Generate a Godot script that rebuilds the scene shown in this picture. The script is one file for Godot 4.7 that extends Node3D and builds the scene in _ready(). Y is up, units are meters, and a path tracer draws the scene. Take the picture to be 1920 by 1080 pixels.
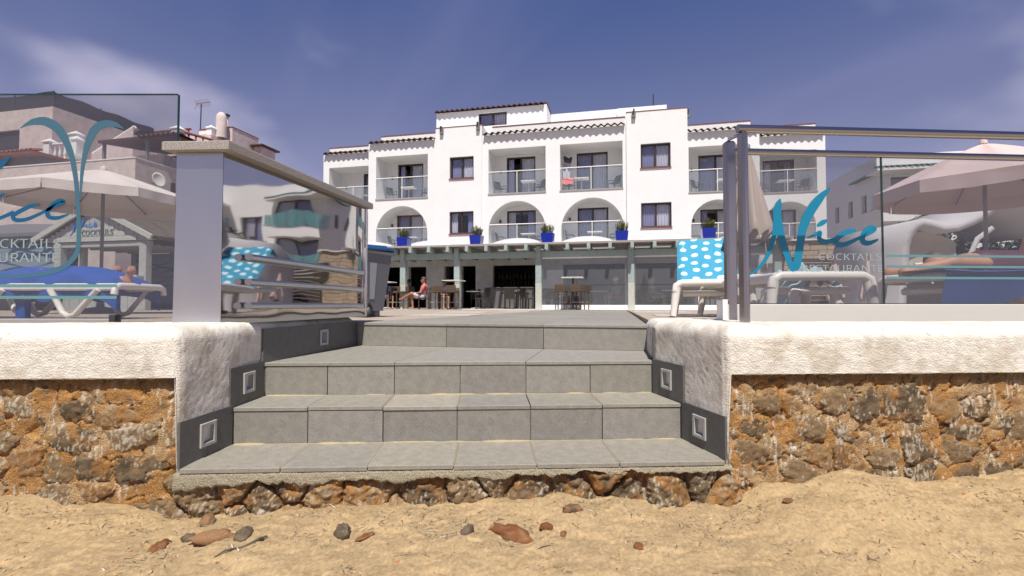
extends Node3D

const HOTEL_YAW := -0.21468
const STEP_YAW := 0.04538
const EYE := 0.165

var rng := RandomNumberGenerator.new()
var fine := FastNoiseLite.new()
var broad := FastNoiseLite.new()
var taken := {}
var mats := {}
var hotel_basis := Basis(Vector3.UP, HOTEL_YAW)
var step_basis := Basis(Vector3.UP, STEP_YAW)


class Geo:
	var st := SurfaceTool.new()
	var smooth := false
	var col := Color.WHITE
	var count := 0

	func _init(is_smooth := false) -> void:
		st.begin(Mesh.PRIMITIVE_TRIANGLES)
		smooth = is_smooth

	func put(p: Vector3) -> void:
		st.set_smooth_group(0 if smooth else 0xFFFFFFFF)
		st.set_color(col)
		st.add_vertex(p)

	func tri(a: Vector3, b: Vector3, c: Vector3) -> void:
		put(c)
		put(b)
		put(a)
		count += 1

	func quad(a: Vector3, b: Vector3, c: Vector3, d: Vector3) -> void:
		tri(a, b, c)
		tri(a, c, d)

	# a box whose edges are cut by bevel
	func box(c: Vector3, s: Vector3, bevel := 0.0, b := Basis()) -> void:
		var h := s * 0.5
		var was := smooth
		smooth = false
		if bevel <= 0.0:
			var p: Array[Vector3] = []
			for i in 8:
				p.append(c + b * Vector3(h.x * (1 if i & 1 else -1), h.y * (1 if i & 2 else -1), h.z * (1 if i & 4 else -1)))
			quad(p[4], p[5], p[7], p[6])
			quad(p[1], p[0], p[2], p[3])
			quad(p[5], p[1], p[3], p[7])
			quad(p[0], p[4], p[6], p[2])
			quad(p[6], p[7], p[3], p[2])
			quad(p[0], p[1], p[5], p[4])
		else:
			var e := bevel
			var f := func(sx, sy, sz, ax) -> Vector3:
				var v := Vector3(h.x * sx, h.y * sy, h.z * sz)
				for k in 3:
					if k != ax:
						v[k] -= e * signf(v[k])
				return c + b * v
			for ax in 3:
				var u := (ax + 1) % 3
				var w := (ax + 2) % 3
				for sg in [-1, 1]:
					var q: Array[Vector3] = []
					for k in [[-1, -1], [1, -1], [1, 1], [-1, 1]]:
						var sgn := Vector3()
						sgn[ax] = sg
						sgn[u] = k[0]
						sgn[w] = k[1]
						q.append(f.call(sgn.x, sgn.y, sgn.z, ax))
					if sg > 0:
						quad(q[0], q[1], q[2], q[3])
					else:
						quad(q[3], q[2], q[1], q[0])
				for su in [-1, 1]:
					for sw in [-1, 1]:
						var lo := Vector3()
						lo[u] = su
						lo[w] = sw
						var hi := lo
						lo[ax] = -1
						hi[ax] = 1
						var a: Vector3 = f.call(lo.x, lo.y, lo.z, u)
						var bb: Vector3 = f.call(hi.x, hi.y, hi.z, u)
						var cc: Vector3 = f.call(hi.x, hi.y, hi.z, w)
						var d: Vector3 = f.call(lo.x, lo.y, lo.z, w)
						if su * sw > 0:
							quad(d, cc, bb, a)
						else:
							quad(a, bb, cc, d)
			for i in 8:
				var s3 := Vector3(1 if i & 1 else -1, 1 if i & 2 else -1, 1 if i & 4 else -1)
				var t0: Vector3 = f.call(s3.x, s3.y, s3.z, 0)
				var t1: Vector3 = f.call(s3.x, s3.y, s3.z, 1)
				var t2: Vector3 = f.call(s3.x, s3.y, s3.z, 2)
				if s3.x * s3.y * s3.z > 0:
					tri(t0, t1, t2)
				else:
					tri(t2, t1, t0)
		smooth = was

	# a tube through points; radius is a number or one number per point; flat squeezes it across `up`
	func tube(pts: Array, radius, sides := 8, squeeze := 1.0, caps := true) -> void:
		var n := pts.size()
		var rings := []
		var ref := Vector3.UP
		var d0: Vector3 = (pts[1] - pts[0]).normalized()
		if absf(d0.dot(ref)) > 0.95:
			ref = Vector3.BACK
		for i in n:
			var d: Vector3 = (pts[mini(i + 1, n - 1)] - pts[maxi(i - 1, 0)]).normalized()
			var u := d.cross(ref)
			if u.length() < 0.05:
				u = d.cross(Vector3.RIGHT)
			u = u.normalized()
			var w := u.cross(d).normalized()
			var r: float = radius[i] if radius is Array else radius
			var ring := []
			for k in sides:
				var a := TAU * k / sides
				ring.append(pts[i] + u * cos(a) * r + w * sin(a) * r * squeeze)
			rings.append(ring)
		for i in n - 1:
			for k in sides:
				var k2 := (k + 1) % sides
				quad(rings[i][k], rings[i][k2], rings[i + 1][k2], rings[i + 1][k])
		if caps:
			var was := smooth
			smooth = false
			for k in range(1, sides - 1):
				tri(rings[0][0], rings[0][k + 1], rings[0][k])
				tri(rings[n - 1][0], rings[n - 1][k], rings[n - 1][k + 1])
			smooth = was

	# rotate a profile of (radius, height) round an upright axis
	func lathe(profile: Array, sides := 16, at := Vector3.ZERO, b := Basis(), fold := 0.0, folds := 8) -> void:
		for i in profile.size() - 1:
			for k in sides:
				var p := []
				for o in [[i, k], [i, k + 1], [i + 1, k + 1], [i + 1, k]]:
					var a: float = TAU * (o[1] % sides) / sides
					var r: float = profile[o[0]].x * (1.0 + fold * sin(a * folds))
					p.append(at + b * Vector3(cos(a) * r, profile[o[0]].y, -sin(a) * r))
				if profile[i].x > 1e-5 or fold > 0.0:
					tri(p[0], p[1], p[2])
				if profile[i + 1].x > 1e-5:
					tri(p[0], p[2], p[3])

	# a sheet: f(i, j) gives the point, c(i, j) its colour
	func sheet(nu: int, nv: int, f: Callable, c = null) -> void:
		var p := []
		var q := []
		for i in nu + 1:
			for j in nv + 1:
				p.append(f.call(i, j))
				if c != null:
					q.append(c.call(i, j))
		st.set_smooth_group(0 if smooth else 0xFFFFFFFF)
		var w := nv + 1
		for i in nu:
			for j in nv:
				for k in [i * w + j, (i + 1) * w + j + 1, (i + 1) * w + j, i * w + j, i * w + j + 1, (i + 1) * w + j + 1]:
					st.set_color(q[k] if c != null else col)
					st.add_vertex(p[k])
		count += nu * nv * 2

	# a pen stroke: points are [x, y, half width] in the plane, drawn as a thin slab from z0
	func stroke(raw: Array, z0: float, thick := 0.0012) -> void:
		var pts: Array[Vector3] = []
		var n := raw.size()
		for i in n - 1:
			var a := Vector3(raw[maxi(i - 1, 0)][0], raw[maxi(i - 1, 0)][1], raw[maxi(i - 1, 0)][2])
			var b := Vector3(raw[i][0], raw[i][1], raw[i][2])
			var c := Vector3(raw[i + 1][0], raw[i + 1][1], raw[i + 1][2])
			var d := Vector3(raw[mini(i + 2, n - 1)][0], raw[mini(i + 2, n - 1)][1], raw[mini(i + 2, n - 1)][2])
			for k in 6:
				pts.append(b.cubic_interpolate(c, a, d, k / 6.0))
		pts.append(Vector3(raw[n - 1][0], raw[n - 1][1], raw[n - 1][2]))
		var l: Array[Vector3] = []
		var r: Array[Vector3] = []
		n = pts.size()
		for i in n:
			var d: Vector3 = pts[mini(i + 1, n - 1)] - pts[maxi(i - 1, 0)]
			var t := Vector2(d.x, d.y).normalized()
			var w := maxf(pts[i].z, 0.0002)
			l.append(Vector3(pts[i].x - t.y * w, pts[i].y + t.x * w, z0))
			r.append(Vector3(pts[i].x + t.y * w, pts[i].y - t.x * w, z0))
		var back := Vector3(0, 0, -thick)
		for i in n - 1:
			quad(r[i], r[i + 1], l[i + 1], l[i])
			quad(l[i], l[i + 1], l[i + 1] + back, l[i] + back)
			quad(r[i + 1], r[i], r[i] + back, r[i + 1] + back)
		for e in [0, n - 1]:
			var p := Vector3(pts[e].x, pts[e].y, z0)
			var o: Vector3 = l[e] - p
			var sg := 1.0 if e == 0 else -1.0
			for k in 6:
				tri(p, p + o.rotated(Vector3.BACK, sg * PI * k / 6), p + o.rotated(Vector3.BACK, sg * PI * (k + 1) / 6))

	func mesh() -> ArrayMesh:
		st.generate_normals()
		return st.commit()


func lin(r: float, g: float, b: float, a := 1.0) -> Color:
	var c := Color(r, g, b).linear_to_srgb()
	c.a = a
	return c


func mat(key: String, r: float, g: float, b: float, rough := 0.8, extra := {}) -> StandardMaterial3D:
	if mats.has(key):
		return mats[key]
	var m := StandardMaterial3D.new()
	m.resource_name = key
	m.albedo_color = lin(r, g, b)
	m.roughness = rough
	m.cull_mode = BaseMaterial3D.CULL_DISABLED
	for k in extra:
		m.set(k, extra[k])
	mats[key] = m
	return m


func pane(key: String, r: float, g: float, b: float, a: float, rough := 0.02) -> StandardMaterial3D:
	var m := mat(key, r, g, b, rough)
	m.albedo_color.a = a
	m.transparency = BaseMaterial3D.TRANSPARENCY_ALPHA
	m.cull_mode = BaseMaterial3D.CULL_DISABLED
	return m


# a repeating picture of noise, from dark to light, of layers [frequency, octaves, weight, ridged]
func noise_texture(size: int, noise_seed: int, layers: Array, lo: Color, hi: Color, gain := 1.0) -> ImageTexture:
	var sum := PackedFloat32Array()
	sum.resize(size * size)
	var total := 0.0
	for l in layers:
		var n := FastNoiseLite.new()
		n.seed = noise_seed + int(l[0] * 1000)
		n.noise_type = FastNoiseLite.TYPE_SIMPLEX_SMOOTH
		n.frequency = l[0]
		n.fractal_octaves = l[1]
		if l.size() > 3 and l[3]:
			n.fractal_type = FastNoiseLite.FRACTAL_RIDGED
		var d := n.get_seamless_image(size, size).get_data()
		for i in size * size:
			sum[i] += d[i] / 255.0 * l[2]
		total += l[2]
	var bytes := PackedByteArray()
	bytes.resize(size * size * 3)
	for i in size * size:
		var t := clampf((sum[i] / total - 0.5) * gain + 0.5, 0.0, 1.0)
		bytes[i * 3] = int(255 * lerpf(lo.r, hi.r, t))
		bytes[i * 3 + 1] = int(255 * lerpf(lo.g, hi.g, t))
		bytes[i * 3 + 2] = int(255 * lerpf(lo.b, hi.b, t))
	return ImageTexture.create_from_image(Image.create_from_data(size, size, false, Image.FORMAT_RGB8, bytes))


func textured(m: StandardMaterial3D, tex: Texture2D, metres: float, relief: Texture2D = null, relief_cm := 0.0, world := false) -> StandardMaterial3D:
	m.albedo_texture = tex
	m.uv1_triplanar = true
	m.uv1_world_triplanar = world
	m.uv1_scale = Vector3.ONE / metres
	if relief:
		m.heightmap_enabled = true
		m.heightmap_texture = relief
		m.heightmap_scale = relief_cm
	return m


# the same material in a slightly different tone, its pattern moved along
func toned(m: StandardMaterial3D) -> StandardMaterial3D:
	var k := rng.randi() % 5
	var key := "%s_%d" % [m.resource_name, k]
	if not mats.has(key):
		var c: StandardMaterial3D = m.duplicate()
		c.resource_name = key
		var f := 0.955 + 0.022 * k
		c.albedo_color = Color(m.albedo_color.r * f, m.albedo_color.g * (f - 0.003 * (k % 2)), m.albedo_color.b * (f - 0.008 * (k % 3)))
		c.uv1_offset = Vector3(0.37 * k, 0.21 * k, 0.53 * k)
		mats[key] = c
	return mats[key]


func uniq(parent: Node, called: String) -> String:
	var key := str(parent.get_instance_id()) + called
	var n: int = taken.get(key, 0)
	taken[key] = n + 1
	return called if n == 0 else "%s_%03d" % [called, n]


func tag(o: Node, label: String, category := "", group := "", kind := "") -> Node:
	if label:
		o.set_meta("label", label)
	if category:
		o.set_meta("category", category)
	if group:
		o.set_meta("group", group)
	if kind:
		o.set_meta("kind", kind)
	return o


func hang(o: Node3D, called: String, parent: Node) -> Node3D:
	o.name = uniq(parent, called)
	parent.add_child(o, true)
	return o


# one named mesh under a parent
func obj(called: String, g, m: Material, parent: Node = self, at := Vector3.ZERO) -> MeshInstance3D:
	var o := MeshInstance3D.new()
	o.mesh = g.mesh() if g is Geo else g
	o.material_override = m
	o.position = at
	hang(o, called, parent)
	return o


func thing(called: String, label: String, category: String, at := Vector3.ZERO, yaw := 0.0, group := "") -> Node3D:
	var o := Node3D.new()
	o.position = at
	o.rotation.y = yaw
	hang(o, called, self)
	tag(o, label, category, group)
	return o


# a copy of a thing with its parts
func copy(o: Node3D, label: String, at: Vector3, yaw := 0.0, group := "") -> Node3D:
	var c: Node3D = o.duplicate()
	var base := o.name.rstrip("0123456789").rstrip("_")
	c.position = at
	c.rotation = Vector3(0, yaw, 0)
	hang(c, base, self)
	c.set_meta("label", label)
	if group:
		c.set_meta("group", group)
	return c


# hotel frame: u to the right along the front, d away from the beach
func hp(u: float, y: float, d: float) -> Vector3:
	return hotel_basis * Vector3(u, y, -d)


func sp(s: float, y: float, d: float) -> Vector3:
	return step_basis * Vector3(s, y, -d)


func box_obj(called: String, c: Vector3, s: Vector3, m: Material, parent: Node, bevel := 0.0, b := Basis()) -> MeshInstance3D:
	var g := Geo.new()
	g.box(c, s, bevel, b)
	return obj(called, g, m, parent)


func text_obj(called: String, words: String, size: float, m: Material, parent: Node, at: Vector3, align := HORIZONTAL_ALIGNMENT_LEFT, depth := 0.002, font := "Droid Sans") -> MeshInstance3D:
	var t := TextMesh.new()
	var f := SystemFont.new()
	f.font_names = PackedStringArray([font])
	t.font = f
	t.text = words
	t.font_size = 64
	t.pixel_size = size / 64.0
	t.depth = depth
	t.horizontal_alignment = align
	t.vertical_alignment = VERTICAL_ALIGNMENT_BOTTOM
	return obj(called, t, m, parent, at)


# a body as one skin round tapered bones: [from, to, radius, radius, colour]
func skin(bones: Array, cell: float, blend: float, g: Geo) -> void:
	var lo := Vector3.INF
	var hi := -Vector3.INF
	for b in bones:
		for k in 2:
			var r: float = b[2 + k] + blend + cell * 2.0
			lo = lo.min(b[k] - Vector3.ONE * r)
			hi = hi.max(b[k] + Vector3.ONE * r)
	var dim := Vector3i(((hi - lo) / cell).ceil()) + Vector3i.ONE * 2
	var f := PackedFloat32Array()
	f.resize(dim.x * dim.y * dim.z)
	f.fill(1e3)
	var own := PackedByteArray()
	own.resize(f.size())
	var near := PackedFloat32Array()
	near.resize(f.size())
	near.fill(1e3)
	for n in bones.size():
		var b: Array = bones[n]
		var a: Vector3 = b[0]
		var ab: Vector3 = b[1] - a
		var len2 := maxf(ab.length_squared(), 1e-9)
		var r := maxf(b[2], b[3]) + blend + cell * 2.0
		var mn := Vector3i(((a.min(b[1]) - Vector3.ONE * r - lo) / cell).floor()).clamp(Vector3i.ZERO, dim - Vector3i.ONE)
		var mx := Vector3i(((a.max(b[1]) + Vector3.ONE * r - lo) / cell).ceil()).clamp(Vector3i.ZERO, dim - Vector3i.ONE)
		for z in range(mn.z, mx.z + 1):
			for y in range(mn.y, mx.y + 1):
				var at := (z * dim.y + y) * dim.x
				for x in range(mn.x, mx.x + 1):
					var p := lo + Vector3(x, y, z) * cell - a
					var t := clampf(p.dot(ab) / len2, 0.0, 1.0)
					var d := (p - ab * t).length() - lerpf(b[2], b[3], t)
					var i := at + x
					var h := maxf(blend - absf(f[i] - d), 0.0)
					f[i] = minf(f[i], d) - h * h / (4.0 * blend)
					if d < near[i]:
						near[i] = d
						own[i] = n
	var vert := {}
	var steps := [1, dim.x, dim.x * dim.y]
	var corner := [0, 1, dim.x, dim.x + 1, steps[2], steps[2] + 1, steps[2] + dim.x, steps[2] + dim.x + 1]
	var edges := [[0, 1], [2, 3], [4, 5], [6, 7], [0, 2], [1, 3], [4, 6], [5, 7], [0, 4], [1, 5], [2, 6], [3, 7]]
	g.smooth = true
	for z in dim.z - 1:
		for y in dim.y - 1:
			var at := (z * dim.y + y) * dim.x
			for x in dim.x - 1:
				var i := at + x
				if absf(f[i]) > cell * 3.5:
					continue
				var sum := Vector3.ZERO
				var k := 0
				for e in edges:
					var u: float = f[i + corner[e[0]]]
					var v: float = f[i + corner[e[1]]]
					if (u < 0.0) != (v < 0.0):
						var t := u / (u - v)
						var p0 := Vector3(e[0] & 1, (e[0] >> 1) & 1, e[0] >> 2)
						var p1 := Vector3(e[1] & 1, (e[1] >> 1) & 1, e[1] >> 2)
						sum += p0.lerp(p1, t)
						k += 1
				if k:
					vert[i] = lo + (Vector3(x, y, z) + sum / k) * cell
	for i in vert:
		for ax in 3:
			var s: int = steps[ax]
			if i + s >= f.size():
				continue
			var inside := f[i] < 0.0
			if inside == (f[i + s] < 0.0):
				continue
			var s1: int = steps[(ax + 1) % 3]
			var s2: int = steps[(ax + 2) % 3]
			if not (vert.has(i - s1) and vert.has(i - s2) and vert.has(i - s1 - s2)):
				continue
			var owner: Array = bones[own[i] if inside else own[i + s]]
			g.col = owner[4] if owner.size() > 4 else Color.WHITE
			if inside:
				g.quad(vert[i - s1 - s2], vert[i - s2], vert[i], vert[i - s1])
			else:
				g.quad(vert[i - s1], vert[i], vert[i - s2], vert[i - s1 - s2])


func _ready() -> void:
	rng.seed = 7
	fine.seed = 3
	fine.noise_type = FastNoiseLite.TYPE_SIMPLEX_SMOOTH
	fine.frequency = 1.0
	fine.fractal_octaves = 4
	broad.seed = 11
	broad.noise_type = FastNoiseLite.TYPE_SIMPLEX_SMOOTH
	broad.frequency = 1.0
	broad.fractal_octaves = 2
	camera_and_light()
	materials()
	sand_and_sea()
	terrace()
	steps()
	walls()
	hotel()
	hotel_terrace()
	restaurant()
	left_houses()
	right_house()
	beach_bar()
	fences()
	pillar()
	sunbeds()
	people()
	furniture()
	small_things()


func camera_and_light() -> void:
	var cam := Camera3D.new()
	cam.name = "camera"
	cam.position = Vector3(0, EYE, 0)
	cam.rotation.x = atan(28.0 / 930.0)
	cam.fov = rad_to_deg(2.0 * atan(540.0 / 930.0))
	cam.near = 0.05
	cam.far = 3000.0
	add_child(cam)
	cam.current = true
	var env := Environment.new()
	env.tonemap_mode = Environment.TONE_MAPPER_LINEAR
	env.tonemap_exposure = 1.32
	env.background_mode = Environment.BG_SKY
	env.sdfgi_enabled = true
	env.ssao_enabled = true
	env.ssil_enabled = true
	var sky := Sky.new()
	var pan := PanoramaSkyMaterial.new()
	pan.panorama = ImageTexture.create_from_image(sky_picture())
	sky.sky_material = pan
	env.sky = sky
	var we := WorldEnvironment.new()
	we.name = "world_environment"
	we.environment = env
	add_child(we)
	var sun := DirectionalLight3D.new()
	sun.name = "sun"
	sun.light_energy = 1.5
	sun.light_angular_distance = 0.5
	sun.light_color = Color(1.0, 0.978, 0.94)
	sun.shadow_enabled = true
	var az := -0.03
	var el := deg_to_rad(61.0)
	var towards := Vector3(sin(az) * cos(el), -sin(el), -cos(az) * cos(el))
	sun.basis = Basis.looking_at(towards, Vector3.UP)
	add_child(sun)


# thin cloud over a deep blue, by direction; only air and cloud
func sky_picture() -> Image:
	var w := 1024
	var h := 512
	var data := PackedFloat32Array()
	data.resize(w * h * 3)
	var puff := FastNoiseLite.new()
	puff.seed = 21
	puff.frequency = 1.0
	puff.fractal_octaves = 5
	var veil := FastNoiseLite.new()
	veil.seed = 5
	veil.frequency = 1.0
	veil.fractal_octaves = 4
	for j in h:
		var el := (0.5 - (j + 0.5) / h) * PI
		var up := maxf(sin(el), 0.0)
		for i in w:
			var az := ((i + 0.5) / w - 0.5) * TAU
			var haze := exp(-up * 3.2)
			var c := Vector3(maxf(0.48 * haze - 0.034, 0.025), 0.008 + 0.425 * haze, 0.146 + 0.425 * haze)
			var d := Vector3(sin(az) * cos(el), up, -cos(az) * cos(el))
			var flat := Vector2(d.x, d.z) / (up + 0.22)
			# long cirrus streaks leaning to the right, and soft low banks of cloud
			var s := flat.rotated(0.55)
			var streak := clampf(veil.get_noise_3d(s.x * 1.5, s.y * 0.35, 2.0) * 1.3 + 0.12, 0.0, 1.0)
			# broad low cloud banks here and there round the horizon
			var lobe := 0.0
			for q in [[-0.5, 0.13, 0.6], [1.9, 0.18, 0.6], [-2.3, 0.12, 0.7], [2.9, 0.2, 0.5], [-1.4, 0.2, 0.35]]:
				lobe += 0.55 * exp(-pow(angle_difference(az, q[0]) / q[2], 2.0) - pow((el - q[1]) / 0.17, 2.0))
			var bank := clampf(puff.get_noise_3d(d.x * 1.5 + 3.0, up * 3.2, d.z * 1.5) * 1.5 + 0.36 - up * 1.8 + lobe, 0.0, 1.0)
			bank *= bank * (3.0 - 2.0 * bank)
			c = c.lerp(Vector3(0.27, 0.265, 0.42), streak * 0.22)
			c = c.lerp(Vector3(0.54, 0.50, 0.62), bank * 0.82)
			var k := (j * w + i) * 3
			data[k] = c.x
			data[k + 1] = c.y
			data[k + 2] = c.z
	return Image.create_from_data(w, h, false, Image.FORMAT_RGBF, data.to_byte_array())


func materials() -> void:
	var speck := noise_texture(512, 1, [[0.02, 3, 0.5], [0.12, 2, 0.5]], Color(0.80, 0.80, 0.80), Color.WHITE, 2.2)
	var grain := noise_texture(512, 2, [[0.06, 3, 0.4], [0.25, 1, 0.6]], Color.BLACK, Color.WHITE, 2.0)
	var rough := noise_texture(512, 3, [[0.05, 3, 0.6], [0.16, 2, 0.4]], Color.BLACK, Color.WHITE, 2.4)
	var mottle := noise_texture(1024, 4, [[0.008, 4, 0.35], [0.04, 3, 0.25], [0.02, 4, 0.4, true]], Color(0.82, 0.82, 0.81), Color(1, 1, 1), 1.6)
	var streak := noise_texture(512, 6, [[0.01, 3, 0.6], [0.06, 2, 0.4]], Color(0.90, 0.90, 0.90), Color.WHITE, 1.8)
	# ground
	textured(mat("sand", 0.68, 0.495, 0.275, 0.95, {"vertex_color_use_as_albedo": true}), speck, 0.22, grain, 0.35)
	var pebble := noise_texture(512, 31, [[0.09, 3, 0.6], [0.2, 2, 0.4]], Color(0.58, 0.56, 0.53), Color.WHITE, 2.4)
	textured(mat("damp_sand", 0.46, 0.37, 0.22, 0.95), speck, 0.1)
	textured(mat("stucco_cap", 0.79, 0.755, 0.68, 0.95, {"vertex_color_use_as_albedo": true}), streak, 0.3, rough, 0.2)
	textured(mat("mortar", 1, 1, 1, 0.95, {"vertex_color_use_as_albedo": true}), pebble, 0.3, rough, 0.3)
	textured(mat("rock", 1, 1, 1, 0.9, {"vertex_color_use_as_albedo": true}), pebble, 0.16, rough, 0.35)
	textured(mat("grey_tile", 0.285, 0.268, 0.24, 0.55), mottle, 0.55, grain, 0.012)
	textured(mat("grey_tile_worn", 0.295, 0.28, 0.25, 0.7), mottle, 0.6, grain, 0.015)
	textured(mat("dusty_tile", 0.315, 0.292, 0.25, 0.8), mottle, 0.6, grain, 0.02)
	textured(mat("dark_tile", 0.125, 0.125, 0.122, 0.5), mottle, 0.5, grain, 0.012)
	textured(mat("grout", 0.22, 0.20, 0.16, 0.95), speck, 0.2)
	textured(mat("paving", 0.45, 0.375, 0.30, 0.85), speck, 1.3, grain, 0.05)
	textured(mat("pale_paving", 0.56, 0.51, 0.44, 0.85), speck, 1.3)
	textured(mat("stone_slab", 0.50, 0.46, 0.43, 0.8), noise_texture(512, 9, [[0.05, 4, 0.6], [0.2, 2, 0.4]], Color(0.62, 0.61, 0.60), Color.WHITE, 2.4), 0.25, grain, 0.1)
	# buildings
	textured(mat("white_wall", 0.775, 0.775, 0.775, 0.9), noise_texture(512, 12, [[0.006, 4, 0.6], [0.03, 3, 0.4]], Color(0.972, 0.972, 0.972), Color.WHITE, 1.5), 4.0, rough, 0.12)
	textured(mat("pinkish_wall", 0.62, 0.51, 0.50, 0.9), streak, 3.0, rough, 0.25)
	textured(mat("cream_wall", 0.64, 0.55, 0.515, 0.9), streak, 3.0, rough, 0.25)
	textured(mat("inner_wall", 0.76, 0.75, 0.74, 0.9), streak, 3.0)
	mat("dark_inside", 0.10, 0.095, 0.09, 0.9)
	mat("roof_tile", 0.075, 0.032, 0.025, 0.8)
	mat("clay_cap", 0.22, 0.07, 0.05, 0.8)
	mat("green_tile", 0.06, 0.17, 0.16, 0.5)
	mat("brown_frame", 0.045, 0.028, 0.02, 0.45)
	mat("light_brown_frame", 0.14, 0.075, 0.04, 0.5)
	mat("curtain", 0.62, 0.63, 0.75, 0.9)
	mat("blue_curtain", 0.30, 0.31, 0.52, 0.9)
	mat("slab_edge", 0.33, 0.31, 0.30, 0.8)
	textured(mat("driftwood_paint", 0.35, 0.42, 0.405, 0.8), streak, 0.8)
	textured(mat("worn_paint", 0.52, 0.53, 0.48, 0.8), streak, 0.6)
	mat("white_paint", 0.78, 0.76, 0.72, 0.5)
	mat("plinth_white", 0.52, 0.51, 0.48, 0.45)
	mat("step_light_grey", 0.42, 0.41, 0.38, 0.5)
	mat("white_plastic", 0.74, 0.71, 0.66, 0.35)
	mat("dome", 0.72, 0.71, 0.70, 0.5)
	mat("dome_acrylic", 0.78, 0.78, 0.78, 0.5, {"transparency": BaseMaterial3D.TRANSPARENCY_ALPHA})
	mats.dome_acrylic.albedo_color.a = 0.62
	mat("blue_glaze", 0.006, 0.022, 0.30, 0.12)
	mat("steel", 0.62, 0.61, 0.60, 0.16, {"metallic": 1.0})
	mat("rail_steel", 0.36, 0.34, 0.335, 0.24, {"metallic": 1.0})
	mat("brushed_steel", 0.60, 0.595, 0.60, 0.33, {"metallic": 1.0})
	mat("mirror_steel", 0.54, 0.525, 0.525, 0.03, {"metallic": 1.0})
	mat("aluminium", 0.55, 0.55, 0.55, 0.4, {"metallic": 0.6})
	mat("dark_metal", 0.05, 0.05, 0.055, 0.5, {"metallic": 0.3})
	mat("grey_metal", 0.16, 0.16, 0.17, 0.5)
	mat("wicker", 0.085, 0.055, 0.035, 0.8)
	mat("dark_wicker", 0.035, 0.028, 0.022, 0.8)
	mat("bin_grey", 0.125, 0.13, 0.15, 0.5)
	mat("bin_light", 0.30, 0.31, 0.34, 0.5)
	mat("bin_blue", 0.012, 0.075, 0.22, 0.45)
	mat("rubber", 0.02, 0.02, 0.02, 0.7)
	mat("decal_blue", 0.003, 0.18, 0.31, 0.4)
	mat("deep_decal_blue", 0.003, 0.085, 0.19, 0.4)
	mat("decal_dull", 0.045, 0.125, 0.18, 0.5)
	mat("decal_teal", 0.10, 0.23, 0.24, 0.5)
	mat("decal_grey", 0.24, 0.30, 0.30, 0.6)
	mat("canvas", 0.66, 0.60, 0.56, 0.9, {"backlight": lin(0.10, 0.08, 0.07)})
	mat("pink_canvas", 0.55, 0.435, 0.42, 0.9, {"backlight": lin(0.12, 0.08, 0.075)})
	mat("shade_cloth", 0.50, 0.49, 0.50, 0.9, {"backlight": lin(0.05, 0.05, 0.05)})
	mat("folded_canvas", 0.46, 0.385, 0.33, 0.9)
	mat("blue_towel", 0.012, 0.075, 0.34, 0.95)
	mat("aqua_towel", 0.33, 0.47, 0.53, 0.95)
	mat("slat_wood", 0.055, 0.042, 0.036, 0.8)
	textured(mat("hut_wood", 0.42, 0.44, 0.42, 0.85), streak, 0.5)
	textured(mat("thatch", 0.16, 0.13, 0.10, 0.95), speck, 0.2)
	mat("mural_ground", 0.20, 0.27, 0.34, 0.9)
	mat("mural_blue", 0.015, 0.07, 0.14, 0.9)
	mat("netting", 0.014, 0.012, 0.014, 0.9)
	mat("leaf", 1, 1, 1, 0.6, {"vertex_color_use_as_albedo": true, "backlight": lin(0.05, 0.07, 0.02)})
	mat("skin", 1, 1, 1, 0.6, {"vertex_color_use_as_albedo": true})
	mat("wood_bark", 0.09, 0.07, 0.05, 0.9)
	mat("litter", 1, 1, 1, 0.9, {"vertex_color_use_as_albedo": true})
	mat("sea", 0.01, 0.06, 0.09, 0.12)
	pane("clear_glass", 0.62, 0.72, 0.72, 0.05)
	pane("smoked_glass", 0.07, 0.064, 0.072, 0.22)
	pane("balcony_glass", 0.6, 0.7, 0.75, 0.06)
	pane("green_glass", 0.16, 0.42, 0.42, 0.36)
	pane("window_glass", 0.03, 0.04, 0.06, 0.08)
	pane("shop_glass", 0.20, 0.21, 0.215, 0.22)
	mat("glass_edge", 0.01, 0.045, 0.045, 0.2)


func sand_at_wall(s: float) -> float:
	var k := [[-6.0, -0.62], [-2.6, -0.66], [-2.14, -0.685], [-1.69, -0.735], [-1.39, -0.80], [-0.86, -0.762], [-0.04, -0.750], [0.45, -0.722], [0.82, -0.77], [1.13, -0.78], [1.33, -0.692], [1.72, -0.64], [2.12, -0.70], [2.57, -0.64], [6.0, -0.60]]
	for i in k.size() - 1:
		if s <= k[i + 1][0]:
			var t: float = clampf((s - k[i][0]) / (k[i + 1][0] - k[i][0]), 0, 1)
			return lerpf(k[i][1], k[i + 1][1], smoothstep(0, 1, t))
	return -0.6


func sand_height(s: float, d: float) -> float:
	var t := smoothstep(2.36, 1.62, d)
	var y := lerpf(sand_at_wall(s), -0.80 - 0.02 * (2.0 - d), t)
	y += broad.get_noise_2d(s * 2.6, d * 2.6) * 0.020
	y += fine.get_noise_2d(s * 9.0, d * 9.0) * 0.008
	# trodden dents and crusts
	var r := fine.get_noise_2d(s * 5.0 + 30.0, d * 6.0)
	y -= smoothstep(0.22, 0.42, r) * 0.008
	y += fine.get_noise_2d(s * 30.0, d * 30.0) * 0.0024 + broad.get_noise_2d(s * 75.0, d * 75.0) * 0.0016
	return y


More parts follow.
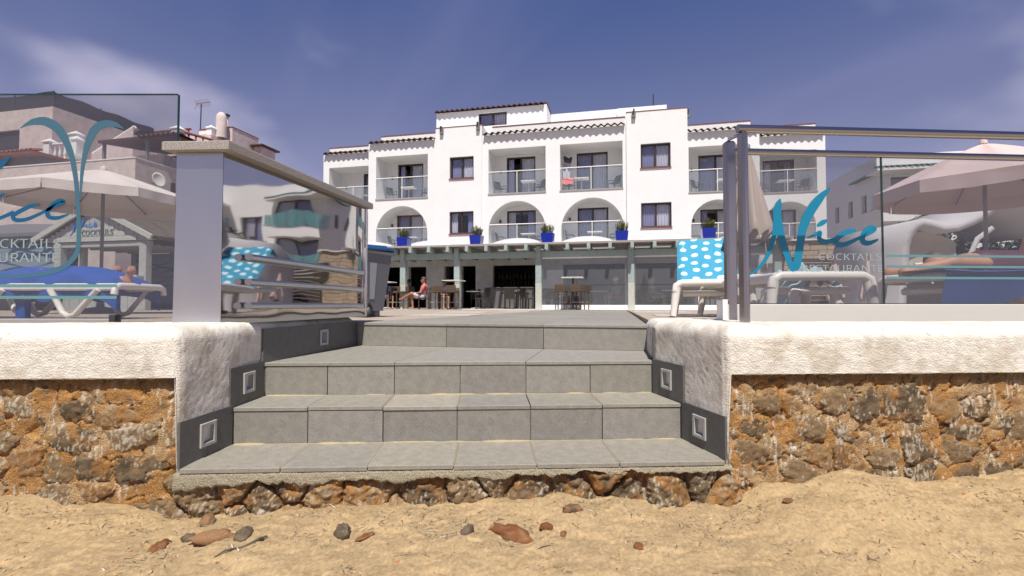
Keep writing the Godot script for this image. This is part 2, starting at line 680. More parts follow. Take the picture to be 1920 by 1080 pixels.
func sand_and_sea() -> void:
	var g := Geo.new(true)
	var f := func(i: int, j: int) -> Vector3:
		var s := -2.75 + 5.7 * i / 920.0
		var d := 1.5 + 0.9 * j / 150.0
		return sp(s, sand_height(s, d), d)
	var c := func(i: int, j: int) -> Color:
		var s := -2.75 + 5.7 * i / 920.0
		var d := 1.5 + 0.9 * j / 150.0
		var t := fine.get_noise_2d(s * 6.0 + 7.0, d * 8.0) * 0.5 + 0.5
		var k := Color(0.86, 0.85, 0.80).lerp(Color(1.06, 1.03, 1.0), t)
		var damp := smoothstep(0.30, 0.6, fine.get_noise_2d(s * 3.1, d * 14.0 + 9.0))
		return k.lerp(Color(0.72, 0.66, 0.58), damp * 0.6)
	g.sheet(920, 150, f, c)
	g.col = Color(0.93, 0.91, 0.88)
	for q in [[-14.0, -2.75, 0.2, 2.4, 150, 30], [2.95, 14.0, 0.2, 2.4, 150, 30], [-2.75, 2.95, 0.2, 1.5, 110, 24]]:
		var mid := func(i: int, j: int) -> Vector3:
			var s: float = lerpf(q[0], q[1], float(i) / q[4])
			var d: float = lerpf(q[2], q[3], float(j) / q[5])
			return sp(s, sand_height(s, d), d)
		g.sheet(q[4], q[5], mid)
	var far := func(i: int, j: int) -> Vector3:
		var x := -400.0 + 800.0 * i / 40.0
		var z: float = [-2.35, -0.9, 0.5, 2.0, 6.0, 12.0, 22.0, 40.0][j]
		return Vector3(x, [-0.90, -0.88, -0.88, -0.9, -0.95, -1.1, -1.5, -2.4][j], z)
	g.sheet(40, 7, far)
	tag(obj("sand", g, mats.sand), "", "", "", "structure")
	var w := Geo.new()
	w.quad(Vector3(-1500, -1.6, 2500), Vector3(1500, -1.6, 2500), Vector3(1500, -1.6, 20), Vector3(-1500, -1.6, 20))
	tag(obj("sea", w, mats.sea), "", "", "", "structure")


func floor_y(d: float) -> float:
	return -0.1 * clampf((d - 3.8) / 15.9, 0.0, 1.0)


func terrace() -> void:
	var g := Geo.new()
	# the ground everything stands on, out to the horizon
	var far := func(i: int, j: int) -> Vector3:
		return sp(-600.0 + 1200.0 * i, -0.35, [4.4, 900.0][j])
	g.sheet(1, 1, far)
	tag(obj("ground", g, mats.paving), "", "", "", "structure")
	for side in [[-60.0, -2.16, 0.0], [0.22, 60.0, 0.03]]:
		g = Geo.new()
		var ds := [2.97, 3.79, 3.82, 8.0, 12.0, 18.1, 19.7, 45.0] if side[0] > 0 else [-13.0, 2.2, 3.82, 8.0, 12.0, 19.7, 45.0]
		for k in ds.size() - 1:
			var y := []
			var u := []
			for q in 2:
				var d: float = ds[k + q]
				y.append(floor_y(d) + side[2] * (1.0 - smoothstep(8.0, 19.0, d)))
				# the paving ends behind the coping of the sea wall
				var edge := (d * 0.9664 - 2.72) / 0.2571
				u.append([-60.0, minf(edge, -2.16)] if side[0] < 0 else [0.22 if d > 3.8 else 0.70, clampf(edge, 0.71, 60.0)])
			g.quad(hp(u[0][0], y[0], ds[k]), hp(u[0][1], y[0], ds[k]), hp(u[1][1], y[1], ds[k + 1]), hp(u[1][0], y[1], ds[k + 1]))
			if ds[k] > 3.8:
				var ue: float = side[1] if side[0] < -10 else side[0]
				g.quad(hp(ue, y[0], ds[k]), hp(ue, y[1], ds[k + 1]), hp(ue, y[1] - 0.2, ds[k + 1]), hp(ue, y[0] - 0.2, ds[k]))
		tag(obj("terrace_pavement", g, mats.paving), "", "", "", "structure")
	# grey tiled path from the steps to the restaurant
	var path := Node3D.new()
	path.position = hp(-0.97, 0, 3.8)
	path.rotation.y = HOTEL_YAW
	hang(path, "path", self)
	tag(path, "", "", "", "structure")
	g = Geo.new()
	g.quad(Vector3(-1.19, -0.012, 0.0), Vector3(1.19, -0.012, 0.0), Vector3(1.19, -0.112, -15.6), Vector3(-1.19, -0.112, -15.6))
	obj("bedding", g, mats.grout, path)
	for r in 20:
		for c in 3:
			var d0 := 0.0 if r else -0.007
			var y0 := floor_y(3.8 + r * 0.785)
			var y1 := floor_y(3.8 + (r + 1) * 0.785)
			var x0 := -1.185 + c * 0.787
			g = Geo.new()
			slab(g, [Vector3(x0, y0, -r * 0.785 - d0), Vector3(x0 + 0.783, y0, -r * 0.785 - d0), Vector3(x0 + 0.783, y1, -(r + 1) * 0.785 + 0.004), Vector3(x0, y1, -(r + 1) * 0.785 + 0.004)], Vector3(0, -0.02, 0), 0.003)
			obj("paving_tile", g, toned(mats.grey_tile_worn), path)
	# a few paler patches in the paving
	for p in [[-3.35, 10.4, 0.55, 0.7], [-2.6, 7.2, 0.5, 0.6], [0.75, 9.8, 0.5, 0.9], [-2.75, 13.2, 0.4, 0.8], [0.9, 6.2, 0.5, 0.5]]:
		var y: float = floor_y(p[1]) + (0.036 if p[0] > 0 else 0.006)
		g = Geo.new()
		g.quad(Vector3(-p[2], 0, p[3]), Vector3(p[2], 0, p[3]), Vector3(p[2], 0, -p[3]), Vector3(-p[2], 0, -p[3]))
		var o := obj("pavement_patch", g, mats.pale_paving, self, hp(p[0], y, p[1]))
		o.rotation.y = HOTEL_YAW
		tag(o, "", "", "", "structure")


# a slab under four corners, its upper edges cut by bevel
func slab(g: Geo, p: Array, down: Vector3, bevel := 0.003) -> void:
	var mid: Vector3 = (p[0] + p[1] + p[2] + p[3]) / 4.0
	var inner := []
	var n := -down.normalized()
	for k in 4:
		var v: Vector3 = mid - p[k]
		v -= n * v.dot(n)
		inner.append(p[k] + v.normalized() * bevel * 1.4)
	g.quad(inner[0], inner[1], inner[2], inner[3])
	for k in 4:
		var k2 := (k + 1) % 4
		var lo0: Vector3 = p[k] - n * bevel
		var lo1: Vector3 = p[k2] - n * bevel
		g.quad(lo0, lo1, inner[k2], inner[k])
		g.quad(p[k] + down, p[k2] + down, lo1, lo0)
	g.quad(p[3] + down, p[2] + down, p[1] + down, p[0] + down)


func to_step(p: Vector3) -> Vector3:
	return step_basis.inverse() * p


func steps() -> void:
	var st := thing("beach_steps", "grey tiled stone steps climbing from the sand to the terrace between white cheek walls", "steps", Vector3.ZERO, STEP_YAW)
	var y1 := -0.577
	var y2 := -0.385
	var y3 := -0.19
	var joints1 := [-1.385, -0.942, -0.553, -0.163, 0.22, 0.606, 1.108]
	var joints2 := [-1.345, -0.96, -0.566, -0.172, 0.222, 0.614, 1.048]
	var joints3 := [-1.330, -0.966, -0.57, -0.176, 0.222, 0.616, 0.999]
	var l3 := to_step(hp(-2.16, 0, 3.8))
	var r3 := to_step(hp(0.21, 0, 3.8))
	# concrete core
	var g := Geo.new()
	g.box(Vector3(-0.14, y1 - 0.16, -3.26), Vector3(2.46, 0.28, 1.74))
	g.box(Vector3(-0.15, y2 - 0.125, -3.3), Vector3(2.37, 0.2, 1.17))
	g.box(Vector3(-0.15, y3 - 0.12, -3.6), Vector3(2.3, 0.19, 1.12))
	obj("concrete_core", g, mats.grout, st)
	var gap := 0.0022
	for k in 6:
		g = Geo.new()
		var lift := rng.randf_range(-0.002, 0.002)
		slab(g, [Vector3(joints1[k] + gap, y1 + lift, -2.305 + rng.randf_range(-0.003, 0.003)), Vector3(joints1[k + 1] - gap, y1 + lift, -2.305), Vector3(joints1[k + 1] - gap, y1 + lift, -2.70), Vector3(joints1[k] + gap, y1 + lift, -2.70)], Vector3(0, -0.02, 0), 0.003)
		obj("tread_tile", g, toned(mats.dusty_tile), st)
		g = Geo.new()
		var out := rng.randf_range(0.0, 0.004)
		slab(g, [Vector3(joints2[k] + gap, y1 + 0.002, -2.695 + out), Vector3(joints2[k + 1] - gap, y1 + 0.002, -2.695 + out), Vector3(joints2[k + 1] - gap, y2 - 0.023, -2.695 + out), Vector3(joints2[k] + gap, y2 - 0.023, -2.695 + out)], Vector3(0, 0, -0.012), 0.0015)
		obj("riser_tile", g, toned(mats.grey_tile), st)
		g = Geo.new()
		lift = rng.randf_range(-0.002, 0.002)
		slab(g, [Vector3(joints2[k] + gap, y2 + lift, -2.688 + rng.randf_range(-0.002, 0.002)), Vector3(joints2[k + 1] - gap, y2 + lift, -2.688), Vector3(joints3[k + 1] - gap, y2 + lift, -3.03), Vector3(joints3[k] + gap, y2 + lift, -3.03)], Vector3(0, -0.02, 0), 0.003)
		obj("tread_tile", g, toned(mats.dusty_tile if k % 3 else mats.grey_tile_worn), st)
		g = Geo.new()
		out = rng.randf_range(0.0, 0.004)
		slab(g, [Vector3(joints3[k] + gap, y2 + 0.002, -3.026 + out), Vector3(joints3[k + 1] - gap, y2 + 0.002, -3.026 + out), Vector3(joints3[k + 1] - gap, y3 - 0.023, -3.026 + out), Vector3(joints3[k] + gap, y3 - 0.023, -3.026 + out)], Vector3(0, 0, -0.012), 0.0015)
		obj("riser_tile", g, toned(mats.grey_tile), st)
	for k in range(1, 6):
		box_obj("grout_joint", Vector3(joints1[k], y1 - 0.006, -2.505), Vector3(0.0034, 0.008, 0.385), mats.damp_sand, st)
		if k in [2, 3, 5]:
			box_obj("grout_joint", Vector3((joints2[k] + joints3[k]) / 2, y2 - 0.006, -2.86), Vector3(0.0034, 0.008, 0.32), mats.damp_sand, st, 0.0, Basis(Vector3.UP, -(joints3[k] - joints2[k]) / 0.34))
	# sand blown into the corners of the two lower treads
	for q in [[y1, -2.692, joints2, 0.035], [y2, -3.022, joints3, 0.02]]:
		g = Geo.new(true)
		var drift := func(i: int, j: int) -> Vector3:
			var s: float = lerpf(q[2][0] + 0.01, q[2][6] - 0.01, i / 160.0)
			var w: float = q[3] * maxf(0.02, 0.15 + 1.3 * fine.get_noise_2d(s * 3.5, q[0] * 9.0))
			return Vector3(s, q[0] + 0.0015 + (0.007 * w / q[3]) * (1.0 - j / 4.0) * (1.0 - j / 4.0) - (0.004 if j == 4 else 0.0), q[1] + w * j / 4.0)
		g.sheet(160, 4, drift)
		obj("blown_sand", g, mats.damp_sand, st)
	var front := [-1.335, -0.567, 0.22, 1.0]
	for k in 3:
		var u0 := -2.16 + k * 0.79
		var b0 := to_step(hp(u0 + 0.002, y3, 3.81))
		var b1 := to_step(hp(u0 + 0.788, y3, 3.81))
		g = Geo.new()
		slab(g, [Vector3(front[k] + gap, y3, -3.019), Vector3(front[k + 1] - gap, y3, -3.019), b1, b0], Vector3(0, -0.02, 0), 0.003)
		obj("tread_tile", g, toned(mats.grey_tile_worn), st)
		var r0 := to_step(hp(u0 + 0.002, 0, 3.80))
		var r1 := to_step(hp(u0 + 0.788, 0, 3.80))
		var y_lo := Vector3(0, y3 + 0.002, 0)
		var y_hi := Vector3(0, -0.023, 0)
		var back := to_step(hp(0, 0, 0.012))
		g = Geo.new()
		slab(g, [r0 + y_lo, r1 + y_lo, r1 + y_hi, r0 + y_hi], back, 0.0015)
		obj("riser_tile", g, toned(mats.grey_tile), st)
	# the tiles of the two cheeks, with the pockets of the step lights cut out
	var names := [["lowest", "left"], ["middle", "left"], ["topmost", "left"], ["lowest", "right"], ["middle", "right"], ["topmost", "right"]]
	var lights := [
		[Vector3(-1.390, 0, -2.315), Vector3(-1.347, 0, -2.69), y1, y2 + 0.012, 0.49],
		[Vector3(-1.352, 0, -2.675), Vector3(-1.331, 0, -3.02), y2, y3 + 0.012, 0.5],
		[Vector3(-1.335, 0, -3.005), l3, y3, 0.012, 0.56],
		[Vector3(1.05, 0, -2.69), Vector3(1.112, 0, -2.315), y1, y2 + 0.012, 0.46],
		[Vector3(1.0, 0, -3.02), Vector3(1.055, 0, -2.675), y2, y3 + 0.012, 0.5],
		[r3, Vector3(1.003, 0, -3.005), y3, 0.012, 0.5]]
	for n in 6:
		var l: Array = lights[n]
		var a: Vector3 = l[0]
		var x: Vector3 = (l[1] - a).normalized()
		var b := Basis(x, Vector3.UP, x.cross(Vector3.UP))
		var w: float = (l[1] - a).length()
		var h: float = l[3] - l[2]
		var cx: float = w * l[4]
		var hw := 0.046
		var hy := 0.046
		var cy := h * 0.52
		for half in 2:
			g = Geo.new()
			var x0 := 0.0 if half == 0 else cx + 0.001
			var x1 := cx - 0.001 if half == 0 else w
			var hx0 := cx - hw if half == 0 else cx + 0.001
			var hx1 := cx - 0.001 if half == 0 else cx + hw
			var solid0 := x0 if half == 0 else hx1
			var solid1 := hx0 if half == 0 else x1
			g.box(Vector3((solid0 + solid1) / 2, h / 2, -0.006), Vector3(solid1 - solid0, h, 0.012))
			g.box(Vector3((hx0 + hx1) / 2, (cy - hy) / 2, -0.006), Vector3(hx1 - hx0, cy - hy, 0.012))
			g.box(Vector3((hx0 + hx1) / 2, (h + cy + hy) / 2, -0.006), Vector3(hx1 - hx0, h - cy - hy, 0.012))
			var o := obj("cheek_tile", g, toned(mats.dark_tile), st)
			o.transform = Transform3D(b, a + Vector3(0, l[2], 0))
		var lamp := thing("step_light", "%s of the three square white recessed lights in the %s cheek of the steps" % [names[n][0], names[n][1]], "step light", Vector3.ZERO, 0.0, "lights set in the sides of the steps")
		lamp.transform = Transform3D(step_basis) * Transform3D(b.scaled_local(Vector3(0.84, 0.86, 1.0)), a + x * cx + Vector3(0, l[2] + cy, 0))
		g = Geo.new()
		var o2 := [0.068, 0.066]
		var inn := [0.044, 0.046]
		for sd in [[-1, 0], [1, 0], [0, -1], [0, 1]]:
			if sd[0]:
				g.box(Vector3(sd[0] * (o2[0] + inn[0]) / 2, 0, 0.004), Vector3(o2[0] - inn[0], o2[1] * 2, 0.009), 0.002)
			else:
				g.box(Vector3(0, sd[1] * (o2[1] + inn[1]) / 2, 0.004), Vector3(inn[0] * 2 - 0.001, o2[1] - inn[1], 0.008), 0.002)
		obj("frame", g, mats.step_light_grey, lamp)
		g = Geo.new()
		var q := [Vector3(-0.044, -0.046, 0.0), Vector3(0.044, -0.046, 0.0), Vector3(0.044, 0.046, 0.0), Vector3(-0.044, 0.046, 0.0)]
		var i := [Vector3(-0.026, -0.018, -0.032), Vector3(0.026, -0.018, -0.032), Vector3(0.026, 0.030, -0.040), Vector3(-0.026, 0.030, -0.040)]
		g.quad(i[0], i[1], i[2], i[3])
		for k in 4:
			var k2 := (k + 1) % 4
			g.quad(q[k], q[k2], i[k2], i[k])
		obj("reflector", g, mats.bin_light, lamp)
		for k in 4:
			g = Geo.new(true)
			g.lathe([Vector2(0.003, 0.0), Vector2(0.0028, 0.0012), Vector2(0, 0.0015)], 8, Vector3((1 if k & 1 else -1) * 0.057, (1 if k & 2 else -1) * 0.057, 0.0085), Basis(Vector3.RIGHT, PI / 2))
			obj("screw", g, mats.grey_metal, lamp)
	# rough bed of mortar under the lowest tread
	g = Geo.new(true)
	var bed := func(i: int, j: int) -> Vector3:
		var s := -1.41 + 2.55 * i / 300.0
		var bottom := -0.655 + fine.get_noise_2d(s * 4.0, 3.0) * 0.03 + fine.get_noise_2d(s * 22.0, 8.0) * 0.014 + 0.035 * smoothstep(-1.0, 1.1, s)
		bottom -= 0.012 * smoothstep(-1.0, -1.3, s)
		var t: float = [0.0, 0.0, 0.1, 0.25, 0.4, 0.55, 0.7, 0.82, 0.92, 1.0, 1.0][j]
		var y := lerpf(-0.599, bottom, t)
		var d: float = [2.40, 2.312, 2.306, 2.303, 2.301, 2.299, 2.297, 2.296, 2.298, 2.306, 2.40][j]
		return Vector3(s, y, -d + fine.get_noise_3d(s * 40.0, y * 40.0, 2.0) * 0.006)
	g.col = Color(0.46, 0.41, 0.30)
	g.sheet(300, 10, bed)
	obj("mortar_bed", g, mats.mortar, st)


# ---- rubble walls -------------------------------------------------------------------------------------------------

func stone_colour(p: Vector3, kind: int, k: float) -> Color:
	var dark := Color(0.16, 0.112, 0.062)
	var grey := Color(0.34, 0.245, 0.145)
	var ochre := Color(0.56, 0.28, 0.085)
	var tan := Color(0.52, 0.35, 0.18)
	var t := fine.get_noise_3dv(p * 14.0 + Vector3(k, 0, 0)) * 0.5 + 0.5
	var c := dark.lerp(grey, smoothstep(0.3, 0.75, t))
	if kind == 1:
		c = ochre.lerp(tan, smoothstep(0.3, 0.7, t))
	elif kind == 2:
		c = c.lerp(ochre, smoothstep(0.45, 0.7, fine.get_noise_3dv(p * 7.0 + Vector3(0, k, 0)) * 0.5 + 0.5))
	elif kind == 3:
		c = c.lerp(tan, 0.6)
	var lime := fine.get_noise_3d(p.x * 60.0 + k, p.y * 26.0, p.z * 30.0)
	lime += 0.6 * fine.get_noise_2d(p.x * 4.0, p.y * 4.0 + 20.0)
	return c.lerp(Color(0.80, 0.72, 0.58), smoothstep(0.24, 0.36, lime) * (0.95 if kind != 1 else 0.6))


# one stone: a rough face whose outline keeps away from its neighbours; local x right, y up, z out of the wall
func stone_mesh(at: Vector2, radii: Array, depth: float, kind: int, k: float, cell: float, rough: float) -> ArrayMesh:
	var g := Geo.new(true)
	var n := radii.size()
	var lo := Vector2.ZERO
	var hi := Vector2.ZERO
	for a in n:
		var p: Vector2 = Vector2(cos(TAU * a / n), sin(TAU * a / n)) * radii[a]
		lo = lo.min(p)
		hi = hi.max(p)
	lo -= Vector2.ONE * cell
	hi += Vector2.ONE * cell
	var nx := int((hi.x - lo.x) / cell) + 1
	var ny := int((hi.y - lo.y) / cell) + 1
	var tilt := Vector2(rng.randf_range(-0.15, 0.15), rng.randf_range(-0.18, 0.12))
	var pos := []
	var col := []
	var inside := []
	for i in nx + 1:
		for j in ny + 1:
			var p := lo + Vector2(i, j) * cell
			var t := fposmod(p.angle(), TAU) / TAU * n
			var k0 := int(t) % n
			var r := lerpf(radii[k0], radii[(k0 + 1) % n], t - floorf(t))
			var w := at + p
			var q := p.length() / r + broad.get_noise_2d(w.x * 50.0, w.y * 50.0) * 0.06
			var z := depth * pow(maxf(1.0 - pow(q, 4.0), 0.0), 0.6)
			var crack := absf(fine.get_noise_2d(w.x * 8.0 + k, w.y * 10.0)) * 2.0
			var facet := broad.get_noise_2d(w.x * 16.0 + k, w.y * 16.0)
			z += ((crack - 0.4) * 0.012 + facet * 0.010) * rough + fine.get_noise_2d(w.x * 60.0, w.y * 60.0 + k) * 0.0035 + p.dot(tilt)
			if q > 1.0:
				z = -0.012 - minf((q - 1.0) * 0.2, 0.03)
			pos.append(Vector3(p.x, p.y, z))
			col.append(stone_colour(Vector3(w.x, w.y, z), kind, k))
			inside.append(q < 1.25)
	var w1 := ny + 1
	for i in nx:
		for j in ny:
			var v := [i * w1 + j, (i + 1) * w1 + j, (i + 1) * w1 + j + 1, i * w1 + j + 1]
			if not (inside[v[0]] or inside[v[2]]):
				continue
			for m in [2, 1, 0, 3, 2, 0]:
				g.col = col[v[m]]
				g.put(pos[v[m]])
	return g.mesh()


func stones_in(parent: Node3D, seeds: Array, face_d: float, rmax: float, gap: float, depth: float, kinds: Array, lo: Vector2, hi: Vector2, cell := 0.0055) -> void:
	var n := 36
	for i in seeds.size():
		var here: Vector2 = seeds[i]
		var radii := []
		var own_max := rmax * rng.randf_range(0.6, 1.25)
		var k := rng.randf() * 50.0
		var lean := rng.randf_range(-0.5, 0.5)
		for a in n:
			var ang := TAU * a / n
			var dir := Vector2(cos(ang), sin(ang))
			var r := own_max * (1.25 - (0.55 if depth < 0.03 else 0.25) * absf(sin(ang - lean)))
			r *= 1.0 + 0.45 * fine.get_noise_2d(cos(ang) * 1.6 + k, sin(ang) * 1.6)
			for j in seeds.size():
				if j == i:
					continue
				var v: Vector2 = seeds[j] - here
				var along := dir.dot(v)
				if along > 0.001:
					r = minf(r, v.length_squared() / (2.0 * along) - gap)
			r *= 1.0 + 0.16 * fine.get_noise_2d(cos(ang) * 5.0 + k * 3.0, sin(ang) * 5.0 + k)
			if dir.y > 0.01:
				r = minf(r, (hi.y - here.y) / dir.y)
			if dir.x > 0.01:
				r = minf(r, (hi.x - here.x) / dir.x)
			elif dir.x < -0.01:
				r = minf(r, (lo.x - here.x) / dir.x)
			radii.append(maxf(r, 0.010))
		var kind: int = kinds[rng.randi() % kinds.size()]
		var o := obj("stone", stone_mesh(here, radii, depth * rng.randf_range(0.6, 1.3), kind, k, cell, 0.45 if depth < 0.03 else 1.0), mats.rock, parent)
		o.position = Vector3(here.x, here.y, -face_d)


func mortar_face(parent: Node3D, s0: float, s1: float, y0: float, y1: float, d: float, cell: float) -> void:
	var g := Geo.new(true)
	var crack := FastNoiseLite.new()
	crack.seed = 17
	crack.frequency = 4.5
	crack.noise_type = FastNoiseLite.TYPE_SIMPLEX_SMOOTH
	crack.fractal_octaves = 3
	var nu := int((s1 - s0) / cell)
	var nv := int((y1 - y0) / cell)
	var f := func(i: int, j: int) -> Vector3:
		var s := lerpf(s0, s1, float(i) / nu)
		var y := lerpf(y0, y1, float(j) / nv)
		var z := fine.get_noise_2d(s * 6.0, y * 6.0 + 4.0) * 0.011 + broad.get_noise_2d(s * 30.0, y * 30.0) * 0.003
		z -= smoothstep(0.34, 0.5, absf(fine.get_noise_2d(s * 4.0 + 50.0, y * 5.0))) * 0.012
		z -= 0.012 * smoothstep(0.055, 0.0, absf(crack.get_noise_2d(s, y)))
		return Vector3(s, y, -d + z)
	var c := func(i: int, j: int) -> Color:
		var s := lerpf(s0, s1, float(i) / nu)
		var y := lerpf(y0, y1, float(j) / nv)
		var t := fine.get_noise_2d(s * 7.0 + 13.0, y * 7.0) * 0.5 + 0.5
		var k := Color(0.50, 0.25, 0.075).lerp(Color(0.66, 0.37, 0.13), t)
		k = k.lerp(Color(0.64, 0.46, 0.26), smoothstep(-0.05, 0.3, fine.get_noise_2d(s * 3.5 + 40.0, y * 4.5)) * 0.8)
		k = k.lerp(Color(0.30, 0.21, 0.125), smoothstep(0.2, 0.4, fine.get_noise_2d(s * 9.0, y * 9.0 + 70.0)) * 0.8)
		k = k.lerp(Color(0.13, 0.075, 0.03), smoothstep(0.04, 0.0, absf(crack.get_noise_2d(s, y))) * 0.8)
		# splashes and runs of lime wash under the coping
		var lime := fine.get_noise_2d(s * 46.0, y * 7.0) + 0.55 * fine.get_noise_2d(s * 4.5 + 5.0, y * 5.0)
		k = k.lerp(Color(0.82, 0.74, 0.60), smoothstep(0.30, 0.44, lime) * 0.95)
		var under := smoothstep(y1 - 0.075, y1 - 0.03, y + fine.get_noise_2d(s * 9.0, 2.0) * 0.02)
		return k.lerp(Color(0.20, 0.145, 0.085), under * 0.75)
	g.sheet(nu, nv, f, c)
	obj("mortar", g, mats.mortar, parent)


# the rounded concrete coping: along the front, round the corner and back along the cheek of the steps
func coping(parent: Node3D, side: float, line: Array, far: float) -> void:
	var g := Geo.new(true)
	var c0: Vector2 = line[0]
	var r := 0.028
	var stations := []
	var n := int(absf(far - c0.x) / 0.012)
	for i in n:
		var s := lerpf(far, c0.x + side * r, float(i) / n)
		stations.append([0, s, 2.30])
	for i in 6:
		stations.append([1, float(i) / 5.0 * PI / 2, 0.0])
	for k in line.size() - 1:
		var a: Vector2 = line[k]
		var b: Vector2 = line[k + 1]
		var m := int((b - a).length() / 0.012)
		for i in range(0 if k else 3, m + (1 if k == line.size() - 2 else 0)):
			var p := a.lerp(b, float(i) / m)
			stations.append([2, p.x, p.y])
	var prof := []
	for q in 53:
		prof.append([0.0, q / 52.0])
	for k in range(1, 9):
		var a := PI / 2 * k / 8.0
		prof.append([0.07 * (1 - cos(a)), 1.0 + sin(a)])
	for o in [0.09, 0.11, 0.14, 0.18, 0.22, 0.27, 0.33, 0.40, 0.48]:
		prof.append([o, 2.0])
	prof.append([0.50, 0.5])
	var pos := func(i: int, j: int) -> Vector3:
		var st: Array = stations[i]
		var o: float = prof[j][0]
		var yt := 0.062
		var yb := -0.172
		var p: Vector2
		if st[0] == 0:
			var s: float = st[1]
			var inner := c0.x + side * o
			p = Vector2(minf(s, inner) if side < 0 else maxf(s, inner), st[2] + o)
		elif st[0] == 1:
			var cc := Vector2(c0.x + side * r, 2.30 + r)
			if o < r:
				var dir := Vector2(-side * sin(st[1]), -cos(st[1]))
				p = cc + dir * (r - o)
			else:
				p = Vector2(c0.x + side * o, 2.30 + o)
			yb = lerpf(-0.172, -0.64, smoothstep(0.3, 1.0, st[1]))
		else:
			p = Vector2(st[1] + side * o, maxf(st[2], 2.30 + o))
			yb = -0.64
			yt -= 0.012 * smoothstep(3.0, 4.0, st[2])
		var t: float = prof[j][1]
		var y := 0.0
		if t <= 1.0:
			y = lerpf(yb, yt - 0.07, t)
		else:
			y = yt - 0.07 + 0.07 * (t - 1.0)
		if o >= 0.5:
			y = -0.05
		var v := Vector3(p.x, y, -p.y)
		var lump := broad.get_noise_3d(v.x * 3.0, v.y * 3.0, v.z * 3.0) * 0.006 - 0.003 + broad.get_noise_3d(v.x * 32.0, v.y * 32.0, v.z * 32.0) * 0.0017
		if j == 0:
			lump += fine.get_noise_3d(v.x * 20.0, 4.0, v.z * 20.0) * 0.01
		return v + Vector3(0, lump * 0.8 if t > 1.0 else (lump * 0.6 if j == 0 else 0.0), lump if st[0] < 2 else 0.0) + Vector3(-side * lump if st[0] > 0 else 0.0, 0, 0)
	var cf := func(i: int, j: int) -> Color:
		var v: Vector3 = pos.call(i, j)
		var k := Color.WHITE
		var pit := fine.get_noise_3d(v.x * 70.0, v.y * 70.0, v.z * 70.0)
		k = k.lerp(Color(0.52, 0.40, 0.30), smoothstep(0.46, 0.62, pit) * 0.8)
		k = k.lerp(Color(0.82, 0.79, 0.74), smoothstep(0.0, 0.4, fine.get_noise_3d(v.x * 5.0, v.y * 5.0, v.z * 5.0)))
		return k
	g.sheet(stations.size() - 1, prof.size() - 1, pos, cf)
	# underside, back to the wall
	var n2 := stations.size() - 1
	var under := func(i: int, j: int) -> Vector3:
		var v: Vector3 = pos.call(i, 0)
		return v + (Vector3(0, 0.004, -0.06) if j == 0 else Vector3.ZERO)
	var last := n + 2
	g.col = Color(0.8, 0.75, 0.68)
	g.sheet(mini(last, n2), 1, under)
	obj("coping", g, mats.stucco_cap, parent)


func wall_seeds(s0: float, s1: float, y0: float, y1: float, dx: float, dy: float, keep: float) -> Array:
	var out := []
	var rows := int((y1 - y0) / dy)
	for r in rows:
		var x := s0 + rng.randf() * dx
		while x < s1:
			if rng.randf() < keep:
				out.append(Vector2(x + rng.randf_range(-0.2, 0.2) * dx, y0 + (r + 0.5 + rng.randf_range(-0.22, 0.22)) * dy))
			x += dx * rng.randf_range(0.8, 1.3)
	return out


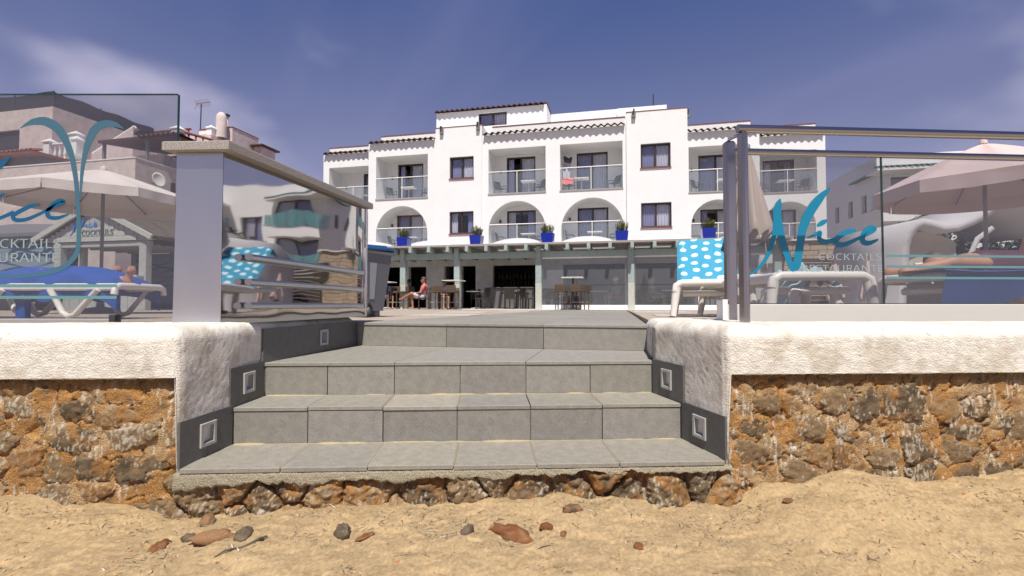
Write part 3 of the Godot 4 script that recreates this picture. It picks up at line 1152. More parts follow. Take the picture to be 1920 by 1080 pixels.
func walls() -> void:
	for side in [-1.0, 1.0]:
		var w := thing("retaining_wall", "ochre rubble wall with rounded white coping, %s of the steps, below the glass" % ("left" if side < 0 else "right"), "wall", Vector3.ZERO, STEP_YAW, "retaining walls beside the beach steps")
		var near := -1.41 if side < 0 else 1.135
		var a := near if side > 0 else -3.3
		var b := 3.4 if side > 0 else near
		mortar_face(w, a, b, -0.95, -0.165, 2.333, 0.007)
		mortar_face(w, -14.0 if side < 0 else 3.4, -3.3 if side < 0 else 14.0, -0.95, -0.165, 2.333, 0.04)
		var more := wall_seeds(-6.5 if side < 0 else 3.45, -3.35 if side < 0 else 6.5, -0.86, -0.20, 0.19, 0.13, 0.8)
		stones_in(w, more, 2.339, 0.11, 0.003, 0.013, [0, 2, 2, 1, 3], Vector2(-20, -2), Vector2(20, -0.185), 0.014)
		var seeds := wall_seeds(a + 0.07, b - 0.07, -0.86, -0.20, 0.165, 0.118, 0.85)
		stones_in(w, seeds, 2.338, 0.105, 0.003, 0.013, [0, 2, 2, 2, 1, 3, 3, 1], Vector2(a + 0.02, -2), Vector2(b - 0.02, -0.185))
		if side < 0:
			coping(w, side, [Vector2(-1.393, 2.30), Vector2(-1.358, 2.7), Vector2(-1.346, 3.03), Vector2(-1.14, 4.25)], -14.0)
		else:
			coping(w, side, [Vector2(1.118, 2.30), Vector2(1.064, 2.69), Vector2(1.012, 3.03), Vector2(1.19, 3.75)], 14.0)
	var base := thing("rubble_footing", "dark rough boulders packed under the lowest tread of the beach steps", "wall", Vector3.ZERO, STEP_YAW)
	var g2 := Geo.new(true)
	var back := func(i: int, j: int) -> Vector3:
		var s := -1.52 + 2.78 * i / 160.0
		var y := -0.60 - 0.38 * j / 24.0
		return Vector3(s, y, -2.346 + fine.get_noise_2d(s * 16.0, y * 16.0) * 0.016)
	var bc := func(i: int, j: int) -> Color:
		var s := -1.52 + 2.78 * i / 160.0
		return Color(0.42, 0.22, 0.075).lerp(Color(0.24, 0.15, 0.08), fine.get_noise_2d(s * 6.0, j * 0.2) * 0.5 + 0.5)
	g2.sheet(160, 24, back, bc)
	obj("mortar", g2, mats.mortar, base)
	var seeds := []
	var x := -1.44
	while x < 1.14:
		var big := rng.randf_range(0.17, 0.29)
		seeds.append(Vector2(x + big / 2, -0.735 + rng.randf_range(-0.02, 0.02)))
		if rng.randf() < 0.45:
			seeds.append(Vector2(x + rng.randf() * 0.03, -0.665 + rng.randf_range(-0.012, 0.012)))
		if rng.randf() < 0.3:
			seeds.append(Vector2(x + rng.randf() * 0.05, -0.83))
		x += big
	stones_in(base, seeds, 2.345, 0.21, 0.003, 0.040, [0, 2, 2, 3, 3, 2, 1, 3, 1], Vector2(-1.47, -2), Vector2(1.20, -0.615))


# ---- the white hotel ----------------------------------------------------------------------------------------------

var origin := Vector3(-4, 0, 26)


# a place in the hotel frame, seen from the base of the building at hand
func hl(u: float, y: float, d: float) -> Vector3:
	return Vector3(u - origin.x, y - origin.y, origin.z - d)


func building(called: String, label: String, category: String, u: float, y: float, d: float) -> Node3D:
	origin = Vector3(u, y, d)
	return thing(called, label, category, hp(u, y, d), HOTEL_YAW)


func csg_block(parent: Node3D, called: String, u0: float, u1: float, y0: float, y1: float, d0: float, d1: float, m: Material) -> CSGBox3D:
	var b := CSGBox3D.new()
	b.size = Vector3(u1 - u0, y1 - y0, d1 - d0)
	b.material = m
	hang(b, called, parent)
	b.position = hl((u0 + u1) / 2, (y0 + y1) / 2, (d0 + d1) / 2)
	return b


func cut_box(b: CSGBox3D, u0: float, u1: float, y0: float, y1: float, d0: float, d1: float) -> void:
	var c := CSGBox3D.new()
	c.operation = CSGShape3D.OPERATION_SUBTRACTION
	c.size = Vector3(u1 - u0, y1 - y0, d1 - d0)
	c.material = b.material
	b.add_child(c)
	c.position = hl((u0 + u1) / 2, (y0 + y1) / 2, (d0 + d1) / 2) - b.position


func cut_arch(b: CSGBox3D, u0: float, u1: float, y0: float, y1: float, d0: float, d1: float) -> void:
	var r := (u1 - u0) / 2
	var pts := PackedVector2Array([Vector2(-r, y0), Vector2(r, y0)])
	for k in 29:
		var a := PI * k / 28.0
		pts.append(Vector2(cos(a) * r, y1 - r + sin(a) * r))
	var c := CSGPolygon3D.new()
	c.operation = CSGShape3D.OPERATION_SUBTRACTION
	c.polygon = pts
	c.depth = d1 - d0
	c.material = b.material
	b.add_child(c)
	c.position = hl((u0 + u1) / 2, 0, d0) - b.position


func curtain_mesh(w: float, h: float, waves: float) -> ArrayMesh:
	var g := Geo.new(true)
	var k := rng.randf() * 9.0
	var f := func(i: int, j: int) -> Vector3:
		var x := w * (i / 40.0 - 0.5)
		return Vector3(x, h * j / 3.0, sin(x * waves * TAU + k + sin(x * 7.0 + k)) * 0.035 * (1.0 - 0.15 * j))
	g.sheet(40, 3, f)
	return g.mesh()


# a framed opening of two leaves; open leaves one half to the dark room
func glazing(parent: Node3D, called: String, u0: float, u1: float, y0: float, y1: float, d: float, style: int) -> void:
	var w := u1 - u0
	var h := y1 - y0
	var fr := Geo.new()
	var t := 0.075
	for x in [-w / 2 + t / 2, w / 2 - t / 2, 0.0]:
		fr.box(Vector3(x, h / 2, 0), Vector3(t, h - 2 * t - 0.004, 0.09), 0.006)
	for y in [t / 2, h - t / 2]:
		fr.box(Vector3(0, y, 0.001), Vector3(w, t, 0.094), 0.006)
	var o := obj(called, fr, mats.brown_frame if style != 3 else mats.light_brown_frame, parent, hl((u0 + u1) / 2, y0, d))
	var half := w / 2 - t * 1.5
	for k in 2:
		var x := (k - 0.5) * (w / 2 - t * 0.5)
		if style == 1 and k == 0:
			obj("curtain", curtain_mesh(half * 0.42, h - 2 * t, 9.0), mats.blue_curtain, o, Vector3(x - half * 0.28, t, -0.14))
			continue
		box_obj("pane", Vector3(x, h / 2, -0.01), Vector3(half, h - 2 * t - 0.006, 0.012), mats.window_glass, o)
		var cw := half * (1.0 if style != 2 else 0.55)
		obj("curtain", curtain_mesh(cw, h - 2 * t, 7.5), mats.curtain if (style + k) % 3 else mats.blue_curtain, o, Vector3(x + (half - cw) * (0.5 if k else -0.5), t, -0.14))
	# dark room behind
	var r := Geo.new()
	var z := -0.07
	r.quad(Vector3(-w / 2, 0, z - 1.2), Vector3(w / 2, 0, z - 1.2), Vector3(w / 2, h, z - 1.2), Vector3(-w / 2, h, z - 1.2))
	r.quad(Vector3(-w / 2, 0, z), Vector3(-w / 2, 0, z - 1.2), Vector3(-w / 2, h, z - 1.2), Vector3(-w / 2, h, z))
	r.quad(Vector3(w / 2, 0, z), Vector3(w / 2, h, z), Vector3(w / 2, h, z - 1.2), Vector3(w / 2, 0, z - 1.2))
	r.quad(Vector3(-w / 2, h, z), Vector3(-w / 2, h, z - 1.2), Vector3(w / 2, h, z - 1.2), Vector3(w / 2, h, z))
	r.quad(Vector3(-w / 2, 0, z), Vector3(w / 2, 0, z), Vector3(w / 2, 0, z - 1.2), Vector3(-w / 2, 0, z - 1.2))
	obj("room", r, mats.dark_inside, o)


func balcony_rail(parent: Node3D, u0: float, u1: float, floor_level: float, rail: float, d: float) -> void:
	var g := Geo.new(true)
	g.tube([Vector3(u0 - u0 + 0.0, 0, 0), Vector3(u1 - u0, 0, 0)], 0.028, 8)
	g.tube([Vector3((u1 - u0) / 2, floor_level - rail + 0.0, 0), Vector3((u1 - u0) / 2, -0.01, 0)], 0.024, 8)
	var o := obj("balcony_rail", g, mats.white_paint, parent, hl(u0, rail, d))
	for k in 2:
		var w := (u1 - u0) / 2
		box_obj("glass_pane", Vector3(w * (k + 0.5), (floor_level - rail) / 2 - 0.02, -0.02), Vector3(w - 0.08, rail - floor_level - 0.14, 0.012), mats.balcony_glass, o)


func tile_row(parent: Node3D, u0: float, u1: float, y: float, d: float, m: Material, mesh: Mesh, pitch: float) -> void:
	var n := int(round((u1 - u0) / pitch))
	var step := (u1 - u0) / n
	for k in n:
		var o := obj("roof_tile", mesh, m, parent, hl(u0 + (k + 0.5) * step, y + rng.randf_range(-0.008, 0.008), d + rng.randf_range(-0.01, 0.01)))
		o.scale = Vector3(step / pitch * 1.0, 1, 1)


func roof_tile_mesh(pitch: float, length: float) -> ArrayMesh:
	var g := Geo.new(true)
	var f := func(i: int, j: int) -> Vector3:
		var x := pitch * (i / 10.0 - 0.5)
		var wave := 0.055 * cos(x / pitch * TAU)
		var z := [0.0, 0.0, -length, -length, 0.0][j] as float
		var up := [0.0, 0.032, 0.032, 0.0, 0.0][j] as float
		return Vector3(x * 1.02, wave + up - z * 0.22, z + 0.24)
	g.sheet(10, 4, f)
	return g.mesh()


func hotel() -> void:
	var h := building("hotel", "white three storey hotel with arched balconies, brown framed windows and dark tiled eaves", "building", -4, 0, 26)
	var w: Material = mats.white_wall
	var rt := roof_tile_mesh(0.345, 0.5)
	# [u0, u1, front, top of the wall, parapet from, parapet to, parapet top, balconies, arches, windows]
	var blocks := [
		[-18.1, -14.2, 27.6, 9.42, -17.9, -14.25, 9.84, [[-17.7, -14.45, -16.15, -14.75, 1]], [[-16.6, -14.3, -15.9, -14.7, 0]], []],
		[-14.2, -10.05, 26.1, 9.36, -13.6, -10.15, 9.78, [[-13.72, -10.55, -13.05, -11.42, 1]], [[-13.7, -10.56, -13.1, -11.44, 3]], []],
		[-10.05, -7.36, 26.0, 9.94, 0, 0, 0, [], [], [[-9.22, -7.83, 7.05, 8.26, 0], [-9.22, -7.83, 3.98, 5.21, 2]]],
		[-7.36, 0.36, 26.1, 9.37, -6.88, 0.3, 9.83, [[-7.01, -3.85, -6.32, -4.65, 1], [-3.08, 0.17, -2.32, -0.62, 0]], [[-7.0, -3.86, -6.3, -4.63, 2], [-3.02, 0.2, -2.28, -0.6, 0]], []],
		[0.36, 3.36, 26.0, 9.98, 0, 0, 0, [], [], [[1.07, 2.54, 7.06, 8.3, 0], [1.07, 2.56, 4.01, 5.26, 0]]],
		[3.36, 7.2, 28.0, 9.38, 3.4, 6.86, 9.8, [[3.66, 6.58, 4.37, 6.22, 0]], [[3.76, 6.5, 4.45, 6.2, 1]], []],
		[7.2, 10.68, 29.0, 9.2, 7.6, 10.35, 9.74, [[7.42, 10.26, 7.98, 9.62, 2]], [[7.62, 10.16, 8.24, 9.68, 0]], []]]
	for b in blocks:
		var d: float = b[2]
		var c := csg_block(h, "facade_wall", b[0], b[1], 2.3, b[3], d, d + 9.0, w)
		var up := 6.13
		var down := 3.22
		var ceil_y := 8.58 if d < 28.5 else 8.34
		for k in b[7]:
			cut_box(c, k[0], k[1], up, ceil_y, d - 0.2, d + 1.45)
			cut_box(c, k[2], k[3], up - 0.002, ceil_y - 0.08, d + 1.3, d + 3.2)
			glazing(h, "balcony_door", k[2], k[3], up, ceil_y - 0.08, d + 1.55, k[4])
			balcony_rail(h, k[0], k[1], up, 7.33, d + 0.06)
			box_obj("balcony_lamp", hl(k[0] + 0.35, up + 1.55, d + 1.41), Vector3(0.1, 0.16, 0.1), mats.grey_metal, h, 0.02)
			box_obj("slab_edge", hl((k[0] + k[1]) / 2, up - 0.03, d + 0.02), Vector3(k[1] - k[0] + 0.05, 0.07, 0.12), mats.slab_edge, h)
		for k in b[8]:
			cut_arch(c, k[0], k[1], down, 5.68 if d < 28.5 else 5.6, d - 0.2, d + 1.45)
			cut_box(c, k[2], k[3], down - 0.002, 5.42, d + 1.3, d + 3.2)
			glazing(h, "balcony_door", k[2], k[3], down, 5.42, d + 1.55, k[4])
			balcony_rail(h, k[0], k[1], down, 4.43, d + 0.06)
			box_obj("balcony_lamp", hl(k[0] + 0.32, down + 1.6, d + 1.41), Vector3(0.1, 0.16, 0.1), mats.dark_metal, h, 0.02)
		for k in b[9]:
			cut_box(c, k[0], k[1], k[2], k[3], d - 0.2, d + 2.0)
			glazing(h, "window", k[0], k[1], k[2], k[3], d + 0.16, k[4])
			box_obj("window_sill", hl((k[0] + k[1]) / 2, k[2] - 0.025, d - 0.01), Vector3(k[1] - k[0] + 0.06, 0.05, 0.1), mats.clay_cap, h, 0.005)
		if b[6] > 0:
			box_obj("parapet", hl((b[4] + b[5]) / 2, (b[3] + b[6]) / 2 + 0.05, d + 0.5), Vector3(b[5] - b[4], b[6] - b[3] + 0.1, 0.3), w, h)
			box_obj("parapet_cap", hl((b[4] + b[5]) / 2, b[6] + 0.115, d + 0.5), Vector3(b[5] - b[4] + 0.04, 0.035, 0.36), mats.clay_cap, h)
			tile_row(h, b[0] + 0.1, b[1] - 0.08, b[3] + 0.02, d, mats.roof_tile, rt, 0.345)
		else:
			box_obj("parapet_cap", hl((b[0] + b[1]) / 2, b[3] + 0.02, d + 0.14), Vector3(b[1] - b[0] + 0.03, 0.035, 0.32), mats.clay_cap, h)
	# penthouse and the parapets behind
	var p := csg_block(h, "penthouse_wall", -11.55, -4.35, 9.2, 12.42, 30.0, 36.0, mats.white_wall)
	cut_box(p, -8.72, -6.88, 11.35, 12.2, 29.5, 32.0)
	glazing(h, "window", -8.72, -6.88, 11.35, 12.2, 30.15, 0)
	tile_row(h, -11.6, -4.5, 12.44, 30.0, mats.roof_tile, rt, 0.345)
	box_obj("penthouse_roof", hl(-7.95, 12.58, 33.2), Vector3(7.2, 0.16, 5.9), mats.roof_tile, h)
	box_obj("upper_parapet", hl(-1.9, 11.0, 32.2), Vector3(5.0, 3.1, 0.3), w, h)
	box_obj("upper_parapet", hl(1.4, 11.0, 32.0), Vector3(3.0, 3.0, 0.3), w, h)
	box_obj("roof_slab", hl(-3.0, 9.25, 34.0), Vector3(12.0, 0.2, 8.0), w, h)
	var mast := Geo.new(true)
	mast.tube([Vector3.ZERO, Vector3(0, 0.9, 0)], 0.035, 6)
	obj("mast", mast, mats.dark_metal, h, hl(2.12, 12.4, 32.0))
	# wall lamps on the towers
	for k in [[-9.67, 9.72, 25.9, "left end of the left hotel tower"], [-7.56, 9.8, 25.9, "right end of the left hotel tower"], [0.74, 9.82, 25.9, "left end of the right hotel tower"], [3.42, 9.7, 26.2, "outer side of the right hotel tower"]]:
		var l := thing("wall_lamp", "small grey floodlight box at the %s, under the parapet" % k[3], "wall lamp", hp(k[0], k[1], k[2]), HOTEL_YAW, "floodlights high on the hotel")
		box_obj("housing", Vector3(0, 0.0, -0.02), Vector3(0.19, 0.34, 0.16), mats.grey_metal, l, 0.02)
		box_obj("bracket", Vector3(0, 0.2, 0.02), Vector3(0.08, 0.1, 0.28), mats.dark_metal, l)
	# round lamps and hooks by the balcony doors are too small to read: left out


func metal_chair() -> Node3D:
	var c := thing("balcony_chair", "x", "chair", Vector3.ZERO, 0.0, "chairs on the hotel balconies")
	var m: Material = mats.dark_metal
	for sx in [-1, 1]:
		for sz in [-1, 1]:
			var g := Geo.new(true)
			g.tube([Vector3(sx * 0.25, 0, sz * 0.23), Vector3(sx * 0.23, 0.42 if sz < 0 else 0.62, sz * 0.2)], 0.016, 6)
			obj("leg", g, m, c)
		var a := Geo.new(true)
		a.tube([Vector3(sx * 0.24, 0.62, 0.2), Vector3(sx * 0.25, 0.63, -0.1), Vector3(sx * 0.22, 0.62, -0.22)], 0.018, 6)
		obj("armrest", a, m, c)
	box_obj("seat", Vector3(0, 0.43, 0), Vector3(0.46, 0.03, 0.44), m, c, 0.008)
	box_obj("backrest", Vector3(0, 0.68, -0.25), Vector3(0.44, 0.42, 0.02), m, c, 0.006, Basis(Vector3.RIGHT, -0.2))
	return c


func balcony_table() -> Node3D:
	var t := thing("balcony_table", "x", "table", Vector3.ZERO, 0.0, "tables on the hotel balconies")
	box_obj("tabletop", Vector3(0, 0.73, 0), Vector3(0.8, 0.035, 0.6), mats.white_paint, t, 0.01)
	var g := Geo.new(true)
	g.tube([Vector3(0, 0.03, 0), Vector3(0, 0.71, 0)], 0.03, 8)
	obj("stem", g, mats.aluminium, t)
	g = Geo.new(true)
	g.lathe([Vector2(0.22, 0), Vector2(0.22, 0.02), Vector2(0.04, 0.04)], 14)
	obj("base", g, mats.aluminium, t)
	return t


func hotel_terrace() -> void:
	var where := {
		"top balcony at the hotel's far left": [-16.9, -15.6, -15.2, 6.13, 28.3],
		"top balcony just left of the left tower": [-13.15, -10.95, -12.0, 6.13, 26.9],
		"top balcony just right of the left tower": [-6.55, -4.3, -4.9, 6.13, 26.9],
		"top balcony just left of the right tower": [-2.7, -0.25, -2.0, 6.13, 26.9],
		"top balcony just right of the right tower": [4.2, 6.1, 5.6, 6.13, 28.8],
		"top balcony at the hotel's far right": [7.8, 9.8, 8.9, 6.13, 29.8],
		"arched balcony left of the left tower": [-13.0, -10.95, -11.8, 3.22, 26.9],
		"arched balcony right of the left tower": [-6.5, -4.25, -4.9, 3.22, 26.9],
		"arched balcony left of the right tower": [-2.6, -0.3, -1.3, 3.22, 26.9],
		"arched balcony right of the right tower": [4.1, 6.1, 5.2, 3.22, 28.8]}
	var chair: Node3D = null
	var table: Node3D = null
	for k in where:
		var v: Array = where[k]
		for n in 2:
			var label := "dark armchair on the %s of the %s" % [["left", "right"][n], k]
			var yaw: float = HOTEL_YAW + ([0.9, -0.8][n] if v[3] > 4 else [1.5, -1.5][n])
			if chair == null:
				chair = metal_chair()
				chair.position = hp(v[n], v[3], v[4])
				chair.rotation.y = yaw
				chair.set_meta("label", label)
			else:
				copy(chair, label, hp(v[n], v[3], v[4]), yaw)
		var tl := "small white topped table on the %s" % k
		if table == null:
			table = balcony_table()
			table.position = hp(v[2], v[3], v[4] - 0.1)
			table.rotation.y = HOTEL_YAW
			table.set_meta("label", tl)
		else:
			copy(table, tl, hp(v[2], v[3], v[4] - 0.1), HOTEL_YAW)
	# washing on one balcony
	var g := Geo.new(true)
	var f := func(i: int, j: int) -> Vector3:
		var x := -0.3 + 0.6 * i / 12.0
		var a: float = [0.0, 0.25, 0.5, 0.75, 1.0, 1.25][j]
		return Vector3(x, 0.78 - absf(a - 0.4) * 0.5 + 0.03 * sin(x * 14.0), 0.22 * a + 0.03 * sin(x * 19.0 + a * 4.0))
	g.sheet(12, 5, f)
	mat("coral_cloth", 0.62, 0.16, 0.14, 0.95)
	mat("grey_cloth", 0.42, 0.43, 0.50, 0.95)
	var o := obj("towel", g, mats.coral_cloth, self, hp(-2.75, 6.15, 26.6))
	tag(o, "coral pink towel thrown over a chair on the hotel balcony", "towel")
	g = Geo.new(true)
	var f2 := func(i: int, j: int) -> Vector3:
		var x := -0.22 + 0.44 * i / 10.0
		return Vector3(x * (1.0 - 0.2 * j / 6.0), -0.9 * j / 6.0, 0.05 * sin(x * 22.0 + j * 0.5))
	g.sheet(10, 6, f2)
	o = obj("hanging_shirt", g, mats.grey_cloth, self, hp(-2.8, 7.75, 26.75))
	o.rotation.y = HOTEL_YAW
	tag(o, "pale grey garment hung above the coral towel on the hotel balcony", "shirt")
	g = Geo.new(true)
	g.tube([Vector3(-0.2, 0, 0), Vector3(-0.1, -0.2, 0.05), Vector3(0.1, -0.25, 0.0), Vector3(0.2, -0.05, 0)], [0.05, 0.16, 0.16, 0.05], 8)
	o = obj("beach_bag", g, mats.dark_metal, self, hp(-2.72, 8.1, 26.7))
	o.rotation.y = HOTEL_YAW
	tag(o, "black and white bag hanging at the left wall of the hotel balcony", "bag")


func restaurant() -> void:
	var r := thing("restaurant", "open fronted restaurant under a pale green timber pergola at the foot of the hotel", "restaurant", hp(-4, -0.1, 19.7), HOTEL_YAW)
	var l := func(u: float, y: float, d: float) -> Vector3:
		return Vector3(u + 4.0, y + 0.1, 19.7 - d)
	var bx := func(called: String, u0: float, u1: float, y0: float, y1: float, d0: float, d1: float, m: Material, bevel := 0.0) -> void:
		box_obj(called, l.call((u0 + u1) / 2, (y0 + y1) / 2, (d0 + d1) / 2), Vector3(u1 - u0, y1 - y0, d1 - d0), m, r, bevel)
	bx.call("floor_slab", -17.0, 6.0, -0.4, -0.085, 19.35, 30.0, mats.white_paint)
	# the roof leaves an opening under each skylight
	bx.call("roof", -17.0, 6.0, 2.46, 2.535, 19.15, 20.5, mats.stone_slab)
	bx.call("roof", -17.0, 6.0, 2.46, 2.535, 22.1, 26.0, mats.stone_slab)
	var from := -17.0
	for u in [-11.3, -8.35, -4.35, -1.33, 1.75, 5.0]:
		bx.call("roof", from, u - 1.15, 2.46, 2.534, 20.501, 22.099, mats.stone_slab)
		from = u + 1.15
	bx.call("beam", -17.0, 5.9, 1.99, 2.23, 19.6, 19.78, mats.driftwood_paint, 0.01)
	for u in [-12.2, -9.03, -6.62, -3.19, 0.42, 5.6]:
		bx.call("post_foot", u - 0.125, u + 0.125, -0.085, 0.95, 19.575, 19.80, mats.worn_paint, 0.01)
		bx.call("post", u - 0.122, u + 0.122, 0.95, 1.99, 19.578, 19.80, mats.driftwood_paint, 0.01)
		bx.call("post_head", u - 0.1, u + 0.1, 1.95, 2.44, 19.50, 19.595, mats.driftwood_paint, 0.01)
	bx.call("mullion", 2.86, 2.98, -0.085, 1.99, 19.62, 19.74, mats.white_paint)
	var k := 0
	while k < 28:
		var u := -16.6 + k * 0.812
		bx.call("rafter", u - 0.065, u + 0.065, 2.235, 2.455, 19.06, 23.4, mats.driftwood_paint, 0.012)
		k += 1
	# glazed bays
	for b in [[-3.06, 0.29], [0.55, 2.85], [2.99, 5.47]]:
		bx.call("bottom_rail", b[0], b[1], -0.085, 0.085, 19.64, 19.72, mats.white_paint, 0.006)
		bx.call("top_rail", b[0], b[1], 1.93, 1.985, 19.65, 19.71, mats.white_paint)
		bx.call("lower_pane", b[0] + 0.01, b[1] - 0.01, 0.087, 0.86, 19.672, 19.684, mats.shop_glass)
		bx.call("upper_pane", b[0] + 0.01, b[1] - 0.01, 0.872, 1.928, 19.672, 19.684, mats.shop_glass)
	# inner wall with its dark openings, and the room behind
	for s in [[-17.0, -12.0], [-10.92, -10.51], [-9.56, -8.6], [-8.03, -7.68], [-6.96, -6.09], [-3.97, -2.66], [0.22, 0.72], [3.3, 6.0]]:
		bx.call("inner_wall", s[0], s[1], -0.085, 2.0, 23.5, 23.8, mats.inner_wall)
	bx.call("inner_lintel", -17.0, 6.0, 2.001, 2.46, 23.52, 23.8, mats.inner_wall)
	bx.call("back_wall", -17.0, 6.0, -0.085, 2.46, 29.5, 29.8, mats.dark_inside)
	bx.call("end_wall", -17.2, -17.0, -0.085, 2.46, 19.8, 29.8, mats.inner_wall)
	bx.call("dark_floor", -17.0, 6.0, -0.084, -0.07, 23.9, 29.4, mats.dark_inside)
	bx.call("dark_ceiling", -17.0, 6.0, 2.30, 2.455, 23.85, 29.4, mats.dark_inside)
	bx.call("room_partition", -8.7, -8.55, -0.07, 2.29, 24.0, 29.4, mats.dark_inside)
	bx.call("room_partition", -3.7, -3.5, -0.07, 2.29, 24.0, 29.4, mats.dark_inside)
	bx.call("bar_counter", -6.06, -4.0, -0.084, 0.86, 22.7, 23.3, mats.slab_edge, 0.02)
	bx.call("counter_top", -6.12, -3.95, 0.862, 0.90, 22.62, 23.38, mats.stone_slab, 0.01)
	# stone faced end wall
	var e := thing("stone_end_wall", "sandy wall of narrow stone courses at the right end of the restaurant", "wall", hp(7.1, -0.1, 21.0), HOTEL_YAW)
	box_obj("core", Vector3(0, 1.33, -0.5), Vector3(1.9, 2.66, 0.9), mats.grout, e)
	var rows := 14
	for q in rows:
		var x := -0.96
		while x < 0.94:
			var bw := minf(rng.randf_range(0.28, 0.6), 0.96 - x)
			var tone := rng.randf_range(0.0, 1.0)
			box_obj("stone", Vector3(x + bw / 2, (q + 0.5) * 0.19, -0.04 + rng.randf_range(-0.012, 0.012)), Vector3(bw - 0.012, 0.178, 0.1), mat("sandstone_%d" % int(tone * 3), 0.40 + 0.06 * tone, 0.31 + 0.06 * tone, 0.22 + 0.06 * tone, 0.9), e, 0.012)
			x += bw
	box_obj("coping", Vector3(0.05, 2.69, -0.5), Vector3(2.2, 0.06, 1.2), mats.white_paint, e)
	# skylight domes on the roof
	var names := ["behind the wheelie bin", "between the first two blue pots from the left", "between the second and third blue pots from the left", "between the third and fourth blue pots from the left", "before the right hotel tower", "right of the last blue pot"]
	var us := [-11.3, -8.35, -4.35, -1.33, 1.75, 5.0]
	for n in 6:
		var s := thing("skylight", "white domed skylight on the roof, %s" % names[n], "skylight", hp(us[n], 2.535, 21.3), HOTEL_YAW, "domed skylights on the restaurant roof")
		for part in [["kerb", 2.7, 1.9, 0.0, 0.12, 0.18], ["rim", 2.45, 1.72, 0.121, 0.05, 0.13]]:
			var fr := Geo.new()
			for sg in [-1, 1]:
				fr.box(Vector3(sg * (part[1] - part[5]) / 2, part[3] + part[4] / 2, 0), Vector3(part[5], part[4], part[2]), 0.015)
				fr.box(Vector3(0, part[3] + part[4] / 2, sg * (part[2] - part[5]) / 2), Vector3(part[1] - 2 * part[5], part[4] - 0.002, part[5]), 0.015)
			obj(part[0], fr, mats.white_paint, s)
		var g := Geo.new(true)
		var f := func(i: int, j: int) -> Vector3:
			var x := i / 12.0 * 2.0 - 1.0
			var z := j / 12.0 * 2.0 - 1.0
			return Vector3(x * 1.12, 0.17 + 0.30 * pow(maxf((1 - pow(absf(x), 2.2)) * (1 - pow(absf(z), 2.2)), 0.0), 0.7), z * 0.78)
		g.sheet(12, 12, f)
		obj("dome", g, mats.dome_acrylic, s)
	# blue pots along the roof edge
	var pot: Node3D = null
	var pl := ["leftmost, under the leftmost full arch", "below the left tower's windows", "below the gap between the two middle arches", "just left of the right tower", "right of the right tower, near the steel posts"]
	us = [-9.04, -5.81, -2.83, 0.08, 3.25]
	for n in 5:
		var at := hp(us[n], 2.536, 19.75)
		var label := "cobalt blue planter with spiky shrub, %s" % pl[n]
		pot = thing("plant_pot", label, "planter", at, HOTEL_YAW, "blue planters on the restaurant roof")
		var g := Geo.new()
		var b := 0.21
		var t := 0.25
		for q in 4:
			var bs := Basis(Vector3.UP, q * PI / 2)
			g.quad(bs * Vector3(-b, 0, b), bs * Vector3(b, 0, b), bs * Vector3(t, 0.42, t), bs * Vector3(-t, 0.42, t))
			g.quad(bs * Vector3(-t, 0.42, t), bs * Vector3(t, 0.42, t), bs * Vector3(t - 0.03, 0.42, t - 0.03), bs * Vector3(-t + 0.03, 0.42, t - 0.03))
		obj("pot", g, mats.blue_glaze, pot)
		box_obj("soil", Vector3(0, 0.37, 0), Vector3(0.44, 0.02, 0.44), mats.wood_bark, pot)
		obj("shrub", spiky_shrub(0.24, 0.5, 26, 40 + n), mats.leaf, pot, Vector3(0, 0.38, 0))


# upright sprigs, each a stem with whorls of narrow leaves
func spiky_shrub(r: float, h: float, sprigs: int, s: int) -> ArrayMesh:
	var g := Geo.new()
	var rr := RandomNumberGenerator.new()
	rr.seed = s
	for i in sprigs:
		var a := rr.randf() * TAU
		var q := sqrt(rr.randf()) * r
		var base := Vector3(cos(a) * q * 0.8, 0, sin(a) * q * 0.8)
		var top := Vector3(cos(a) * q * 1.1, h * rr.randf_range(0.65, 1.05) * (1.0 - 0.3 * q / r), sin(a) * q * 1.1)
		g.col = Color(0.05, 0.06, 0.02)
		g.tube([base, top], [0.008, 0.004], 4, 1.0, false)
		for k in 26:
			var t := rr.randf_range(0.15, 1.0)
			var p := base.lerp(top, t)
			var b := rr.randf() * TAU
			var out := Vector3(cos(b), rr.randf_range(0.5, 1.2), sin(b)).normalized() * rr.randf_range(0.06, 0.1)
			var side := out.cross(Vector3.UP).normalized() * 0.011
			var tone := rr.randf()
			g.col = Color(0.075, 0.105, 0.018).lerp(Color(0.20, 0.20, 0.045), tone * t)
			g.tri(p + side, p - side, p + out)
			g.tri(p + side * 0.9 + out * 0.2, p + out * 0.6 + Vector3(0, 0.012, 0), p + out)
	return g.mesh()


# ---- neighbours ---------------------------------------------------------------------------------------------------

func hbox(parent: Node3D, called: String, u0: float, u1: float, y0: float, y1: float, d0: float, d1: float, m: Material, bevel := 0.0) -> MeshInstance3D:
	return box_obj(called, hl((u0 + u1) / 2, (y0 + y1) / 2, (d0 + d1) / 2), Vector3(u1 - u0, y1 - y0, d1 - d0), m, parent, bevel)


func baluster_mesh(h: float) -> ArrayMesh:
	var g := Geo.new(true)
	var p := []
	for k in [[0.0, 0.07], [0.08, 0.07], [0.1, 0.045], [0.18, 0.05], [0.35, 0.085], [0.5, 0.06], [0.65, 0.04], [0.85, 0.05], [0.9, 0.07], [1.0, 0.07]]:
		p.append(Vector2(k[1], k[0] * h))
	g.lathe(p, 10)
	return g.mesh()


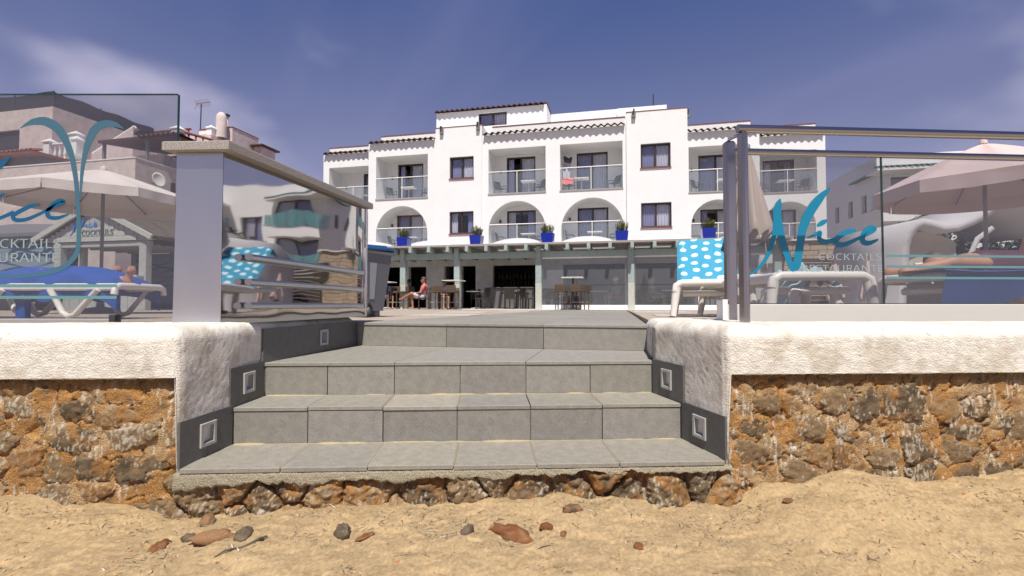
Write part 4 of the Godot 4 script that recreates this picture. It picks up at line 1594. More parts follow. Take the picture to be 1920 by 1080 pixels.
func balustrade(parent: Node3D, a: Vector3, b: Vector3, n: int, h: float, mesh: Mesh, m: Material) -> void:
	var g := Geo.new()
	var dir := (b - a).normalized()
	var basis_ := Basis(dir, Vector3.UP, dir.cross(Vector3.UP)).orthonormalized()
	g.box((a + b) / 2 + Vector3(0, h + 0.05, 0), Vector3((b - a).length(), 0.1, 0.22), 0.02, basis_)
	obj("handrail", g, m, parent)
	for k in n:
		obj("baluster", mesh, m, parent, a.lerp(b, (k + 0.5) / n))


func pillar_post(parent: Node3D, at: Vector3, w: float, h: float, m: Material) -> void:
	var g := Geo.new()
	g.box(at + Vector3(0, h / 2, 0), Vector3(w, h, w), 0.01)
	g.box(at + Vector3(0, h + 0.03, 0), Vector3(w + 0.14, 0.06, w + 0.14), 0.01)
	var t := at + Vector3(0, h + 0.06, 0)
	var r := w / 2 + 0.06
	for k in 4:
		var b := Basis(Vector3.UP, k * PI / 2)
		g.tri(t + b * Vector3(-r, 0, r), t + b * Vector3(r, 0, r), t + Vector3(0, 0.22, 0))
	obj("gate_pillar", g, m, parent)


func left_houses() -> void:
	var rt := roof_tile_mesh(0.3, 0.5)
	var bal := baluster_mesh(0.8)
	var m: Material = mats.cream_wall
	var h := building("cream_house", "tall cream house on the left with dark roof netting and a white balustrade terrace", "building", -31.6, 0, 21.8)
	var c := csg_block(h, "house_wall", -44.0, -31.62, 0.0, 11.4, 21.8, 28.2, m)
	cut_box(c, -36.2, -34.06, 8.85, 10.25, 21.0, 23.0)
	hbox(h, "window_shutter", -36.2, -34.06, 9.25, 10.25, 21.95, 22.0, mats.dark_metal)
	glazing(h, "window", -36.2, -34.06, 8.86, 9.24, 22.0, 0)
	hbox(h, "window_sill", -36.25, -34.0, 8.79, 8.85, 21.72, 22.0, mats.clay_cap)
	for p in [[-31.66, 21.86], [-34.6, 21.86], [-37.6, 21.86], [-31.66, 24.5], [-31.66, 27.9]]:
		var g := Geo.new(true)
		g.tube([hl(p[0], 11.4, p[1]), hl(p[0], 12.32, p[1])], 0.035, 6)
		obj("netting_post", g, mats.dark_metal, h)
	mats.netting.albedo_color.a = 0.93
	mats.netting.transparency = BaseMaterial3D.TRANSPARENCY_ALPHA
	for s in [[Vector3(-44, 0, 21.86), Vector3(-31.66, 0, 21.86)], [Vector3(-31.66, 0, 21.86), Vector3(-31.66, 0, 28.1)]]:
		var g := Geo.new(true)
		var f := func(i: int, j: int) -> Vector3:
			var p: Vector3 = s[0].lerp(s[1], i / 20.0)
			return hl(p.x, 11.42 + 0.86 * j / 3.0 - 0.05 * sin(i * 0.9) * (j / 3.0), p.z)
		g.sheet(20, 3, f)
		obj("roof_netting", g, mats.netting, h)
	# porch roof and terrace before the house
	hbox(h, "porch_roof", -35.5, -29.8, 8.0, 8.12, 19.7, 21.8, mats.clay_cap)
	tile_row(h, -35.5, -29.8, 8.16, 19.9, mats.clay_cap, rt, 0.3)
	hbox(h, "porch_wall", -35.2, -30.0, 0.0, 8.0, 20.3, 21.79, mats.dark_inside)
	hbox(h, "terrace_block", -31.6, -24.0, 0.0, 8.2, 21.9, 27.0, mats.pinkish_wall)
	pillar_post(h, hl(-31.3, 8.2, 21.5), 0.42, 0.95, mats.white_wall)
	balustrade(h, hl(-31.1, 8.2, 21.5), hl(-29.7, 8.2, 21.5), 4, 0.8, bal, mats.white_wall)
	pillar_post(h, hl(-29.45, 8.2, 21.5), 0.42, 1.25, mats.white_wall)
	pillar_post(h, hl(-28.7, 8.2, 21.0), 0.36, 0.75, mats.white_wall)
	for k in 1:
		# walls of an outside stair with sloping white copings
		var g := Geo.new()
		var u0 := -29.3 + k * 2.6
		var y0 := 8.6 + k * 0.5
		g.quad(hl(u0, 7.5, 22.2 + k), hl(u0 + 2.9, 7.5, 22.2 + k), hl(u0 + 2.9, y0 + 1.35, 22.2 + k), hl(u0, y0, 22.2 + k))
		g.quad(hl(u0, y0, 22.2 + k), hl(u0 + 2.9, y0 + 1.35, 22.2 + k), hl(u0 + 2.9, y0 + 1.35, 22.6 + k), hl(u0, y0, 22.6 + k))
		obj("stair_wall", g, mats.pinkish_wall, h)
		g = Geo.new(true)
		g.tube([hl(u0, y0 + 0.04, 22.3 + k), hl(u0 + 2.9, y0 + 1.39, 22.3 + k)], 0.1, 6)
		obj("stair_coping", g, mats.white_wall, h)
	pillar_post(h, hl(-24.9, 9.0, 23.6), 0.45, 1.15, mats.white_wall)
	balustrade(h, hl(-24.6, 9.3, 23.8), hl(-23.6, 9.1, 24.8), 4, 0.7, bal, mats.clay_cap)
	# the lower house in front
	h = building("lower_house", "low cream house with a satellite dish on its shaded side wall, below the terrace", "building", -24.0, 0, 19.0)
	hbox(h, "house_wall", -32.0, -22.43, 0.0, 7.05, 19.0, 26.0, m)
	hbox(h, "wall_coping", -32.0, -22.4, 7.051, 7.1, 18.97, 26.0, mats.white_wall)
	hbox(h, "side_pipe", -22.43, -22.3, 2.0, 6.3, 20.9, 21.05, mats.brown_frame)
	var d := thing("satellite_dish", "white satellite dish on the shaded side wall of the low cream house", "satellite dish", hp(-22.0, 6.15, 19.8), HOTEL_YAW)
	var g2 := Geo.new(true)
	g2.lathe([Vector2(0.0, 0.0), Vector2(0.15, 0.015), Vector2(0.28, 0.05), Vector2(0.36, 0.09), Vector2(0.35, 0.065), Vector2(0.2, -0.01), Vector2(0.0, -0.03)], 24, Vector3.ZERO, Basis(Vector3.UP, 1.5) * Basis(Vector3.RIGHT, PI / 2 - 0.2))
	obj("dish", g2, mats.white_plastic, d)
	g2 = Geo.new(true)
	g2.tube([Vector3(0.05, -0.38, 0.1), Vector3(0.25, -0.2, 0.42)], 0.015, 5)
	g2.tube([Vector3(-0.42, -0.1, -0.1), Vector3(0.0, 0.0, 0.0)], 0.03, 5)
	obj("arm", g2, mats.grey_metal, d)
	var aw := thing("awning", "small blue cloth awning on the wall beside the satellite dish", "awning", hp(-21.9, 5.0, 22.0), HOTEL_YAW)
	g2 = Geo.new(true)
	var fa := func(i: int, j: int) -> Vector3:
		return Vector3(0.9 * j / 6.0, 0.5 - 1.0 * pow(j / 6.0, 1.4) + 0.03 * sin(i * 1.5), -1.5 * i / 10.0)
	g2.sheet(10, 6, fa)
	obj("cloth", g2, mat("awning_blue", 0.03, 0.20, 0.36, 0.9), aw)
	# dark veranda on the terrace behind it
	h = building("veranda", "dark tiled veranda with thin posts on the terrace above the low cream house", "veranda", -22.5, 7.1, 21.5)
	var g3 := Geo.new()
	g3.quad(hl(-26.0, 8.45, 20.0), hl(-21.1, 8.5, 20.0), hl(-22.6, 9.0, 23.9), hl(-26.0, 9.0, 23.9))
	g3.quad(hl(-26.0, 8.32, 20.0), hl(-21.1, 8.37, 20.0), hl(-21.1, 8.5, 20.0), hl(-26.0, 8.45, 20.0))
	g3.quad(hl(-26.0, 8.32, 20.0), hl(-26.0, 8.87, 23.9), hl(-22.6, 8.87, 23.9), hl(-21.1, 8.37, 20.0))
	obj("roof", g3, mats.roof_tile, h)
	tile_row(h, -23.4, -21.1, 8.44, 20.1, mats.roof_tile, rt, 0.3)
	for u in [-25.9, -23.2, -21.3]:
		hbox(h, "post", u - 0.06, u + 0.06, 7.1, 8.35, 20.2, 20.32, mats.grey_metal if u < -20 else mats.driftwood_paint)
	hbox(h, "back_wall", -25.9, -22.8, 7.0, 8.8, 24.0, 24.2, mats.dark_inside)
	for k in 5:
		hbox(h, "hanging_lantern", -24.8 + k * 0.42, -24.6 + k * 0.42, 7.95, 8.1, 22.4, 22.5, mats.inner_wall)
	for k in 9:
		var g := Geo.new(true)
		g.tube([hl(-21.6 + k * 0.22, 7.12, 20.3), hl(-21.0 + k * 0.22, 7.95 - k * 0.05, 20.3)], 0.012, 4)
		obj("railing_bar", g, mats.grey_metal, h)
	# pink house with chimneys
	h = building("pink_house", "distant pink flat roofed house with a tiled balustrade and two chimneys, left of the hotel", "building", -28.0, 0, 30.0)
	hbox(h, "house_wall", -29.75, -26.97, 0.0, 12.7, 30.0, 32.6, mats.pinkish_wall)
	hbox(h, "roof_rim", -29.78, -26.94, 12.701, 12.76, 29.97, 32.63, mats.clay_cap)
	hbox(h, "side_lean_to", -26.9, -26.2, 0.0, 11.9, 32.0, 33.5, mats.pinkish_wall)
	hbox(h, "lean_to_roof", -27.0, -25.9, 11.9, 12.0, 31.7, 33.7, mats.roof_tile)
	hbox(h, "lower_wall", -34.0, -27.4, 0.0, 11.75, 28.6, 29.9, mats.pinkish_wall)
	balustrade(h, hl(-33.5, 11.75, 28.8), hl(-29.3, 11.75, 28.8), 12, 0.55, baluster_mesh(0.55), mats.clay_cap)
	pillar_post(h, hl(-27.7, 11.75, 28.9), 0.4, 0.5, mats.white_wall)
	var ch := Geo.new(true)
	ch.lathe([Vector2(0.2, 0), Vector2(0.2, 1.25), Vector2(0.0, 1.25)], 14, hl(-28.3, 12.6, 30.8))
	obj("chimney", ch, mats.pinkish_wall, h)
	ch = Geo.new(true)
	ch.lathe([Vector2(0.0, 1.5), Vector2(0.3, 1.42), Vector2(0.3, 1.33), Vector2(0.0, 1.33)], 14, hl(-28.3, 12.6, 30.8))
	obj("chimney_cap", ch, mats.dark_metal, h)
	ch = Geo.new(true)
	ch.lathe([Vector2(0.34, 0), Vector2(0.34, 1.4), Vector2(0.3, 1.62), Vector2(0.16, 1.8), Vector2(0, 1.85)], 16, hl(-27.35, 11.75, 29.4))
	obj("round_chimney", ch, mats.cream_wall, h)
	hbox(h, "duct", -29.0, -27.8, 12.05, 12.28, 29.2, 29.5, mats.white_paint)
	var an := thing("antenna", "thin television antenna on a mast above the distant pink house", "antenna", hp(-30.0, 12.0, 30.3), HOTEL_YAW)
	var ga := Geo.new(true)
	ga.tube([Vector3.ZERO, Vector3(0.05, 2.75, 0)], 0.04, 6)
	obj("mast", ga, mats.dark_metal, an)
	ga = Geo.new(true)
	ga.tube([Vector3(-0.35, 2.75, 0.1), Vector3(0.85, 2.85, 0)], 0.022, 5)
	for k in 8:
		var x := -0.25 + k * 0.14
		ga.tube([Vector3(x, 2.55 + k * 0.012, -0.18), Vector3(x, 2.98 + k * 0.012, 0.18)], 0.012, 4)
	for k in [-1, 1]:
		ga.tube([Vector3(-0.3, 2.75, 0), Vector3(-0.55, 2.75 + k * 0.35, 0)], 0.014, 4)
	obj("aerial", ga, mats.clay_cap, an)


func right_house() -> void:
	var h := building("apartment_building", "white apartment building on the right with green glass balconies and green tiled eaves", "building", 20.0, 0, 35.2)
	var w: Material = mats.white_wall
	var c := csg_block(h, "house_wall", 15.85, 46.0, 0.0, 9.45, 35.2, 46.0, w)
	# small windows of the side wall
	for y in [[6.1, 7.3], [3.3, 4.4]]:
		for d in [36.6, 38.6, 40.8, 43.2]:
			cut_box(c, 15.0, 16.1, y[0], y[1], d, d + 0.7)
			hbox(h, "side_window", 16.04, 16.09, y[0], y[1], d, d + 0.7, mats.dark_metal)
	var gt := roof_tile_mesh(0.3, 0.5)
	for b in [[16.6, 19.6, 15.4, 19.9], [24.6, 28.4, 23.6, 29.4], [32.0, 36.0, 31.0, 37.0], [40.0, 44.0, 39.0, 45.0]]:
		for y in [2.95, 5.95]:
			cut_box(c, b[0], b[1], y, y + 2.1, 34.0, 36.9)
			glazing(h, "balcony_door", b[0], b[1], y, y + 2.1, 35.4, 0)
			hbox(h, "balcony_slab", b[2], b[3], y - 0.9, y - 0.05, 33.6, 35.19, mats.white_wall)
			hbox(h, "slab_edge", b[2] - 0.02, b[3] + 0.02, y - 0.049, y, 33.57, 35.19, mats.slab_edge)
			var n := 4
			for k in n:
				var u0: float = lerpf(b[2], b[3], float(k) / n) + 0.03
				var u1: float = lerpf(b[2], b[3], float(k + 1) / n) - 0.03
				hbox(h, "glass_pane", u0, u1, y + 0.04, y + 0.92, 33.66, 33.68, mats.green_glass)
			for e in [b[2] + 0.03, b[3] - 0.03]:
				hbox(h, "glass_pane", e - 0.01, e + 0.01, y + 0.04, y + 0.92, 33.7, 35.1, mats.green_glass)
			var g := Geo.new(true)
			g.lathe([Vector2(0.16, 0), Vector2(0.15, 0.06), Vector2(0.0, 0.08)], 12, hl((b[0] + b[1]) / 2, y + 2.55, 35.19), Basis(Vector3.RIGHT, PI / 2))
			obj("round_lamp", g, mats.grey_metal, h)
		hbox(h, "eave", b[2] - 0.2, b[3] + 0.2, 8.15, 8.28, 33.7, 35.19, mats.white_wall)
		tile_row(h, b[2] - 0.2, b[3] + 0.2, 8.34, 33.9, mats.green_tile, gt, 0.3)
		var u: float = b[3] + 1.3
		cut_box(c, u, u + 1.5, 4.6, 7.1, 34.0, 36.9)
		glazing(h, "stair_window", u, u + 1.5, 4.6, 7.1, 35.4, 0)
	# side eave
	for k in 9:
		var o := obj("roof_tile", gt, mats.green_tile, h, hl(15.6, 8.25, 35.4 + k * 0.3))
		o.rotation.y = -PI / 2


func strand(n_pts: Array) -> Array:
	return n_pts


func beach_bar() -> void:
	var h := building("beach_bar", "pale timber beach bar with a plank gable, blue lettering and thatched roof", "kiosk", -15.6, -0.05, 12.0)
	var wood: Material = mats.hut_wood
	for u in [-17.0, -13.78]:
		hbox(h, "post", u - 0.13, u + 0.13, -0.05, 1.95, 11.95, 12.15, wood, 0.01)
		hbox(h, "post", u - 0.1, u + 0.1, -0.05, 1.95, 14.4, 14.6, wood, 0.01)
	hbox(h, "post", -16.6, -16.45, -0.05, 1.95, 12.3, 12.45, wood, 0.01)
	hbox(h, "lintel", -17.2, -13.6, 1.86, 2.02, 11.98, 12.14, wood, 0.01)
	# the gable: upright planks under the rake, a lighter band of level planks below
	var n := 22
	for k in n:
		var x0 := -2.05 + 4.1 * k / n
		var x1 := -2.05 + 4.1 * (k + 1) / n - 0.012
		var xm := (x0 + x1) / 2
		var top := 3.0 - absf(xm) * 0.46
		if top > 2.08:
			var g := Geo.new()
			var z := 0.03 + rng.randf_range(-0.006, 0.006)
			g.box(Vector3(xm, (2.03 + top) / 2 + 0.05, z), Vector3(x1 - x0, top - 2.03, 0.025), 0.003)
			obj("plank", g, wood, h)
	for k in 3:
		var y := 2.10 + k * 0.145
		var half := 1.5 - k * 0.42
		var g := Geo.new()
		g.box(Vector3(0.1, y + 0.05, 0.062), Vector3(half * 2, 0.138, 0.02), 0.004)
		obj("plank", g, mats.worn_paint, h)
	for s in [-1.0, 1.0]:
		var g := Geo.new()
		var b := Basis(Vector3.BACK, -s * 0.43)
		g.box(Vector3(s * 1.12, 2.66, 0.16), Vector3(2.52, 0.16, 0.06), 0.006, b)
		obj("bargeboard", g, mats.worn_paint, h)
		g = Geo.new()
		g.box(Vector3(s * 1.12, 2.66, -1.35), Vector3(2.5, 0.12, 2.9), 0.0, b)
		obj("roof", g, mats.thatch, h)
		# straw laid on the slope
		g = Geo.new()
		for k in 900:
			var t := rng.randf()
			var along := Vector3(s * (0.1 + 2.2 * t), 3.16 - 1.01 * t, 0.0)
			var p := along + Vector3(0, 0.02, 0.05 - 2.9 * rng.randf())
			var d := Vector3(s * 0.30, -0.13 + rng.randf_range(-0.02, 0.05), rng.randf_range(-0.06, 0.06))
			var e := Vector3(0, 0, rng.randf_range(0.012, 0.03))
			g.tri(p - e, p + e, p + d)
		tag(obj("straw", g, mats.thatch, h), "", "", "", "stuff")
	hbox(h, "counter", -17.0, -13.7, 0.9, 0.98, 11.7, 12.1, mats.worn_paint, 0.01)
	for k in 16:
		hbox(h, "plank", -16.9 + k * 0.2, -16.9 + k * 0.2 + 0.192, -0.05, 0.9, 11.97 + (k % 3) * 0.004, 12.0 + (k % 3) * 0.004, wood)
	hbox(h, "ceiling", -17.3, -13.5, 2.03, 2.06, 12.2, 14.6, mats.dark_metal)
	for k in 5:
		hbox(h, "roof_batten", -17.0, -13.8, 1.9, 1.96, 12.5 + k * 0.42, 12.56 + k * 0.42, wood)
	# inner wall painted with waves
	hbox(h, "back_wall", -17.1, -13.6, -0.05, 1.9, 14.45, 14.5, mats.mural_ground)
	var g := Geo.new()
	for k in 9:
		var pts := []
		var y := 0.85 + k * 0.11
		for i in 9:
			pts.append([-1.35 + i * 0.36 + (k % 2) * 0.08, y + 0.07 * sin(i * 1.5 + k * 1.9), 0.012 + 0.012 * sin(i * 0.8 + k)])
		g.stroke(pts, -2.43 + k * 0.001)
	obj("wave_painting", g, mats.mural_blue, h)
	# signboard lettering
	g = Geo.new()
	var o := Vector2(-0.72, 2.28)
	for s in [[[-0.16, 0.0, 0.005], [-0.06, 0.08, 0.02], [0.0, 0.3, 0.03], [0.06, 0.42, 0.03], [0.14, 0.2, 0.035], [0.2, 0.05, 0.03]], [[0.2, 0.05, 0.03], [0.26, 0.25, 0.035], [0.34, 0.42, 0.03], [0.46, 0.56, 0.006]]]:
		var q := []
		for p in s:
			q.append([o.x + p[0], o.y + p[1], p[2]])
		g.stroke(q, 0.085 + g.count * 0.00001, 0.01)
	for s in [[[0.42, 0.26, 0.014], [0.47, 0.32, 0.016], [0.48, 0.24, 0.016], [0.54, 0.27, 0.01]], [[0.68, 0.33, 0.014], [0.6, 0.31, 0.018], [0.57, 0.25, 0.018], [0.64, 0.23, 0.016], [0.72, 0.27, 0.01]], [[0.74, 0.27, 0.012], [0.84, 0.35, 0.016], [0.79, 0.37, 0.016], [0.76, 0.27, 0.018], [0.82, 0.24, 0.014], [0.9, 0.28, 0.008]]]:
		var q := []
		for p in s:
			q.append([o.x + p[0], o.y + p[1], p[2]])
		g.stroke(q, 0.086, 0.01)
	obj("script_lettering", g, mat("sign_blue", 0.02, 0.20, 0.62, 0.4), h)
	text_obj("lettering", "COCKTAILS", 0.24, mat("sign_grey", 0.12, 0.16, 0.17, 0.5), h, Vector3(-0.42, 2.20, 0.09), HORIZONTAL_ALIGNMENT_LEFT, 0.01)
	# painted screen wall to the left of the bar
	h = building("painted_screen", "blue grey screen wall painted with waves and a spiral, left of the beach bar", "wall", -19.4, -0.1, 12.6)
	hbox(h, "panel", -23.0, -17.25, -0.1, 2.45, 12.6, 12.75, mats.mural_ground)
	hbox(h, "post", -20.62, -20.48, -0.1, 2.2, 12.45, 12.59, mats.worn_paint)
	g = Geo.new()
	for k in 8:
		var pts := []
		for i in 10:
			pts.append([-3.4 + i * 0.6, 0.75 + k * 0.2 + 0.10 * sin(i * 1.3 + k * 2.3), 0.018 + 0.016 * sin(i * 1.1 + k)])
		g.stroke(pts, 0.01 + k * 0.001)
	var sp_ := []
	for i in 26:
		var a := i * 0.55
		sp_.append([0.75 + cos(a) * (0.42 - i * 0.014), 1.02 + sin(a) * (0.42 - i * 0.014), 0.022])
	g.stroke(sp_, 0.022)
	for q in [[[-0.6, 1.9, 0.01], [-0.1, 2.2, 0.09], [0.25, 2.35, 0.01]], [[-0.5, 1.75, 0.02], [0.0, 1.85, 0.1], [0.5, 1.8, 0.01]], [[0.5, 1.95, 0.02], [0.9, 1.9, 0.03], [1.2, 2.05, 0.03], [1.4, 1.9, 0.02]], [[0.9, 1.9, 0.02], [1.0, 2.2, 0.02], [0.85, 2.4, 0.01]]]:
		g.stroke(q, 0.026)
	obj("wave_painting", g, mats.mural_blue, h)
	h = building("lean_to_roof", "plain grey sloping roof above the painted screen wall", "roof", -20.0, 2.45, 13.4)
	var gr := Geo.new()
	var q4 := [hl(-24.0, 3.35, 15.2), hl(-17.9, 3.15, 15.2), hl(-17.4, 2.46, 12.4), hl(-24.0, 2.5, 12.4)]
	slab(gr, [q4[3], q4[2], q4[1], q4[0]], Vector3(0, -0.12, 0), 0.01)
	obj("slope", gr, mats.grey_metal, h)
	h = building("cream_gable", "pale cream wall showing between the parasol and the painted screen wall", "building", -23.0, 0, 16.5)
	hbox(h, "house_wall", -30.0, -20.4, 0.0, 4.35, 16.5, 18.8, mats.cream_wall)


# ---- glass fences along the sea wall ------------------------------------------------------------------------------

func fences() -> void:
	# left: frameless pane with the restaurant's lettering
	var f := thing("glass_fence", "tall frameless glass windbreak on the left wall, printed with blue script and a curling tail", "glass fence", Vector3(0, 0.062, -2.75))
	var low := -0.02
	var panes := [[-5.2, -3.62], [-3.61, -1.872]]
	for p in panes:
		box_obj("pane", Vector3((p[0] + p[1]) / 2, (1.27 + low) / 2, 0), Vector3(p[1] - p[0], 1.27 - low, 0.01), mats.smoked_glass, f)
	box_obj("pane_edge", Vector3(-1.869, 0.625, 0), Vector3(0.005, 1.29, 0.0125), mats.glass_edge, f)
	box_obj("pane_edge", Vector3(-3.53, 1.2725, 0), Vector3(3.31, 0.005, 0.0125), mats.glass_edge, f)
	for x in [-2.195, -3.3]:
		box_obj("clamp", Vector3(x, 0.015, 0.004), Vector3(0.035, 0.05, 0.05), mats.dark_metal, f, 0.004)
	box_obj("base_channel", Vector3(-3.7, -0.004, 0.0), Vector3(3.0, 0.04, 0.03), mats.slab_edge, f, 0.003)
	var front := 0.0075
	var dy := -0.062
	var shift := func(l: Array) -> Array:
		var q := []
		for p in l:
			q.append([p[0], p[1] + dy, p[2]])
		return q
	var tail := Geo.new()
	tail.stroke(shift.call([[-2.748, 1.141, 0.0013], [-2.709, 1.164, 0.0105], [-2.663, 1.179, 0.0197], [-2.603, 1.177, 0.025], [-2.536, 1.137, 0.025], [-2.487, 1.061, 0.0197], [-2.454, 0.974, 0.0158], [-2.429, 0.854, 0.0131], [-2.415, 0.72, 0.0118], [-2.406, 0.588, 0.0118], [-2.406, 0.482, 0.0131], [-2.424, 0.422, 0.0145], [-2.488, 0.363, 0.0145], [-2.579, 0.33, 0.0118], [-2.71, 0.314, 0.0092], [-2.895, 0.313, 0.0079], [-3.3, 0.32, 0.006]]), front)
	tail.stroke(shift.call([[-2.168, 1.138, 0.0013], [-2.218, 1.161, 0.0145], [-2.271, 1.165, 0.021], [-2.323, 1.141, 0.0237], [-2.355, 1.087, 0.021], [-2.38, 1.0, 0.0145], [-2.394, 0.907, 0.0105], [-2.399, 0.814, 0.0066], [-2.401, 0.747, 0.0026]]), front + 0.0004)
	obj("tail_decal", tail, mats.decal_dull, f)
	var sc := Geo.new()
	var k := 0
	for s in [[[-2.939, 0.88, 0.021], [-2.861, 0.926, 0.0197], [-2.822, 0.958, 0.0118], [-2.794, 0.982, 0.0013]], [[-2.869, 0.751, 0.0105], [-2.845, 0.76, 0.0105], [-2.827, 0.772, 0.0039]], [[-2.96, 0.66, 0.008], [-2.905, 0.641, 0.0066], [-2.852, 0.634, 0.0092], [-2.774, 0.667, 0.0105]], [[-2.627, 0.713, 0.0053], [-2.669, 0.705, 0.0105], [-2.728, 0.677, 0.0118], [-2.771, 0.647, 0.0118], [-2.753, 0.625, 0.0118], [-2.7, 0.628, 0.0105], [-2.641, 0.651, 0.0092], [-2.583, 0.681, 0.0079]], [[-2.583, 0.681, 0.0079], [-2.531, 0.707, 0.0105], [-2.491, 0.727, 0.0105], [-2.514, 0.734, 0.0105], [-2.553, 0.71, 0.0118], [-2.58, 0.67, 0.0131], [-2.568, 0.641, 0.0118], [-2.522, 0.637, 0.0105], [-2.463, 0.657, 0.0039]]]:
		sc.stroke(shift.call(s), front + 0.0009 + 0.0003 * k)
		k += 1
	obj("script_lettering", sc, mats.deep_decal_blue, f)
	text_obj("lettering", "COCKTAILS", 0.070, mats.decal_grey, f, Vector3(-2.50, 0.452 + dy, front), HORIZONTAL_ALIGNMENT_RIGHT, 0.0012).scale.x = 1.35
	text_obj("lettering", "RESTAURANTE", 0.070, mats.decal_grey, f, Vector3(-2.505, 0.374 + dy, front), HORIZONTAL_ALIGNMENT_RIGHT, 0.0012).scale.x = 1.35
	for y in [0.26, 0.196]:
		box_obj("stripe", Vector3(-2.95, y + dy, front), Vector3(1.53, 0.017, 0.0012), mats.decal_teal, f)
	# right: glass on a white plinth between steel posts, with a second rail in front
	var r := thing("glass_fence", "glass fence with white plinth and steel rails on the right wall, printed with blue script", "glass fence", Vector3(1.335, 0.045, -3.05), deg_to_rad(4.0))
	box_obj("plinth", Vector3(2.1, 0.055, 0), Vector3(4.25, 0.114, 0.05), mats.plinth_white, r, 0.004)
	for p in [[0.05, 1.005], [1.013, 2.2], [2.208, 4.2]]:
		box_obj("pane", Vector3((p[0] + p[1]) / 2, 0.59, 0), Vector3(p[1] - p[0], 0.95, 0.01), mats.smoked_glass, r)
		box_obj("pane_edge", Vector3(p[1] + 0.0015, 0.59, 0), Vector3(0.005, 0.95, 0.0125), mats.glass_edge, r)
	box_obj("gasket", Vector3(2.12, 0.1145, 0.0), Vector3(4.2, 0.006, 0.016), mats.rubber, r)
	box_obj("back_post", Vector3(0.012, 0.56, 0), Vector3(0.066, 1.12, 0.06), mats.rail_steel, r, 0.012)
	box_obj("post_shoe", Vector3(-0.045, 0.07, 0.0), Vector3(0.04, 0.14, 0.07), mats.white_paint, r, 0.004)
	var g := Geo.new(true)
	g.tube([Vector3(0.02, 1.06, 0), Vector3(2.0, 1.06, 0), Vector3(4.3, 1.06, 0)], 0.021, 14)
	obj("glass_rail", g, mats.rail_steel, r)
	box_obj("front_post", Vector3(-0.088, 0.53, 0.335), Vector3(0.034, 1.06, 0.07), mats.rail_steel, r, 0.01)
	g = Geo.new(true)
	g.tube([Vector3(-0.115, 1.08, 0.335), Vector3(2.0, 1.08, 0.335), Vector3(4.3, 1.08, 0.335)], 0.024, 14)
	obj("front_rail", g, mats.rail_steel, r)
	g = Geo.new(true)
	g.tube([Vector3(-0.088, 1.04, 0.335), Vector3(-0.085, 1.062, 0.28), Vector3(0.0, 1.125, 0.02)], 0.009, 8)
	obj("link_bar", g, mats.rail_steel, r)
	dy = -0.045
	sc = Geo.new()
	k = 0
	for s in [[[0.089, 0.341, 0.0012], [0.15, 0.369, 0.0073], [0.214, 0.427, 0.0109], [0.26, 0.507, 0.0134], [0.291, 0.606, 0.0158], [0.305, 0.705, 0.0194], [0.316, 0.779, 0.0219]],
			[[0.332, 0.827, 0.0049], [0.322, 0.792, 0.0219], [0.311, 0.742, 0.0267], [0.32, 0.668, 0.0267], [0.338, 0.582, 0.0243], [0.362, 0.508, 0.0219], [0.386, 0.435, 0.0194], [0.407, 0.392, 0.017]],
			[[0.399, 0.398, 0.017], [0.431, 0.41, 0.0243], [0.445, 0.484, 0.0267], [0.459, 0.558, 0.0255], [0.476, 0.645, 0.0267], [0.507, 0.72, 0.0292], [0.547, 0.783, 0.0304], [0.594, 0.839, 0.0243], [0.64, 0.884, 0.0121], [0.663, 0.904, 0.0024]],
			[[0.508, 0.588, 0.0033], [0.55, 0.605, 0.0098], [0.589, 0.622, 0.0131], [0.581, 0.585, 0.0148], [0.622, 0.562, 0.0164], [0.693, 0.586, 0.0082], [0.728, 0.603, 0.0066]],
			[[0.575, 0.665, 0.0098], [0.604, 0.682, 0.0164], [0.629, 0.696, 0.0098]],
			[[0.817, 0.634, 0.0098], [0.785, 0.631, 0.0164], [0.743, 0.617, 0.0164], [0.704, 0.59, 0.0164], [0.685, 0.563, 0.0164], [0.713, 0.546, 0.0164], [0.755, 0.55, 0.0148], [0.812, 0.574, 0.0115], [0.87, 0.601, 0.0098]],
			[[0.87, 0.601, 0.0098], [0.92, 0.625, 0.0131], [0.949, 0.646, 0.0131], [0.931, 0.658, 0.0131], [0.895, 0.639, 0.0164], [0.866, 0.598, 0.018], [0.872, 0.564, 0.018], [0.911, 0.558, 0.0148], [0.965, 0.579, 0.0066]]]:
		sc.stroke(shift.call(s), front + 0.0003 * k)
		k += 1
	obj("script_lettering", sc, mats.decal_blue, r)
	text_obj("lettering", "COCKTAILS", 0.058, mats.decal_grey, r, Vector3(0.99, 0.418 + dy, front), HORIZONTAL_ALIGNMENT_RIGHT, 0.0012).scale.x = 1.45
	text_obj("lettering", "RESTAURANTE", 0.058, mats.decal_grey, r, Vector3(1.0, 0.346 + dy, front), HORIZONTAL_ALIGNMENT_RIGHT, 0.0012).scale.x = 1.45
	for y in [0.462, 0.394, 0.323]:
		box_obj("stripe", Vector3(2.1, y + dy, front), Vector3(2.15, 0.015, 0.0012), mats.decal_teal, r)


